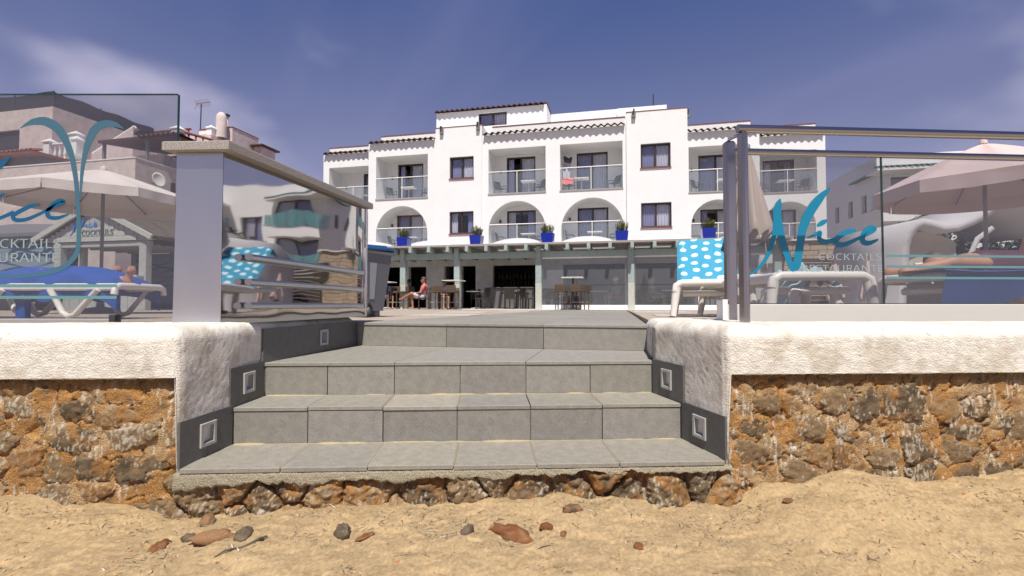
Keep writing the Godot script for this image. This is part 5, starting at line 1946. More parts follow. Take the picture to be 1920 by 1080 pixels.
# the steel clad block beside the steps, its long side polished like a mirror
func pillar() -> void:
	var a := Vector3(-1.81, 0.05, -2.66)
	var b := Vector3(-1.553, 0.05, -2.65)
	var e := Vector3(-1.262, 0.03, -4.237)
	var p := thing("steel_block", "stainless steel clad block with a grey stone top, one long side polished like a mirror", "wall", b)
	var long := (e - b)
	long.y = 0
	var ln := long.length()
	var x := long.normalized()
	var n := Vector3(-x.z, 0, x.x)
	var h := 0.925
	# mirror side, very slightly wavy sheet
	var g := Geo.new(true)
	var f := func(i: int, j: int) -> Vector3:
		var t := i / 60.0
		var y := lerpf(0.0, h, j / 40.0)
		var w := broad.get_noise_2d(t * 2.2, y * 2.0) * 0.0011 + broad.get_noise_2d(t * 5.0 + 9.0, y * 4.0) * 0.00015
		if t > 0.9:
			w += 0.012 * pow((t - 0.9) / 0.1, 2.0)
		return x * (t * ln) + Vector3(0, y, 0) + n * w
	g.sheet(60, 40, f)
	obj("mirror_sheet", g, mats.mirror_steel, p)
	# body behind it
	var w0 := a - b
	g = Geo.new()
	var q := [Vector3.ZERO + Vector3(0, 0, 0), w0, w0 + x * ln, x * ln]
	for k in [1, 2]:
		var k2: int = (k + 1) % 4
		g.quad(q[k], q[k2], q[k2] + Vector3(0, h, 0), q[k] + Vector3(0, h, 0))
	g.quad(q[0] - n * 0.01, q[1] - n * 0.01, q[1] + Vector3(0, h, 0), q[0] - n * 0.01 + Vector3(0, h, 0))
	obj("body", g, mats.brushed_steel, p)
	g = Geo.new(true)
	var ff := func(i: int, j: int) -> Vector3:
		var t := i / 12.0
		var y := lerpf(0.0, h, j / 20.0)
		return w0 * (1.0 - t) + Vector3(0, y, 0.004 + broad.get_noise_2d(t * 1.5 + 4.0, y * 1.6) * 0.002)
	g.sheet(12, 20, ff)
	obj("front_sheet", g, mats.brushed_steel, p)
	for k in 3:
		var y0: float = [0.375, 0.235, 0.10][k]
		g = Geo.new(true)
		g.tube([x * 0.16 + Vector3(0, y0, 0) + n * 0.035, x * (ln - 0.12) + Vector3(0, y0 - 0.01, 0) + n * 0.035], 0.026, 12, 0.75)
		obj("side_rail", g, mats.brushed_steel, p)
	g = Geo.new(true)
	g.tube([x * (ln + 0.012) + n * 0.0, x * (ln + 0.012) + Vector3(0, h, 0)], 0.02, 10)
	obj("end_trim", g, mats.steel, p)
	# stone top with an overhang
	g = Geo.new()
	var o := 0.05
	var c := [w0 + Vector3(-o, 0, o), n * o + Vector3(0.01, 0, o), x * (ln + o) + n * o, w0 + x * (ln + o) - n * o]
	var up := Vector3(0, h + 0.05, 0)
	slab(g, [c[0] + up, c[1] + up, c[2] + up, c[3] + up], Vector3(0, -0.048, 0), 0.006)
	obj("stone_top", g, mats.stone_slab, p)


# ---- sunbeds, parasols, shades ------------------------------------------------------------------------------------

# white plastic sunbed, foot end towards +z, the back raised by an angle
func sunbed(label: String, at: Vector3, yaw: float, back_angle: float, vee := false) -> Node3D:
	var b := thing("sunbed", label, "sun lounger", at, yaw, "white plastic sunbeds on the terrace")
	var m: Material = mats.white_plastic
	var w := 0.34
	for s in [-1.0, 1.0]:
		box_obj("side_rail", Vector3(s * (w - 0.025), 0.325, 0.0), Vector3(0.05, 0.075, 1.75), m, b, 0.015)
	var g := Geo.new(true)
	for z in [0.88, -0.88]:
		g = Geo.new(true)
		g.tube([Vector3(-w - 0.01, 0.25, z), Vector3(-w, 0.31, z), Vector3(-w + 0.05, 0.335, z), Vector3(0, 0.337, z), Vector3(w - 0.05, 0.335, z), Vector3(w, 0.31, z), Vector3(w + 0.01, 0.25, z)], 0.036, 10, 0.85)
		obj("end_rail", g, m, b)
	if not vee:
		for s in [-1.0, 1.0]:
			for z in [0.87, -0.87]:
				g = Geo.new(true)
				g.tube([Vector3(s * (w - 0.005), 0.31, z), Vector3(s * (w + 0.01), 0.2, z), Vector3(s * (w + 0.035), 0.0, z + 0.03 * signf(z))], [0.043, 0.040, 0.030], 10, 0.9)
				obj("leg", g, m, b)
		g = Geo.new(true)
		g.tube([Vector3(-w + 0.06, 0.23, 0.72), Vector3(w - 0.06, 0.23, 0.72)], 0.03, 8)
		obj("cross_bar", g, m, b)
	else:
		for s in [-1.0, 1.0]:
			for z in [0.45, -0.5]:
				g = Geo.new(true)
				g.tube([Vector3(s * w, 0.30, z + 0.26), Vector3(s * w, 0.17, z + 0.14), Vector3(s * w, 0.05, z + 0.04), Vector3(s * w, 0.03, z - 0.03), Vector3(s * w, 0.07, z - 0.09), Vector3(s * w, 0.2, z - 0.16), Vector3(s * w, 0.30, z - 0.22)], [0.035, 0.032, 0.034, 0.036, 0.034, 0.032, 0.035], 8, 0.8)
				obj("leg", g, m, b)
	var back_from := -0.12
	for k in 12:
		var z := 0.8 - k * 0.079
		if z > back_from:
			box_obj("slat", Vector3(0, 0.338, z), Vector3(w * 2 - 0.1, 0.018, 0.06), m, b, 0.005)
	var back := Node3D.new()
	back.position = Vector3(0, 0.345, back_from)
	back.rotation.x = back_angle
	hang(back, "backrest", b)
	for k in 10:
		box_obj("slat", Vector3(0, 0, -0.05 - k * 0.076), Vector3(w * 2 - 0.14, 0.018, 0.058), m, back, 0.005)
	for s in [-1.0, 1.0]:
		box_obj("back_rail", Vector3(s * (w - 0.06), 0.0, -0.38), Vector3(0.035, 0.035, 0.78), m, back, 0.008)
	return b


# cloth laid by a height function over a rectangle, hanging down at its edges
func cloth(called: String, label: String, m: Material, at: Vector3, yaw: float, nu: int, nv: int, f: Callable) -> MeshInstance3D:
	var g := Geo.new(true)
	g.sheet(nu, nv, f)
	var o := obj(called, g, m, self, at)
	o.rotation.y = yaw
	tag(o, label, "towel")
	return o


func parasol(label: String, at: Vector3, r: float, rim: float, top: float, m: Material, turn: float, valance: float, yaw_group := "open parasols over the sunbeds") -> void:
	var p := thing("parasol", label, "parasol", at, turn, yaw_group)
	var g := Geo.new(true)
	g.tube([Vector3(0, 0, 0), Vector3(0, top - at.y - 0.02, 0)], 0.026, 10)
	obj("pole", g, mats.grey_metal, p)
	g = Geo.new(true)
	g.lathe([Vector2(0.28, 0), Vector2(0.28, 0.06), Vector2(0.06, 0.1), Vector2(0.04, 0.3)], 18)
	obj("base", g, mats.grey_metal, p)
	var y0 := rim - at.y
	var y1 := top - at.y
	g = Geo.new(true)
	var n := 8
	var edge := func(a: float) -> float:
		var seg := TAU / n
		var q := fposmod(a, seg) - seg / 2
		return cos(seg / 2) / cos(q)
	var f := func(i: int, j: int) -> Vector3:
		var a := TAU * (i % 64) / 64.0
		var t := j / 10.0
		var sag := 0.05 * sin(t * PI) * absf(sin(a * n / 2.0))
		return Vector3(cos(a) * r * t * edge.call(a), lerpf(y1, y0, pow(t, 1.15)) - sag, sin(a) * r * t * edge.call(a))
	g.sheet(64, 10, f)
	obj("canopy", g, m, p)
	for k in n:
		g = Geo.new(true)
		var h := func(i: int, j: int) -> Vector3:
			var a := TAU * (k + i / 8.0) / n
			var e: float = edge.call(a - 0.0001 if i == 8 else a + 0.0001)
			var drop := valance * (1.0 + 0.10 * sin(i / 8.0 * PI)) * j / 4.0
			var bow := 1.0 + 0.012 * sin(i * 2.0 + k) * j / 4.0
			return Vector3(cos(a) * r * e * bow, y0 - drop, sin(a) * r * e * bow)
		g.sheet(8, 4, h)
		obj("valance", g, m, p)
		g = Geo.new(true)
		var a := TAU * k / n
		g.tube([Vector3(0, y1 - 0.06, 0), Vector3(cos(a) * r * 0.97, y0 - 0.035, sin(a) * r * 0.97)], 0.011, 5)
		obj("rib", g, mats.grey_metal, p)
	g = Geo.new(true)
	g.lathe([Vector2(0.05, 0.0), Vector2(0.045, 0.05), Vector2(0.0, 0.09)], 10, Vector3(0, y1 - 0.01, 0))
	obj("finial", g, m, p)


func folded_parasol(label: String, at: Vector3, top: float, low: float, r: float, m: Material) -> void:
	var p := thing("folded_parasol", label, "parasol", at)
	var g := Geo.new(true)
	g.tube([Vector3.ZERO, Vector3(0, top - at.y - 0.03, 0)], 0.024, 10)
	obj("pole", g, mats.grey_metal, p)
	g = Geo.new(true)
	g.lathe([Vector2(0.26, 0), Vector2(0.26, 0.06), Vector2(0.06, 0.1), Vector2(0.04, 0.25)], 18)
	obj("base", g, mats.grey_metal, p)
	g = Geo.new(true)
	var h := top - low
	var f := func(i: int, j: int) -> Vector3:
		var a := TAU * (i % 72) / 72.0
		var t := j / 22.0
		var rr := r * (0.12 + 0.88 * pow(t, 0.85)) * (1.0 + 0.24 * t * sin(a * 8.0 + 0.4) + 0.1 * t * sin(a * 3.0 + t * 2.0))
		var y := top - at.y - 0.06 - h * t + 0.06 * sin(a * 8.0) * t * t
		if j == 22:
			rr *= 0.93
		return Vector3(cos(a) * rr, y, sin(a) * rr)
	g.sheet(72, 22, f)
	obj("furled_canopy", g, m, p)
	g = Geo.new(true)
	g.lathe([Vector2(0.035, -0.08), Vector2(0.035, 0.0), Vector2(0.0, 0.03)], 10, Vector3(0, top - at.y, 0))
	obj("finial", g, mats.clay_cap if r < 0.2 else mats.grey_metal, p)
	g = Geo.new(true)
	g.tube([Vector3(r * 0.6, low - at.y, 0.1), Vector3(r * 0.7, low - at.y - 0.45, 0.12)], 0.006, 5)
	obj("cord", g, m, p)


func dotted_towel() -> StandardMaterial3D:
	var im := Image.create(256, 256, false, Image.FORMAT_RGB8)
	im.fill(Color(0.24, 0.57, 0.70))
	var r2 := RandomNumberGenerator.new()
	r2.seed = 5
	for gx in 5:
		for gy in 6:
			if r2.randf() < 0.1:
				continue
			var c := Vector2((gx + 0.5 + r2.randf_range(-0.13, 0.13)) * 256 / 5.0, (gy + 0.5 * (gx % 2) + r2.randf_range(-0.12, 0.12)) * 256 / 6.0)
			for x in range(-15, 16):
				for y in range(-12, 13):
					if pow(x / (14.5 + gx % 2), 2.0) + pow(y / (11.0 - gy % 3), 2.0) < 1.0:
						im.set_pixel(posmod(int(c.x) + x, 256), posmod(int(c.y) + y, 256), Color(0.78, 0.86, 0.87))
	var m := mat("dotted_towel", 1, 1, 1, 0.95)
	m.albedo_texture = ImageTexture.create_from_image(im)
	return m


func sunbeds() -> void:
	sunbed("white plastic sunbed with raised back under the blue dotted towel, beside the steel posts", Vector3(2.27, 0.03, -5.73), deg_to_rad(-19), 0.80)
	# dotted towel over the raised back
	var g := SurfaceTool.new()
	g.begin(Mesh.PRIMITIVE_TRIANGLES)
	g.set_smooth_group(0)
	var bb := Basis(Vector3.RIGHT, 0.80)
	var pos := func(i: int, j: int) -> Vector3:
		var x := -0.345 + 0.69 * i / 28.0
		var t := j / 24.0
		var fold := 0.009 * sin(x * 19.0 + t * 4.0) * (1.0 - t * 0.5) + 0.003 * sin(x * 57.0 - t * 9.0) + 0.035 * exp(-pow((x - 0.05 - 0.16 * (1 - t)) / 0.025, 2.0)) * (1.0 - t)
		var side := 0.035 * smoothstep(0.29, 0.345, absf(x))
		var p := Vector3(x, 0.022 + fold - side, -0.02 - 0.82 * minf(t / 0.8, 1.0))
		if t > 0.8:
			p.y -= 0.9 * (t - 0.8)
			p.z -= 0.015
		return Vector3(0, 0.345, -0.12) + bb * p
	for i in 28:
		for j in 24:
			for k in [[0, 0], [1, 1], [1, 0], [0, 0], [0, 1], [1, 1]]:
				g.set_uv(Vector2((i + k[0]) / 28.0, (j + k[1]) / 24.0 * 1.15))
				g.add_vertex(pos.call(i + k[0], j + k[1]))
	g.generate_normals()
	var o := obj("towel", g.commit(), dotted_towel(), self, Vector3(2.27, 0.03, -5.73))
	o.rotation.y = deg_to_rad(-19)
	tag(o, "bright blue towel with white dots over the raised back of a sunbed", "towel")
	sunbed("white plastic sunbed lying flat behind the right glass fence, below the word lettering", Vector3(2.37, 0.03, -4.55), deg_to_rad(-5), 0.02)
	sunbed("white plastic sunbed under the prone sunbather and blue towel at the right edge", Vector3(4.12, 0.03, -4.05), deg_to_rad(-86), 0.05)
	sunbed("white sunbed with curled legs under the blue covered sunbather behind the left glass", Vector3(-4.85, 0.0, -5.3), deg_to_rad(90), 0.03, true)
	sunbed("empty white sunbed with curled legs behind the left glass, at the edge of view", Vector3(-6.6, 0.0, -5.9), deg_to_rad(84), 0.3, true)
	# low plastic side table with a crumpled towel
	var t := thing("side_table", "low white plastic side table behind the steel posts of the right fence", "table", Vector3(2.42, 0.03, -4.95), -0.2)
	box_obj("tabletop", Vector3(0, 0.39, 0), Vector3(0.5, 0.04, 0.5), mats.white_plastic, t, 0.015)
	for k in 4:
		var lg := Geo.new(true)
		lg.tube([Vector3((1 if k & 1 else -1) * 0.21, 0.38, (1 if k & 2 else -1) * 0.21), Vector3((1 if k & 1 else -1) * 0.24, 0.0, (1 if k & 2 else -1) * 0.24)], [0.045, 0.03], 8)
		obj("leg", lg, mats.white_plastic, t)
	t = thing("side_table", "low white plastic side table holding the crumpled pale blue towel behind the right glass", "table", Vector3(2.32, 0.0, -4.0), 0.1)
	box_obj("tabletop", Vector3(0, 0.26, 0), Vector3(0.42, 0.04, 0.42), mats.white_plastic, t, 0.015)
	for k in 4:
		var lg := Geo.new(true)
		lg.tube([Vector3((1 if k & 1 else -1) * 0.17, 0.25, (1 if k & 2 else -1) * 0.17), Vector3((1 if k & 1 else -1) * 0.2, 0.0, (1 if k & 2 else -1) * 0.2)], [0.045, 0.03], 8)
		obj("leg", lg, mats.white_plastic, t)
	var crumple := func(i: int, j: int) -> Vector3:
		var u := i / 24.0 * 2 - 1
		var v := j / 24.0 * 2 - 1
		var x := u * 0.24
		var z := v * 0.2
		var y := 0.15 * exp(-pow((u - 0.25) / 0.7, 2.0)) + 0.035 * sin(u * 11.0 + v * 3.0) + 0.02 * sin(v * 9.0)
		y -= 0.26 * smoothstep(-0.35, -1.0, u) + 0.10 * smoothstep(0.55, 1.0, absf(v))
		return Vector3(x, y, z)
	cloth("towel", "crumpled pale blue towel slung over the low table behind the right glass", mats.aqua_towel, Vector3(2.27, 0.30, -3.98), 0.1, 24, 24, crumple)
	# deep blue towels
	var over := func(i: int, j: int) -> Vector3:
		var u := i / 50.0
		var v := j / 20.0 * 2 - 1
		var x := lerpf(-1.15, 1.02, u)
		var hump := 0.14 * exp(-pow((u - 0.74) / 0.17, 2.0)) + 0.09 * exp(-pow((u - 0.52) / 0.12, 2.0)) + 0.05 + 0.07 * smoothstep(0.0, 0.15, u) * smoothstep(0.55, 0.4, u)
		var y := 0.365 + hump * (1.0 - pow(absf(v), 2.4)) + 0.008 * sin(u * 40.0 + v * 4.0)
		var z := v * 0.36
		if absf(v) > 0.86:
			y -= (absf(v) - 0.86) * (1.1 + 0.25 * sin(u * 21.0))
			z = signf(v) * (0.31 + 0.03 * sin(u * 30.0))
		y -= 0.10 * smoothstep(0.93, 1.0, u)
		return Vector3(x, y, z)
	cloth("towel", "deep blue towel wrapped over the reclining sunbather behind the left glass", mats.blue_towel, Vector3(-4.98, 0.0, -5.3), 0.0, 50, 20, over)
	var hangs := func(i: int, j: int) -> Vector3:
		var u := i / 40.0
		var t2 := j / 14.0
		var x := lerpf(-0.80, 1.35, u)
		var y := 0.385 - 0.012 * sin(u * 9.0)
		var z := -0.12 + 0.42 * minf(t2 / 0.4, 1.0)
		if t2 > 0.4:
			var drop := 0.24 + 0.05 * sin(u * 16.0) + 0.05 * exp(-pow((u - 0.13) / 0.08, 2.0))
			y -= drop * (t2 - 0.4) / 0.6
			z += 0.03 * sin(u * 26.0) * (t2 - 0.4)
			x -= 0.10 * (t2 - 0.4) * (1.0 - smoothstep(0.0, 0.3, u))
		return Vector3(x, y, z)
	cloth("towel", "deep blue towel hanging from the sunbed of the prone sunbather, right edge", mat("denim_towel", 0.035, 0.10, 0.30, 0.95), Vector3(3.92, 0.03, -3.93), deg_to_rad(4), 40, 14, hangs)
	parasol("open beige parasol with a hanging valance behind the left glass", Vector3(-7.05, 0, -8.5), 1.46, 1.97, 2.46, mats.canvas, 0.2, 0.14)
	parasol("open pinkish parasol with a hanging valance at the right edge, behind the rails", Vector3(7.05, 0.03, -7.35), 1.36, 1.90, 2.55, mats.pink_canvas, 0.3, 0.18)
	folded_parasol("furled beige parasol standing just behind the steel posts of the right fence", Vector3(2.87, 0.03, -6.0), 2.09, 1.03, 0.235, mats.folded_canvas)
	folded_parasol("slim furled pink parasol beside the pink lifebuoy", Vector3(8.62, 0, -12.0), 1.28, 0.3, 0.17, mats.pink_canvas)
	folded_parasol("slim furled pink parasol behind the middle of the blue script", Vector3(7.83, 0, -12.0), 1.20, 0.3, 0.17, mats.pink_canvas)
	# wavy white sun shelters
	var s := thing("sun_shelter", "white wave shaped sun shelter with cream cloth sides, behind the right glass", "canopy", Vector3(8.6, 0, -11.0))
	var prof := [[8.55, 0.0], [8.57, 0.6], [8.63, 1.0], [8.66, 1.44], [8.75, 1.71], [8.94, 1.95], [9.17, 2.05], [9.37, 2.02], [9.66, 1.93], [9.91, 1.95], [10.23, 2.08], [10.49, 2.22], [10.74, 2.41], [11.0, 2.49], [11.35, 2.49], [11.9, 2.3], [12.3, 2.06], [12.8, 1.96], [13.3, 2.1], [13.8, 2.4], [14.3, 2.5], [14.9, 2.3], [15.3, 1.7], [15.42, 0.8], [15.45, 0.0]]
	var gg := Geo.new(true)
	var np := prof.size() - 1
	var band := func(i: int, j: int) -> Vector3:
		var p := Vector2(prof[i][0], prof[i][1])
		var d: Vector2 = (Vector2(prof[mini(i + 1, np)][0], prof[mini(i + 1, np)][1]) - Vector2(prof[maxi(i - 1, 0)][0], prof[maxi(i - 1, 0)][1])).normalized()
		var inner := Vector2(d.y, -d.x) * 0.19
		var z: float = [0.0, 0.0, -2.4, -2.4, 0.0][j]
		var q: Vector2 = p if j in [0, 3, 4] else p + inner
		if j == 3:
			z = -2.4
		q.y = maxf(q.y, 0.0)
		return Vector3(q.x - 8.6, q.y, z)
	gg.sheet(np, 4, band)
	obj("shell", gg, mats.shade_cloth, s)
	var lg2 := Geo.new(true)
	lg2.tube([Vector3(1.55, 0.0, -0.1), Vector3(1.58, 0.7, -0.1), Vector3(1.66, 1.2, -0.1), Vector3(1.85, 1.6, -0.1), Vector3(2.2, 1.85, -0.1)], 0.06, 8, 0.6)
	obj("inner_leg", lg2, mats.shade_cloth, s)
	gg = Geo.new(true)
	var side := func(i: int, j: int) -> Vector3:
		var x := lerpf(0.12, 1.55, i / 16.0)
		var top := 1.55 + 0.25 * sin(i / 16.0 * PI)
		return Vector3(x, lerpf(0.55, top, j / 8.0), -0.35 + 0.05 * sin(i * 0.8 + j * 0.3))
	gg.sheet(16, 8, side)
	obj("side_cloth", gg, mat("cream_cloth", 0.50, 0.46, 0.38, 0.9), s)
	box_obj("day_bed", Vector3(2.2, 0.3, -1.2), Vector3(4.0, 0.6, 1.8), mats.dark_wicker, s, 0.03)
	var g3 := Geo.new(true)
	g3.tube([Vector3(0.1, 1.0, 0.3), Vector3(2.9, 1.28, 0.25)], 0.025, 6)
	obj("tie_bar", g3, mats.white_paint, s)


# ---- people -------------------------------------------------------------------------------------------------------

const SKIN_TONE := Color(0.42, 0.235, 0.155)
const DARK_HAIR := Color(0.022, 0.016, 0.013)


func head_bones(at: Vector3, face: Vector3, tone: Color) -> Array:
	var s := face.cross(Vector3.UP).normalized()
	return [[at + Vector3(0, 0.02, 0) - face * 0.02, at + Vector3(0, 0.03, 0), 0.092, 0.088, tone],
		[at + face * 0.03 + Vector3(0, -0.05, 0), at + face * 0.045 + Vector3(0, -0.085, 0), 0.06, 0.042, tone],
		[at + face * 0.095 + Vector3(0, 0.005, 0), at + face * 0.112 + Vector3(0, -0.025, 0), 0.012, 0.017, tone],
		[at + s * 0.092, at + s * 0.094 - Vector3(0, 0.03, 0), 0.018, 0.012, tone], [at - s * 0.092, at - s * 0.094 - Vector3(0, 0.03, 0), 0.018, 0.012, tone]]


# a person who sits, facing local +z; at is the floor below the seat
func seated(label: String, at: Vector3, yaw: float, seat: float, tone: Color, top: Color, bottom: Color, hair: Color, crossed: bool, long_hair := false, cap := Color(0, 0, 0, 0)) -> void:
	var p := thing("person", label, "person", at, yaw)
	var lift := Vector3(0, seat - 0.42, 0)
	var pelvis := Vector3(0, 0.50, 0) + lift
	var chest := Vector3(0, 0.84, -0.08) + lift
	var neck := Vector3(0, 0.99, -0.08) + lift
	var head := Vector3(0, 1.14, -0.04) + lift
	var body := [[pelvis, chest, 0.135, 0.135, tone], [chest, neck, 0.11, 0.055, tone], [neck, head - Vector3(0, 0.07, 0), 0.052, 0.05, tone]]
	var cloth_top := [[pelvis, chest, 0.15, 0.15, top], [chest + Vector3(-0.13, 0.05, 0), chest + Vector3(0.13, 0.05, 0), 0.09, 0.09, top]]
	var cloth_low := [[pelvis - Vector3(0.05, 0, 0), pelvis + Vector3(0.05, 0, 0), 0.155, 0.155, bottom]]
	for s in [-1.0, 1.0]:
		var sh := chest + Vector3(s * 0.175, 0.07, 0)
		var el := Vector3(s * 0.23, 0.64, 0.06) + lift
		var hd := Vector3(s * 0.08, 0.60, 0.27) + lift
		body.append_array([[sh, el, 0.052, 0.042, tone], [el, hd, 0.042, 0.03, tone], [hd, hd + Vector3(-s * 0.02, -0.02, 0.09), 0.034, 0.022, tone], [hd + Vector3(-s * 0.03, 0.0, 0.02), hd + Vector3(-s * 0.06, 0.01, 0.06), 0.014, 0.011, tone]])
		cloth_top.append([sh, sh.lerp(el, 0.5), 0.068, 0.062, top])
		var hip := pelvis + Vector3(s * 0.095, -0.02, 0.02)
		var knee := Vector3(s * 0.11, 0.49, 0.43) + lift
		var ankle := Vector3(s * 0.10, 0.09 + maxf(seat - 0.5, 0.0), 0.40)
		if crossed and s > 0:
			knee = Vector3(0.02, 0.60, 0.44) + lift
			ankle = Vector3(-0.12, 0.42, 0.80) + lift
		var toe := ankle + (Vector3(0, -0.055, 0.16) if not (crossed and s > 0) else Vector3(-0.02, -0.06, 0.15))
		body.append_array([[hip, knee, 0.088, 0.06, tone], [knee, ankle, 0.06, 0.038, tone], [ankle - Vector3(0, 0.03, 0.02), toe, 0.04, 0.026, tone]])
		cloth_low.append([hip, hip.lerp(knee, 0.62), 0.105, 0.092, bottom])
	body.append_array(head_bones(head, Vector3(0, 0, 1), tone))
	var g := Geo.new(true)
	skin(body, 0.02, 0.03, g)
	obj("body", g, mats.skin, p)
	g = Geo.new(true)
	skin(cloth_top, 0.026, 0.03, g)
	obj("shirt", g, mats.skin, p)
	g = Geo.new(true)
	skin(cloth_low, 0.026, 0.03, g)
	obj("shorts", g, mats.skin, p)
	g = Geo.new(true)
	var hb := [[head + Vector3(0, 0.045, -0.035), head + Vector3(0, 0.06, 0.0), 0.098, 0.094, hair]]
	if long_hair:
		hb.append([head + Vector3(0, 0, -0.07), neck + Vector3(0, -0.05, -0.07), 0.07, 0.05, hair])
	skin(hb, 0.02, 0.02, g)
	obj("hair", g, mats.skin, p)
	if cap.a > 0.0:
		g = Geo.new(true)
		skin([[head + Vector3(0, 0.07, -0.01), head + Vector3(0, 0.075, 0.01), 0.105, 0.104, cap], [head + Vector3(-0.04, 0.06, 0.12), head + Vector3(0.04, 0.06, 0.12), 0.03, 0.03, cap]], 0.02, 0.02, g)
		obj("cap", g, mats.skin, p)
	g = Geo.new(true)
	for s in [-1.0, 1.0]:
		g.col = Color(0.02, 0.015, 0.012)
		g.lathe([Vector2(0.0, 0.0), Vector2(0.013, 0.004), Vector2(0.0, 0.008)], 8, head + Vector3(s * 0.034, 0.012, 0.088), Basis(Vector3.RIGHT, PI / 2))
	obj("eyes", g, mats.skin, p)


func people() -> void:
	var pink := Color(0.55, 0.17, 0.17)
	var y := -0.085
	seated("person in pink top and pale shorts sitting cross legged at the bar front", hp(-7.95, y, 19.15), HOTEL_YAW - 1.25, 0.46, Color(0.36, 0.17, 0.10), pink, Color(0.55, 0.50, 0.56), Color(0.06, 0.035, 0.025), true)
	seated("person in a dark cap sitting in the shade behind the person in pink", hp(-9.5, y, 21.3), HOTEL_YAW + 0.3, 0.46, Color(0.25, 0.14, 0.09), Color(0.10, 0.09, 0.09), Color(0.1, 0.1, 0.12), DARK_HAIR, false, false, Color(0.03, 0.03, 0.035, 1))
	seated("dark haired person in a white shirt just right of the person in pink", hp(-7.45, y, 20.4), HOTEL_YAW + 0.5, 0.42, SKIN_TONE, Color(0.55, 0.55, 0.58), Color(0.08, 0.08, 0.1), DARK_HAIR, false)
	seated("bald person in a light blue shirt at the bar, beside the wheelie bin", hp(-10.2, y, 20.5), HOTEL_YAW + 0.8, 0.46, Color(0.45, 0.22, 0.15), Color(0.20, 0.30, 0.52), Color(0.12, 0.16, 0.28), Color(0.42, 0.21, 0.14), false)
	seated("fair haired person dining behind the glass of the right bay", hp(1.35, y, 21.2), HOTEL_YAW + 1.4, 0.46, SKIN_TONE, Color(0.25, 0.25, 0.24), Color(0.10, 0.14, 0.26), Color(0.30, 0.22, 0.12), false, true)
	seated("person in a white cap and grey shirt sitting behind the glass of the middle bay", hp(-0.2, y, 21.4), HOTEL_YAW - 0.9, 0.46, SKIN_TONE, Color(0.20, 0.21, 0.20), Color(0.3, 0.08, 0.1), Color(0.1, 0.08, 0.06), false, false, Color(0.7, 0.7, 0.68, 1))
	seated("dark haired person with bare back sitting on a sunbed at the right edge", Vector3(6.5, 0.03, -6.0), 2.6, 0.40, Color(0.46, 0.24, 0.16), Color(0.47, 0.25, 0.17), Color(0.03, 0.03, 0.05), DARK_HAIR, false)
	# prone sunbather at the right
	var p := thing("person", "sunbather lying face down with folded arms on the sunbed at the right edge", "person", Vector3(3.55, 0.39, -4.12))
	var t := Color(0.46, 0.225, 0.135)
	var b := [[Vector3(0.24, 0.07, 0), Vector3(0.75, 0.08, 0), 0.12, 0.115, t], [Vector3(0.75, 0.08, 0), Vector3(1.0, 0.08, 0), 0.115, 0.12, t],
		[Vector3(0.18, 0.08, 0), Vector3(0.05, 0.06, 0.02), 0.06, 0.052, t],
		[Vector3(0.22, 0.09, 0.17), Vector3(-0.02, 0.1, 0.16), 0.052, 0.046, t], [Vector3(-0.02, 0.10, 0.16), Vector3(-0.36, 0.02, 0.10), 0.046, 0.042, t], [Vector3(-0.36, 0.02, 0.10), Vector3(-0.14, 0.02, -0.06), 0.042, 0.03, t],
		[Vector3(0.22, 0.08, -0.17), Vector3(-0.25, 0.04, -0.22), 0.05, 0.042, t], [Vector3(-0.25, 0.04, -0.22), Vector3(-0.12, 0.02, 0.02), 0.04, 0.03, t],
		[Vector3(-0.14, 0.02, -0.06), Vector3(-0.07, 0.02, -0.09), 0.034, 0.022, t],
		[Vector3(1.0, 0.07, 0.1), Vector3(1.45, 0.05, 0.11), 0.09, 0.062, t], [Vector3(1.0, 0.07, -0.1), Vector3(1.45, 0.05, -0.11), 0.09, 0.062, t],
		[Vector3(1.45, 0.05, 0.11), Vector3(1.85, 0.05, 0.1), 0.06, 0.036, t], [Vector3(1.45, 0.05, -0.11), Vector3(1.85, 0.05, -0.1), 0.06, 0.036, t]]
	b.append_array([[Vector3(0.0, 0.08, 0.02), Vector3(-0.04, 0.09, 0.03), 0.09, 0.085, t], [Vector3(-0.03, 0.06, 0.09), Vector3(-0.07, 0.05, 0.11), 0.04, 0.03, t]])
	var g := Geo.new(true)
	skin(b, 0.015, 0.03, g)
	obj("body", g, mats.skin, p)
	g = Geo.new(true)
	skin([[Vector3(0.03, 0.115, -0.01), Vector3(-0.03, 0.13, 0.0), 0.085, 0.08, Color(0.10, 0.06, 0.04)]], 0.015, 0.02, g)
	obj("hair", g, mats.skin, p)
	g = Geo.new(true)
	var wine := Color(0.09, 0.03, 0.045)
	skin([[Vector3(0.36, 0.075, 0), Vector3(0.75, 0.085, 0), 0.14, 0.13, wine]], 0.02, 0.03, g)
	obj("shirt", g, mats.skin, p)
	# sunbather under the blue towel at the left: only feet and shins show
	p = thing("person", "reclining sunbather wrapped in a blue towel behind the left glass, bare feet showing", "person", Vector3(-4.9, 0.36, -5.3))
	t = Color(0.45, 0.22, 0.15)
	b = [[Vector3(-0.75, 0.03, 0), Vector3(-0.25, 0.03, 0), 0.085, 0.085, t], [Vector3(-0.25, 0.03, 0), Vector3(-0.05, 0.06, 0), 0.085, 0.11, t], [Vector3(-0.75, 0.03, 0), Vector3(-0.98, 0.08, 0), 0.055, 0.05, t],
		[Vector3(-0.02, 0.08, 0.1), Vector3(0.42, 0.09, 0.12), 0.085, 0.06, t], [Vector3(0.42, 0.09, 0.12), Vector3(0.84, 0.045, 0.12), 0.062, 0.036, t],
		[Vector3(-0.02, 0.08, -0.1), Vector3(0.25, 0.12, -0.15), 0.085, 0.06, t], [Vector3(0.25, 0.12, -0.15), Vector3(0.46, 0.06, -0.16), 0.06, 0.038, t]]
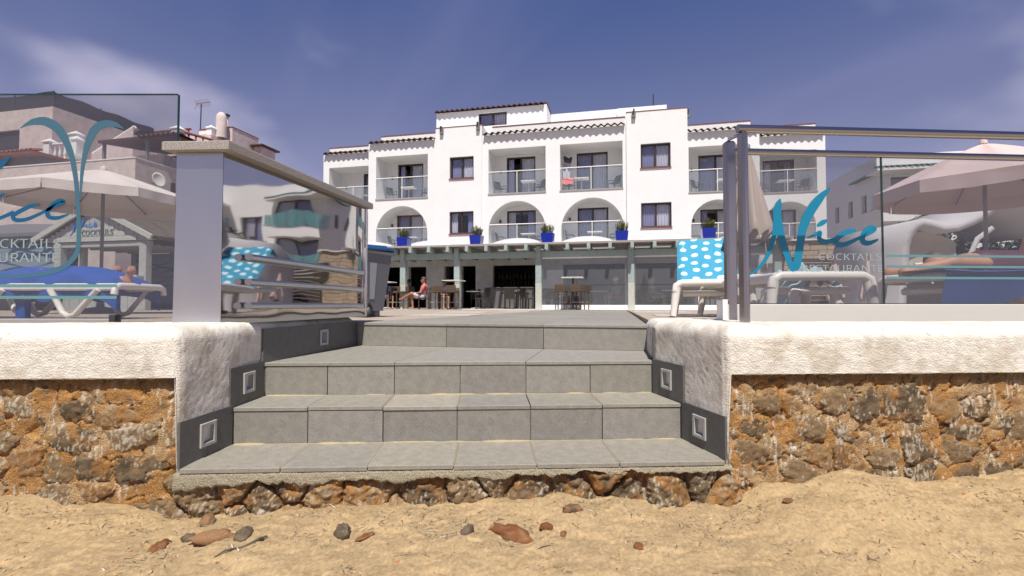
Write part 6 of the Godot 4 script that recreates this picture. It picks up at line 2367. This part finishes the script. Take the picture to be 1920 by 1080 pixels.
	for leg in [[Vector3(0.87, 0.035, 0.12), 1.0], [Vector3(0.50, 0.06, -0.16), 1.0]]:
		var a: Vector3 = leg[0]
		b.append_array([[a, a + Vector3(0.02, -0.005, 0), 0.036, 0.034, t], [a, a + Vector3(0.055, 0.11, 0), 0.036, 0.03, t], [a + Vector3(0.05, 0.1, -0.02), a + Vector3(0.05, 0.1, 0.025), 0.028, 0.028, t]])
		for k in 5:
			var z := -0.036 + k * 0.018
			b.append([a + Vector3(0.055, 0.115, z), a + Vector3(0.05, 0.155 - 0.006 * absf(k - 1), z * 1.15), 0.0095, 0.0085 + (0.003 if k == 0 else 0.0), t])
	b.append_array([[Vector3(-1.08, 0.13, 0), Vector3(-1.12, 0.12, 0), 0.095, 0.09, t], [Vector3(-1.05, 0.21, 0), Vector3(-1.06, 0.225, 0), 0.018, 0.014, t]])
	g = Geo.new(true)
	skin(b, 0.011, 0.018, g)
	obj("body", g, mats.skin, p)
	g = Geo.new(true)
	skin([[Vector3(-1.15, 0.12, 0), Vector3(-1.16, 0.10, 0), 0.09, 0.09, DARK_HAIR]], 0.02, 0.02, g)
	obj("hair", g, mats.skin, p)


# ---- furniture of the bar -----------------------------------------------------------------------------------------

func bar_stool(m: Material) -> Node3D:
	var s := thing("bar_stool", "x", "bar stool", Vector3.ZERO, 0.0, "high wicker stools at the front of the bar")
	for sx in [-1, 1]:
		for sz in [-1, 1]:
			box_obj("leg", Vector3(sx * 0.17, 0.33, sz * 0.17), Vector3(0.035, 0.66, 0.035), m, s, 0.004)
		box_obj("foot_rail", Vector3(sx * 0.17, 0.28, 0), Vector3(0.022, 0.022, 0.305), mats.aluminium, s)
	box_obj("foot_rail", Vector3(0, 0.28, 0.17), Vector3(0.305, 0.022, 0.022), mats.aluminium, s)
	box_obj("seat", Vector3(0, 0.70, 0), Vector3(0.40, 0.08, 0.40), m, s, 0.015)
	box_obj("backrest", Vector3(0, 0.84, -0.18), Vector3(0.40, 0.20, 0.035), m, s, 0.01)
	return s


func wicker_chair(m: Material) -> Node3D:
	var s := thing("wicker_chair", "x", "chair", Vector3.ZERO, 0.0, "wicker chairs in the restaurant")
	for sx in [-1, 1]:
		for sz in [-1, 1]:
			box_obj("leg", Vector3(sx * 0.2, 0.21, sz * 0.2), Vector3(0.035, 0.42, 0.035), m, s, 0.004)
		box_obj("armrest", Vector3(sx * 0.22, 0.62, 0.0), Vector3(0.04, 0.03, 0.42), m, s, 0.006)
		box_obj("arm_post", Vector3(sx * 0.22, 0.53, 0.19), Vector3(0.03, 0.16, 0.03), m, s, 0.004)
	box_obj("seat", Vector3(0, 0.43, 0), Vector3(0.46, 0.05, 0.46), m, s, 0.012)
	box_obj("backrest", Vector3(0, 0.66, -0.22), Vector3(0.46, 0.44, 0.03), m, s, 0.01, Basis(Vector3.RIGHT, -0.14))
	return s


func table(label: String, at: Vector3, w: float, h: float, group: String) -> Node3D:
	var t := thing("bar_table" if h > 1.0 else "dining_table", label, "table", at, HOTEL_YAW, group)
	box_obj("tabletop", Vector3(0, h - 0.015, 0), Vector3(w, 0.03, w), mats.white_paint, t, 0.008)
	var g := Geo.new(true)
	g.tube([Vector3(0, 0.03, 0), Vector3(0, h - 0.03, 0)], 0.032, 8)
	obj("stem", g, mats.dark_metal, t)
	for k in 4:
		g = Geo.new(true)
		var b := Basis(Vector3.UP, k * PI / 2 + 0.78)
		g.tube([Vector3(0, 0.06, 0), b * Vector3(w * 0.42, 0.015, 0)], [0.03, 0.015], 6)
		obj("foot", g, mats.aluminium, t)
	return t


func furniture() -> void:
	var y := -0.085
	var gs := "high tables at the front of the bar"
	table("high white table beside the wheelie bin at the front of the bar", hp(-9.45, y, 19.0), 0.6, 1.12, gs)
	table("high white table between the person in pink and the third timber post", hp(-6.55, y, 19.05), 0.75, 1.16, gs)
	table("high white table standing alone before the first glazed bay", hp(-1.75, y, 18.9), 0.8, 1.22, gs)
	gs = "low tables in the restaurant"
	table("low dining table with a bottle in the bar opening, near the counter", hp(-6.0, y, 20.6), 0.8, 0.76, gs)
	table("low dining table right of the bar counter, left of the fourth timber post", hp(-4.0, y, 20.5), 0.75, 0.80, gs)
	table("low dining table behind the glass of the right bay", hp(2.2, y, 21.2), 1.1, 0.78, gs)
	table("low dining table behind the glass of the middle bay", hp(-1.0, y, 21.6), 1.0, 0.76, gs)
	var st: Node3D = null
	var dark := 0
	for v in [[-9.25, 19.25, 0.1, "left one of the pair of wicker bar stools beside the wheelie bin"], [-8.98, 19.45, -0.2, "right one of the pair of wicker bar stools beside the wheelie bin"], [-7.36, 19.0, 0.25, "wicker bar stool just right of the person in pink"], [-6.98, 18.75, 2.9, "wicker bar stool in the middle of the three beside the person in pink"], [-6.45, 18.6, 3.1, "wicker bar stool before the third timber post"], [-2.15, 18.5, 3.0, "left one of the dark bar stools before the first glazed bay"], [-1.62, 18.45, 3.2, "middle one of the dark bar stools before the first glazed bay"], [-1.38, 18.75, -2.0, "right one of the dark bar stools before the first glazed bay"]]:
		if st == null:
			st = bar_stool(mats.wicker)
			st.position = hp(v[0], y, v[1])
			st.rotation.y = HOTEL_YAW + v[2]
			st.set_meta("label", v[3])
		else:
			copy(st, v[3], hp(v[0], y, v[1]), HOTEL_YAW + v[2])
	var chair: Node3D = null
	for v in [[-7.9, 19.2, -1.25, "wicker chair under the person in pink"], [-5.65, 20.1, -1.9, "wicker chair with a square back beside the bar counter"], [-6.3, 21.3, 0.3, "dark wicker chair behind the low table near the counter"], [-4.35, 19.95, 2.9, "wicker chair with its back to the steps, right of the counter"], [-3.75, 20.2, 2.4, "wicker chair against the fourth timber post"], [-3.0, 21.0, 0.7, "left one of two slim dark chairs behind the first glazed bay"], [-2.75, 21.3, 0.7, "right one of two slim dark chairs behind the first glazed bay"], [1.0, 21.2, 1.4, "dark wicker chair under the fair haired diner"], [-0.25, 21.4, -0.9, "dark chair under the person in the white cap"], [3.6, 21.0, -0.6, "dark chair behind the glass beside the dotted towel"], [-9.5, 21.3, 0.3, "chair in the shade under the person in the dark cap"], [-10.2, 20.5, 0.8, "chair under the bald person in light blue"], [-7.45, 20.4, 0.5, "chair under the dark haired person in a white shirt"]]:
		if chair == null:
			chair = wicker_chair(mats.dark_wicker)
			chair.position = hp(v[0], y, v[1])
			chair.rotation.y = HOTEL_YAW + v[2]
			chair.set_meta("label", v[3])
		else:
			copy(chair, v[3], hp(v[0], y, v[1]), HOTEL_YAW + v[2])
	# round black stools at the counter
	var rs: Node3D = null
	for v in [[-5.15, "left one of the round black stools at the bar counter"], [-4.62, "middle one of the round black stools at the bar counter"], [-4.2, "right one of the round black stools at the bar counter"]]:
		if rs == null:
			rs = thing("counter_stool", v[1], "bar stool", hp(v[0], y, 22.1), HOTEL_YAW, "round stools at the bar counter")
			var g := Geo.new(true)
			g.lathe([Vector2(0.0, 0.68), Vector2(0.17, 0.68), Vector2(0.18, 0.72), Vector2(0.0, 0.74)], 14)
			obj("seat", g, mats.rubber, rs)
			g = Geo.new(true)
			g.tube([Vector3(0, 0, 0), Vector3(0, 0.69, 0)], 0.03, 8)
			g.lathe([Vector2(0.2, 0.0), Vector2(0.2, 0.02), Vector2(0.03, 0.05)], 14)
			obj("stem", g, mats.dark_metal, rs)
		else:
			copy(rs, v[1], hp(v[0], y, 22.1), HOTEL_YAW)
	# bottles on the bar shelves
	var sh := thing("bottle_shelf", "dark shelf unit full of bottles behind the bar counter", "shelf", hp(-5.0, y, 25.0), HOTEL_YAW)
	for k in 4:
		box_obj("shelf", Vector3(0, 0.75 + k * 0.36, 0), Vector3(2.4, 0.03, 0.3), mats.dark_wicker, sh)
	for k in 3:
		box_obj("upright", Vector3(-1.2 + k * 1.2, 1.0, -0.16), Vector3(0.05, 2.0, 0.04), mats.dark_wicker, sh)
	var bottle: MeshInstance3D = null
	for k in 36:
		var x := -6.1 + (k % 12) * 0.195 + rng.randf_range(-0.03, 0.03)
		var at := hp(x, y + 0.765 + int(k / 12.0) * 0.36, 24.93)
		if bottle == null or k % 12 == 0:
			var g := Geo.new(true)
			g.lathe([Vector2(0.0, 0.0), Vector2(0.038, 0.0), Vector2(0.038, 0.17), Vector2(0.014, 0.22), Vector2(0.014, 0.29), Vector2(0.0, 0.29)], 8)
			bottle = obj("bottle", g, mat("bottle_%d" % int(k / 12.0), [0.10, 0.05, 0.16][int(k / 12.0)], [0.13, 0.09, 0.13][int(k / 12.0)], [0.10, 0.05, 0.09][int(k / 12.0)], 0.1), self, at)
			tag(bottle, "x", "bottle", "bottles behind the bar")
			bottle.set_meta("label", "leftmost bottle on the %s shelf behind the bar counter" % ["lowest", "middle", "top"][int(k / 12.0)])
		else:
			var c := bottle.duplicate()
			c.position = at
			hang(c, "bottle", self)
			c.set_meta("label", "%s bottle from the left on the %s shelf behind the bar counter" % [["", "second", "third", "fourth", "fifth", "sixth", "seventh", "eighth", "ninth", "tenth", "eleventh", "twelfth"][k % 12], ["lowest", "middle", "top"][int(k / 12.0)]])
	var bt := Geo.new(true)
	bt.lathe([Vector2(0.0, 0.0), Vector2(0.04, 0.0), Vector2(0.04, 0.16), Vector2(0.015, 0.22), Vector2(0.015, 0.28), Vector2(0.0, 0.28)], 10)
	tag(obj("water_bottle", bt, mats.dome, self, hp(-6.05, y + 0.76, 20.6)), "clear pale bottle standing on the low table near the counter", "bottle")


# ---- small things -------------------------------------------------------------------------------------------------

func wheelie_bin() -> void:
	var b := thing("wheelie_bin", "grey wheelie bin with a blue lid standing behind the steel block", "bin", Vector3(-1.84, -0.0, -6.2), deg_to_rad(157))
	b.scale = Vector3.ONE * 0.82
	var g := Geo.new()
	var lo := [Vector3(-0.19, 0.08, 0.2), Vector3(0.19, 0.08, 0.2), Vector3(0.19, 0.08, -0.22), Vector3(-0.19, 0.08, -0.22)]
	var hi := [Vector3(-0.26, 0.98, 0.32), Vector3(0.26, 0.98, 0.32), Vector3(0.26, 0.98, -0.30), Vector3(-0.26, 0.98, -0.30)]
	for k in 4:
		var k2 := (k + 1) % 4
		g.quad(lo[k], lo[k2], hi[k2], hi[k])
	g.quad(lo[3], lo[2], lo[1], lo[0])
	g.box(Vector3(0, 0.96, 0.01), Vector3(0.56, 0.06, 0.68), 0.012)
	g.box(Vector3(0, 0.04, 0.12), Vector3(0.3, 0.085, 0.12), 0.01)
	obj("body", g, mats.bin_grey, b)
	# smooth raised panel on the front and on the side
	g = Geo.new()
	g.quad(Vector3(-0.212, 0.26, -0.04), Vector3(-0.212, 0.26, -0.15), Vector3(-0.252, 0.80, -0.2), Vector3(-0.252, 0.80, -0.03))
	obj("side_panel", g, mats.bin_light, b)
	g = Geo.new()
	g.box(Vector3(0, 1.02, 0.0), Vector3(0.58, 0.055, 0.74), 0.02, Basis(Vector3.RIGHT, -0.05))
	g.box(Vector3(0, 1.055, -0.03), Vector3(0.46, 0.04, 0.58), 0.02, Basis(Vector3.RIGHT, -0.05))
	g.box(Vector3(0, 0.99, 0.385), Vector3(0.5, 0.09, 0.05), 0.015)
	obj("lid", g, mats.bin_blue, b)
	g = Geo.new(true)
	g.tube([Vector3(-0.24, 0.99, -0.37), Vector3(0.24, 0.99, -0.37)], 0.02, 8)
	obj("handle", g, mats.dark_metal, b)
	for s in [-1.0, 1.0]:
		g = Geo.new(true)
		g.lathe([Vector2(0.05, -0.025), Vector2(0.1, -0.025), Vector2(0.105, 0), Vector2(0.1, 0.025), Vector2(0.05, 0.025), Vector2(0.05, -0.025)], 20, Vector3(s * 0.24, 0.105, -0.24), Basis(Vector3.BACK, PI / 2))
		var w := obj("wheel", g, mats.rubber, b)
		g = Geo.new(true)
		g.lathe([Vector2(0.0, -0.02), Vector2(0.052, -0.02), Vector2(0.052, 0.02), Vector2(0.0, 0.02)], 16, Vector3(s * 0.24, 0.105, -0.24), Basis(Vector3.BACK, PI / 2))
		obj("hub", g, mats.bin_light, w)


func leafy(centre: Vector3, size: Vector3, n: int, leaf: float, s: int) -> ArrayMesh:
	var g := Geo.new()
	var r := RandomNumberGenerator.new()
	r.seed = s
	for k in n:
		var v := Vector3(r.randfn(), r.randfn(), r.randfn())
		v = v.normalized() * pow(r.randf(), 0.45)
		v *= 1.0 + 0.35 * broad.get_noise_3d(v.x * 2.0 + s, v.y * 2.0, v.z * 2.0)
		var p := centre + v * size
		var d := (Vector3(r.randfn(), r.randfn() + 0.4, r.randfn())).normalized() * leaf * r.randf_range(0.6, 1.3)
		var e := d.cross(Vector3(r.randfn(), r.randfn(), r.randfn())).normalized() * leaf * 0.28
		g.col = Color(0.022, 0.045, 0.012).lerp(Color(0.07, 0.10, 0.03), r.randf() * r.randf() * 1.4)
		g.tri(p - d * 0.2, p + d * 0.4 + e, p + d)
		g.tri(p - d * 0.2, p + d, p + d * 0.4 - e)
	return g.mesh()


# a rosette of long leaves on a trunk
func rosette(parent: Node3D, at: Vector3, r: float, n: int, s: int) -> void:
	var rr := RandomNumberGenerator.new()
	rr.seed = s
	for k in n:
		var g := Geo.new(true)
		var a := TAU * k * 0.618
		var el := rr.randf_range(-0.25, 1.25)
		var dir := Vector3(cos(a) * cos(el), sin(el), sin(a) * cos(el))
		var side := dir.cross(Vector3.UP).normalized()
		var pts := []
		for i in 6:
			var t := i / 5.0
			pts.append(at + dir * r * t + Vector3(0, -0.35 * r * t * t, 0))
		g.col = Color(0.03, 0.055, 0.018).lerp(Color(0.10, 0.12, 0.05), rr.randf())
		for i in 5:
			var w0 := r * 0.085 * sin((i + 0.6) / 5.8 * PI)
			var w1 := r * 0.085 * sin((i + 1.6) / 6.8 * PI) if i < 4 else 0.002
			g.quad(pts[i] - side * w0, pts[i] + side * w0, pts[i + 1] + side * w1, pts[i + 1] - side * w1)
		obj("leaf", g, mats.leaf, parent)


func boulder(called: String, label: String, s: float, d: float, size: Vector3, c0: Color, c1: Color, sd: int, sink := 0.52) -> void:
	var g := Geo.new(true)
	var f := func(i: int, j: int) -> Vector3:
		var th := PI * i / 12.0
		var ph := TAU * (j % 18) / 18.0
		var v := Vector3(sin(th) * cos(ph), cos(th), sin(th) * sin(ph))
		var q := v * 1.6 + Vector3(sd * 3.1, 0, 0)
		var r := 1.0 + 0.32 * broad.get_noise_3dv(q * 0.8) + 0.05 * broad.get_noise_3dv(q * 3.0)
		return v * r * size
	var c := func(i: int, j: int) -> Color:
		var v: Vector3 = f.call(i, j)
		return c0.lerp(c1, smoothstep(-0.3, 0.4, fine.get_noise_3dv(v * 26.0 + Vector3(sd, 0, 0))))
	g.sheet(12, 18, f, c)
	var o := obj(called, g, mats.rock, self, sp(s, sand_height(s, d) + size.y * (1.0 - 2.0 * sink) * 0.5, d))
	o.rotation = Vector3(0.1, sd * 1.7, 0.08 * (sd % 3 - 1))
	tag(o, label, "stone")


func small_things() -> void:
	wheelie_bin()
	var fl := floor_y(7.0)
	# slatted fence, lifebuoy and greenery behind the right glass
	var fe := thing("slat_fence", "dark brown fence of level wooden slats behind the sun shelter and lifebuoy", "fence", Vector3(9.3, -0.05, -14.3), deg_to_rad(-6))
	for k in 11:
		box_obj("slat", Vector3(2.6, 0.1 + k * 0.135, rng.randf_range(-0.005, 0.005)), Vector3(7.6, 0.112, 0.03), mats.slat_wood, fe, 0.004)
	for k in 5:
		box_obj("post", Vector3(-1.1 + k * 1.85, 0.78, -0.06), Vector3(0.09, 1.56, 0.08), mats.slat_wood, fe)
	var lb := thing("lifebuoy", "pink ring lifebuoy hanging on the dark slatted fence", "lifebuoy", Vector3(10.32, 1.07, -14.1))
	var g := Geo.new(true)
	var ring := []
	for k in 25:
		ring.append(Vector3(cos(TAU * k / 24.0) * 0.25, sin(TAU * k / 24.0) * 0.25, 0))
	g.tube(ring, 0.062, 10, 1.0, false)
	obj("ring", g, mat("buoy_pink", 0.55, 0.24, 0.22, 0.6), lb)
	for k in 4:
		var a := TAU * (k + 0.5) / 4
		g = Geo.new(true)
		g.tube([Vector3(cos(a - 0.13) * 0.25, sin(a - 0.13) * 0.25, 0), Vector3(cos(a + 0.13) * 0.25, sin(a + 0.13) * 0.25, 0)], 0.067, 10)
		obj("band", g, mats.white_paint, lb)
	var hedge := thing("hedge", "dark green hedge behind the sun shelter at the right edge", "hedge", Vector3(13.0, 0, -14.5))
	for k in 6:
		obj("foliage", leafy(Vector3(-1.0 + k * 1.4, 1.2, -0.3 * (k % 2)), Vector3(1.0, 1.35, 0.8), 1500, 0.16, 60 + k), mats.leaf, hedge)
		var tr := Geo.new(true)
		tr.tube([Vector3(-1.0 + k * 1.4, 0, 0), Vector3(-1.0 + k * 1.4, 1.2, 0)], 0.06, 6)
		obj("stem", tr, mats.wood_bark, hedge)
	var yl := ["leftmost, against the apartment building's side", "second from the left, under the first balcony", "third from the left, smallest", "rightmost and fullest"]
	var yp := [[10.35, -13.0, 2.1, 0.42], [11.0, -13.2, 2.5, 0.36], [11.5, -13.4, 2.42, 0.33], [12.0, -13.2, 2.55, 0.46]]
	for k in 4:
		var v: Array = yp[k]
		var y := thing("yucca", "spiky dark yucca behind the wavy sun shelter, %s" % yl[k], "plant", Vector3(v[0], 0, v[1]), 0.0, "yuccas behind the sun shelter")
		g = Geo.new(true)
		g.tube([Vector3.ZERO, Vector3(0.03, v[2] * 0.5, 0), Vector3(0, v[2], 0)], [0.07, 0.055, 0.05], 7)
		obj("trunk", g, mats.wood_bark, y)
		rosette(y, Vector3(0, v[2], 0), v[3], 26, 80 + k)
		rosette(y, Vector3(-0.28, v[2] - 0.42, 0.05), v[3] * 0.9, 18, 90 + k)
	# shrub beside the beach bar
	var sb := thing("shrub", "yellowish green shrub between the beach bar and the steel block", "shrub", hp(-12.4, -0.05, 12.6))
	obj("foliage", leafy(Vector3(0, 0.9, 0), Vector3(0.45, 0.9, 0.4), 900, 0.14, 33), mats.leaf, sb)
	g = Geo.new(true)
	g.tube([Vector3.ZERO, Vector3(0, 0.8, 0)], 0.03, 6)
	obj("stem", g, mats.wood_bark, sb)
	# dark lounge sofas before the painted screen
	for v in [[-18.9, 11.6, "dark wicker sofa before the painted screen, left of the beach bar"], [-16.2, 10.6, "dark low wicker bench in front of the beach bar"]]:
		var s := thing("sofa", v[2], "sofa", hp(v[0], -0.05, v[1]), HOTEL_YAW, "dark wicker sofas by the beach bar")
		box_obj("seat", Vector3(0, 0.22, 0), Vector3(1.7, 0.42, 0.75), mats.dark_wicker, s, 0.02)
		box_obj("backrest", Vector3(0, 0.55, -0.32), Vector3(1.7, 0.4, 0.14), mats.dark_wicker, s, 0.02)
		for e in [-1, 1]:
			box_obj("armrest", Vector3(e * 0.83, 0.4, 0.02), Vector3(0.12, 0.3, 0.6), mats.dark_wicker, s, 0.02)
	var cool := thing("cool_box", "small blue cool box under the left sunbed", "cool box", Vector3(-5.02, 0, -5.1), 0.1)
	box_obj("body", Vector3(0, 0.085, 0), Vector3(0.09, 0.17, 0.09), mats.blue_towel, cool, 0.01)
	box_obj("lid", Vector3(0, 0.182, 0), Vector3(0.1, 0.025, 0.1), mats.bin_blue, cool, 0.006)
	# stones, twigs and litter on the sand
	var or0 := Color(0.34, 0.12, 0.04)
	var or1 := Color(0.50, 0.26, 0.12)
	var gr0 := Color(0.19, 0.14, 0.09)
	var gr1 := Color(0.31, 0.24, 0.165)
	boulder("loose_stone", "flat orange stone half buried in the sand, leftmost below the footing", -1.31, 2.06, Vector3(0.062, 0.026, 0.03), or0, or1, 1)
	boulder("loose_stone", "long pale orange stone in the sand beside the leftmost orange one", -1.10, 2.07, Vector3(0.085, 0.032, 0.035), or1, Color(0.52, 0.33, 0.18), 2)
	boulder("loose_stone", "grey brown stone split on its right, beside the pale orange one", -0.985, 2.07, Vector3(0.05, 0.03, 0.035), gr0, gr1, 3)
	boulder("loose_stone", "small dark brown stone wedged between the two orange ones", -1.215, 2.10, Vector3(0.03, 0.022, 0.025), gr0, gr1, 4)
	boulder("loose_stone", "dark triangular stone standing in the sand below the middle of the steps", -0.60, 2.08, Vector3(0.048, 0.04, 0.03), gr0, gr1, 5)
	boulder("loose_stone", "thin orange stone right of the dark triangular stone", -0.50, 2.06, Vector3(0.04, 0.010, 0.018), or0, or1, 6)
	boulder("loose_stone", "broken crust of orange conglomerate lying in the sand, largest of the orange stones", 0.09, 2.05, Vector3(0.115, 0.036, 0.04), or0, or1, 7)
	boulder("loose_stone", "dark flat stone at the left end of the orange crust", -0.09, 2.06, Vector3(0.04, 0.018, 0.022), gr0, gr1, 8)
	boulder("loose_stone", "small red chip right of the orange crust", 0.30, 2.03, Vector3(0.026, 0.012, 0.014), or0, or1, 10)
	boulder("loose_stone", "orange lump just right of the orange crust", 0.235, 2.06, Vector3(0.028, 0.022, 0.02), or0, or1, 11)
	boulder("loose_stone", "ochre chip lying alone on the open sand right of centre", 0.58, 1.93, Vector3(0.026, 0.015, 0.02), or0, or1, 12)
	boulder("loose_stone", "brown stone in a crease of the sand under the third boulder", 0.36, 2.16, Vector3(0.04, 0.022, 0.025), gr0, or1, 13)
	boulder("loose_stone", "rounded brown stone on the sand heap beside the right wall", 1.32, 2.16, Vector3(0.028, 0.015, 0.02), or0, gr1, 15)
	boulder("loose_stone", "tan stone in the sand at the foot of the left wall corner", -1.22, 2.24, Vector3(0.05, 0.03, 0.03), or1, gr1, 16)
	var twig := thing("twig", "dry curved twig lying on the sand below the left orange stones", "twig", sp(-0.95, sand_height(-0.95, 1.99), 1.99))
	g = Geo.new(true)
	var tp := []
	for k in 7:
		var s := -0.95 - 0.075 + 0.15 * k / 6.0
		var d := 1.93 + 0.10 * k / 6.0
		tp.append(Vector3(-0.075 + 0.15 * k / 6.0, sand_height(s, d) - sand_height(-0.95, 1.99) + 0.004 + 0.006 * sin(k * 1.4), -(d - 1.99)))
	g.tube(tp, [0.0015, 0.003, 0.004, 0.005, 0.005, 0.006, 0.004], 6)
	obj("stem", g, mats.wood_bark, twig)
	g = Geo.new(true)
	g.tube([tp[5], tp[5] + Vector3(0.02, 0.012, 0.012)], [0.004, 0.002], 5)
	obj("side_shoot", g, mats.wood_bark, twig)
	twig = thing("twig", "thin dark twig lying on the open sand below the orange crust", "twig", sp(0.21, sand_height(0.21, 1.94), 1.94), 0.3)
	g = Geo.new(true)
	g.tube([Vector3(-0.03, 0.003, 0.0), Vector3(0.0, 0.006, -0.006), Vector3(0.035, 0.004, -0.012)], [0.001, 0.003, 0.002], 5)
	obj("stem", g, mats.wood_bark, twig)
	# dry seaweed shreds, bits of shell and gravel
	g = Geo.new()
	for k in 6000:
		var s := rng.randf_range(-2.4, 2.6)
		var d := rng.randf_range(1.55, 2.27)
		var crowd := fine.get_noise_2d(s * 3.0 + 80.0, d * 5.0) + 0.5 * exp(-pow((s + 0.22) / 0.2, 2.0)) * exp(-pow((d - 2.12) / 0.08, 2.0)) * 3.0
		if crowd + 0.25 * smoothstep(1.8, 2.2, d) < 0.28:
			continue
		var y := sand_height(s, d) + 0.0015
		var a := rng.randf() * TAU
		var l := rng.randf_range(0.004, 0.022)
		var w := rng.randf_range(0.0009, 0.0026)
		var dir := Vector3(cos(a), rng.randf_range(-0.1, 0.5), sin(a)) * l
		var side := Vector3(-sin(a), 0, cos(a)) * w
		var tone := rng.randf()
		g.col = Color(0.12, 0.08, 0.045).lerp(Color(0.5, 0.42, 0.30), tone * tone)
		if rng.randf() < 0.05:
			g.col = Color(0.7, 0.67, 0.6)
		var p := sp(s, y, d)
		g.quad(p - side, p + side, p + side * 0.6 + dir, p - side * 0.6 + dir)
		g.quad(p + side * 0.6 + dir, p - side * 0.6 + dir, p - side * 0.3 + dir * 1.6 + Vector3(0, -0.004, 0), p + side * 0.3 + dir * 1.6 + Vector3(0, -0.004, 0))
	tag(obj("debris", g, mats.litter), "dry seaweed shreds and shell bits strewn over the sand", "beach litter", "", "stuff")
	g = Geo.new()
	for k in 3500:
		var s := rng.randf_range(-2.4, 2.6)
		var d := rng.randf_range(1.5, 2.3)
		if fine.get_noise_2d(s * 4.0 + 15.0, d * 4.0) + 0.3 * smoothstep(1.9, 2.3, d) < 0.12:
			continue
		var r := rng.randf_range(0.001, 0.0045) * rng.randf_range(0.5, 1.2)
		g.col = Color(0.20, 0.14, 0.09).lerp(Color(0.5, 0.36, 0.22), rng.randf())
		if rng.randf() < 0.12:
			g.col = Color(0.45, 0.17, 0.06)
		g.box(sp(s, sand_height(s, d) + r * 0.3, d), Vector3(r * 2.4, r * 1.4, r * 1.9), r * 0.35, Basis(Vector3(rng.randfn(), rng.randfn(), rng.randfn()).normalized(), rng.randf() * 3.0))
	tag(obj("gravel", g, mats.litter), "small stones and crumbs scattered over the sand", "gravel", "", "stuff")
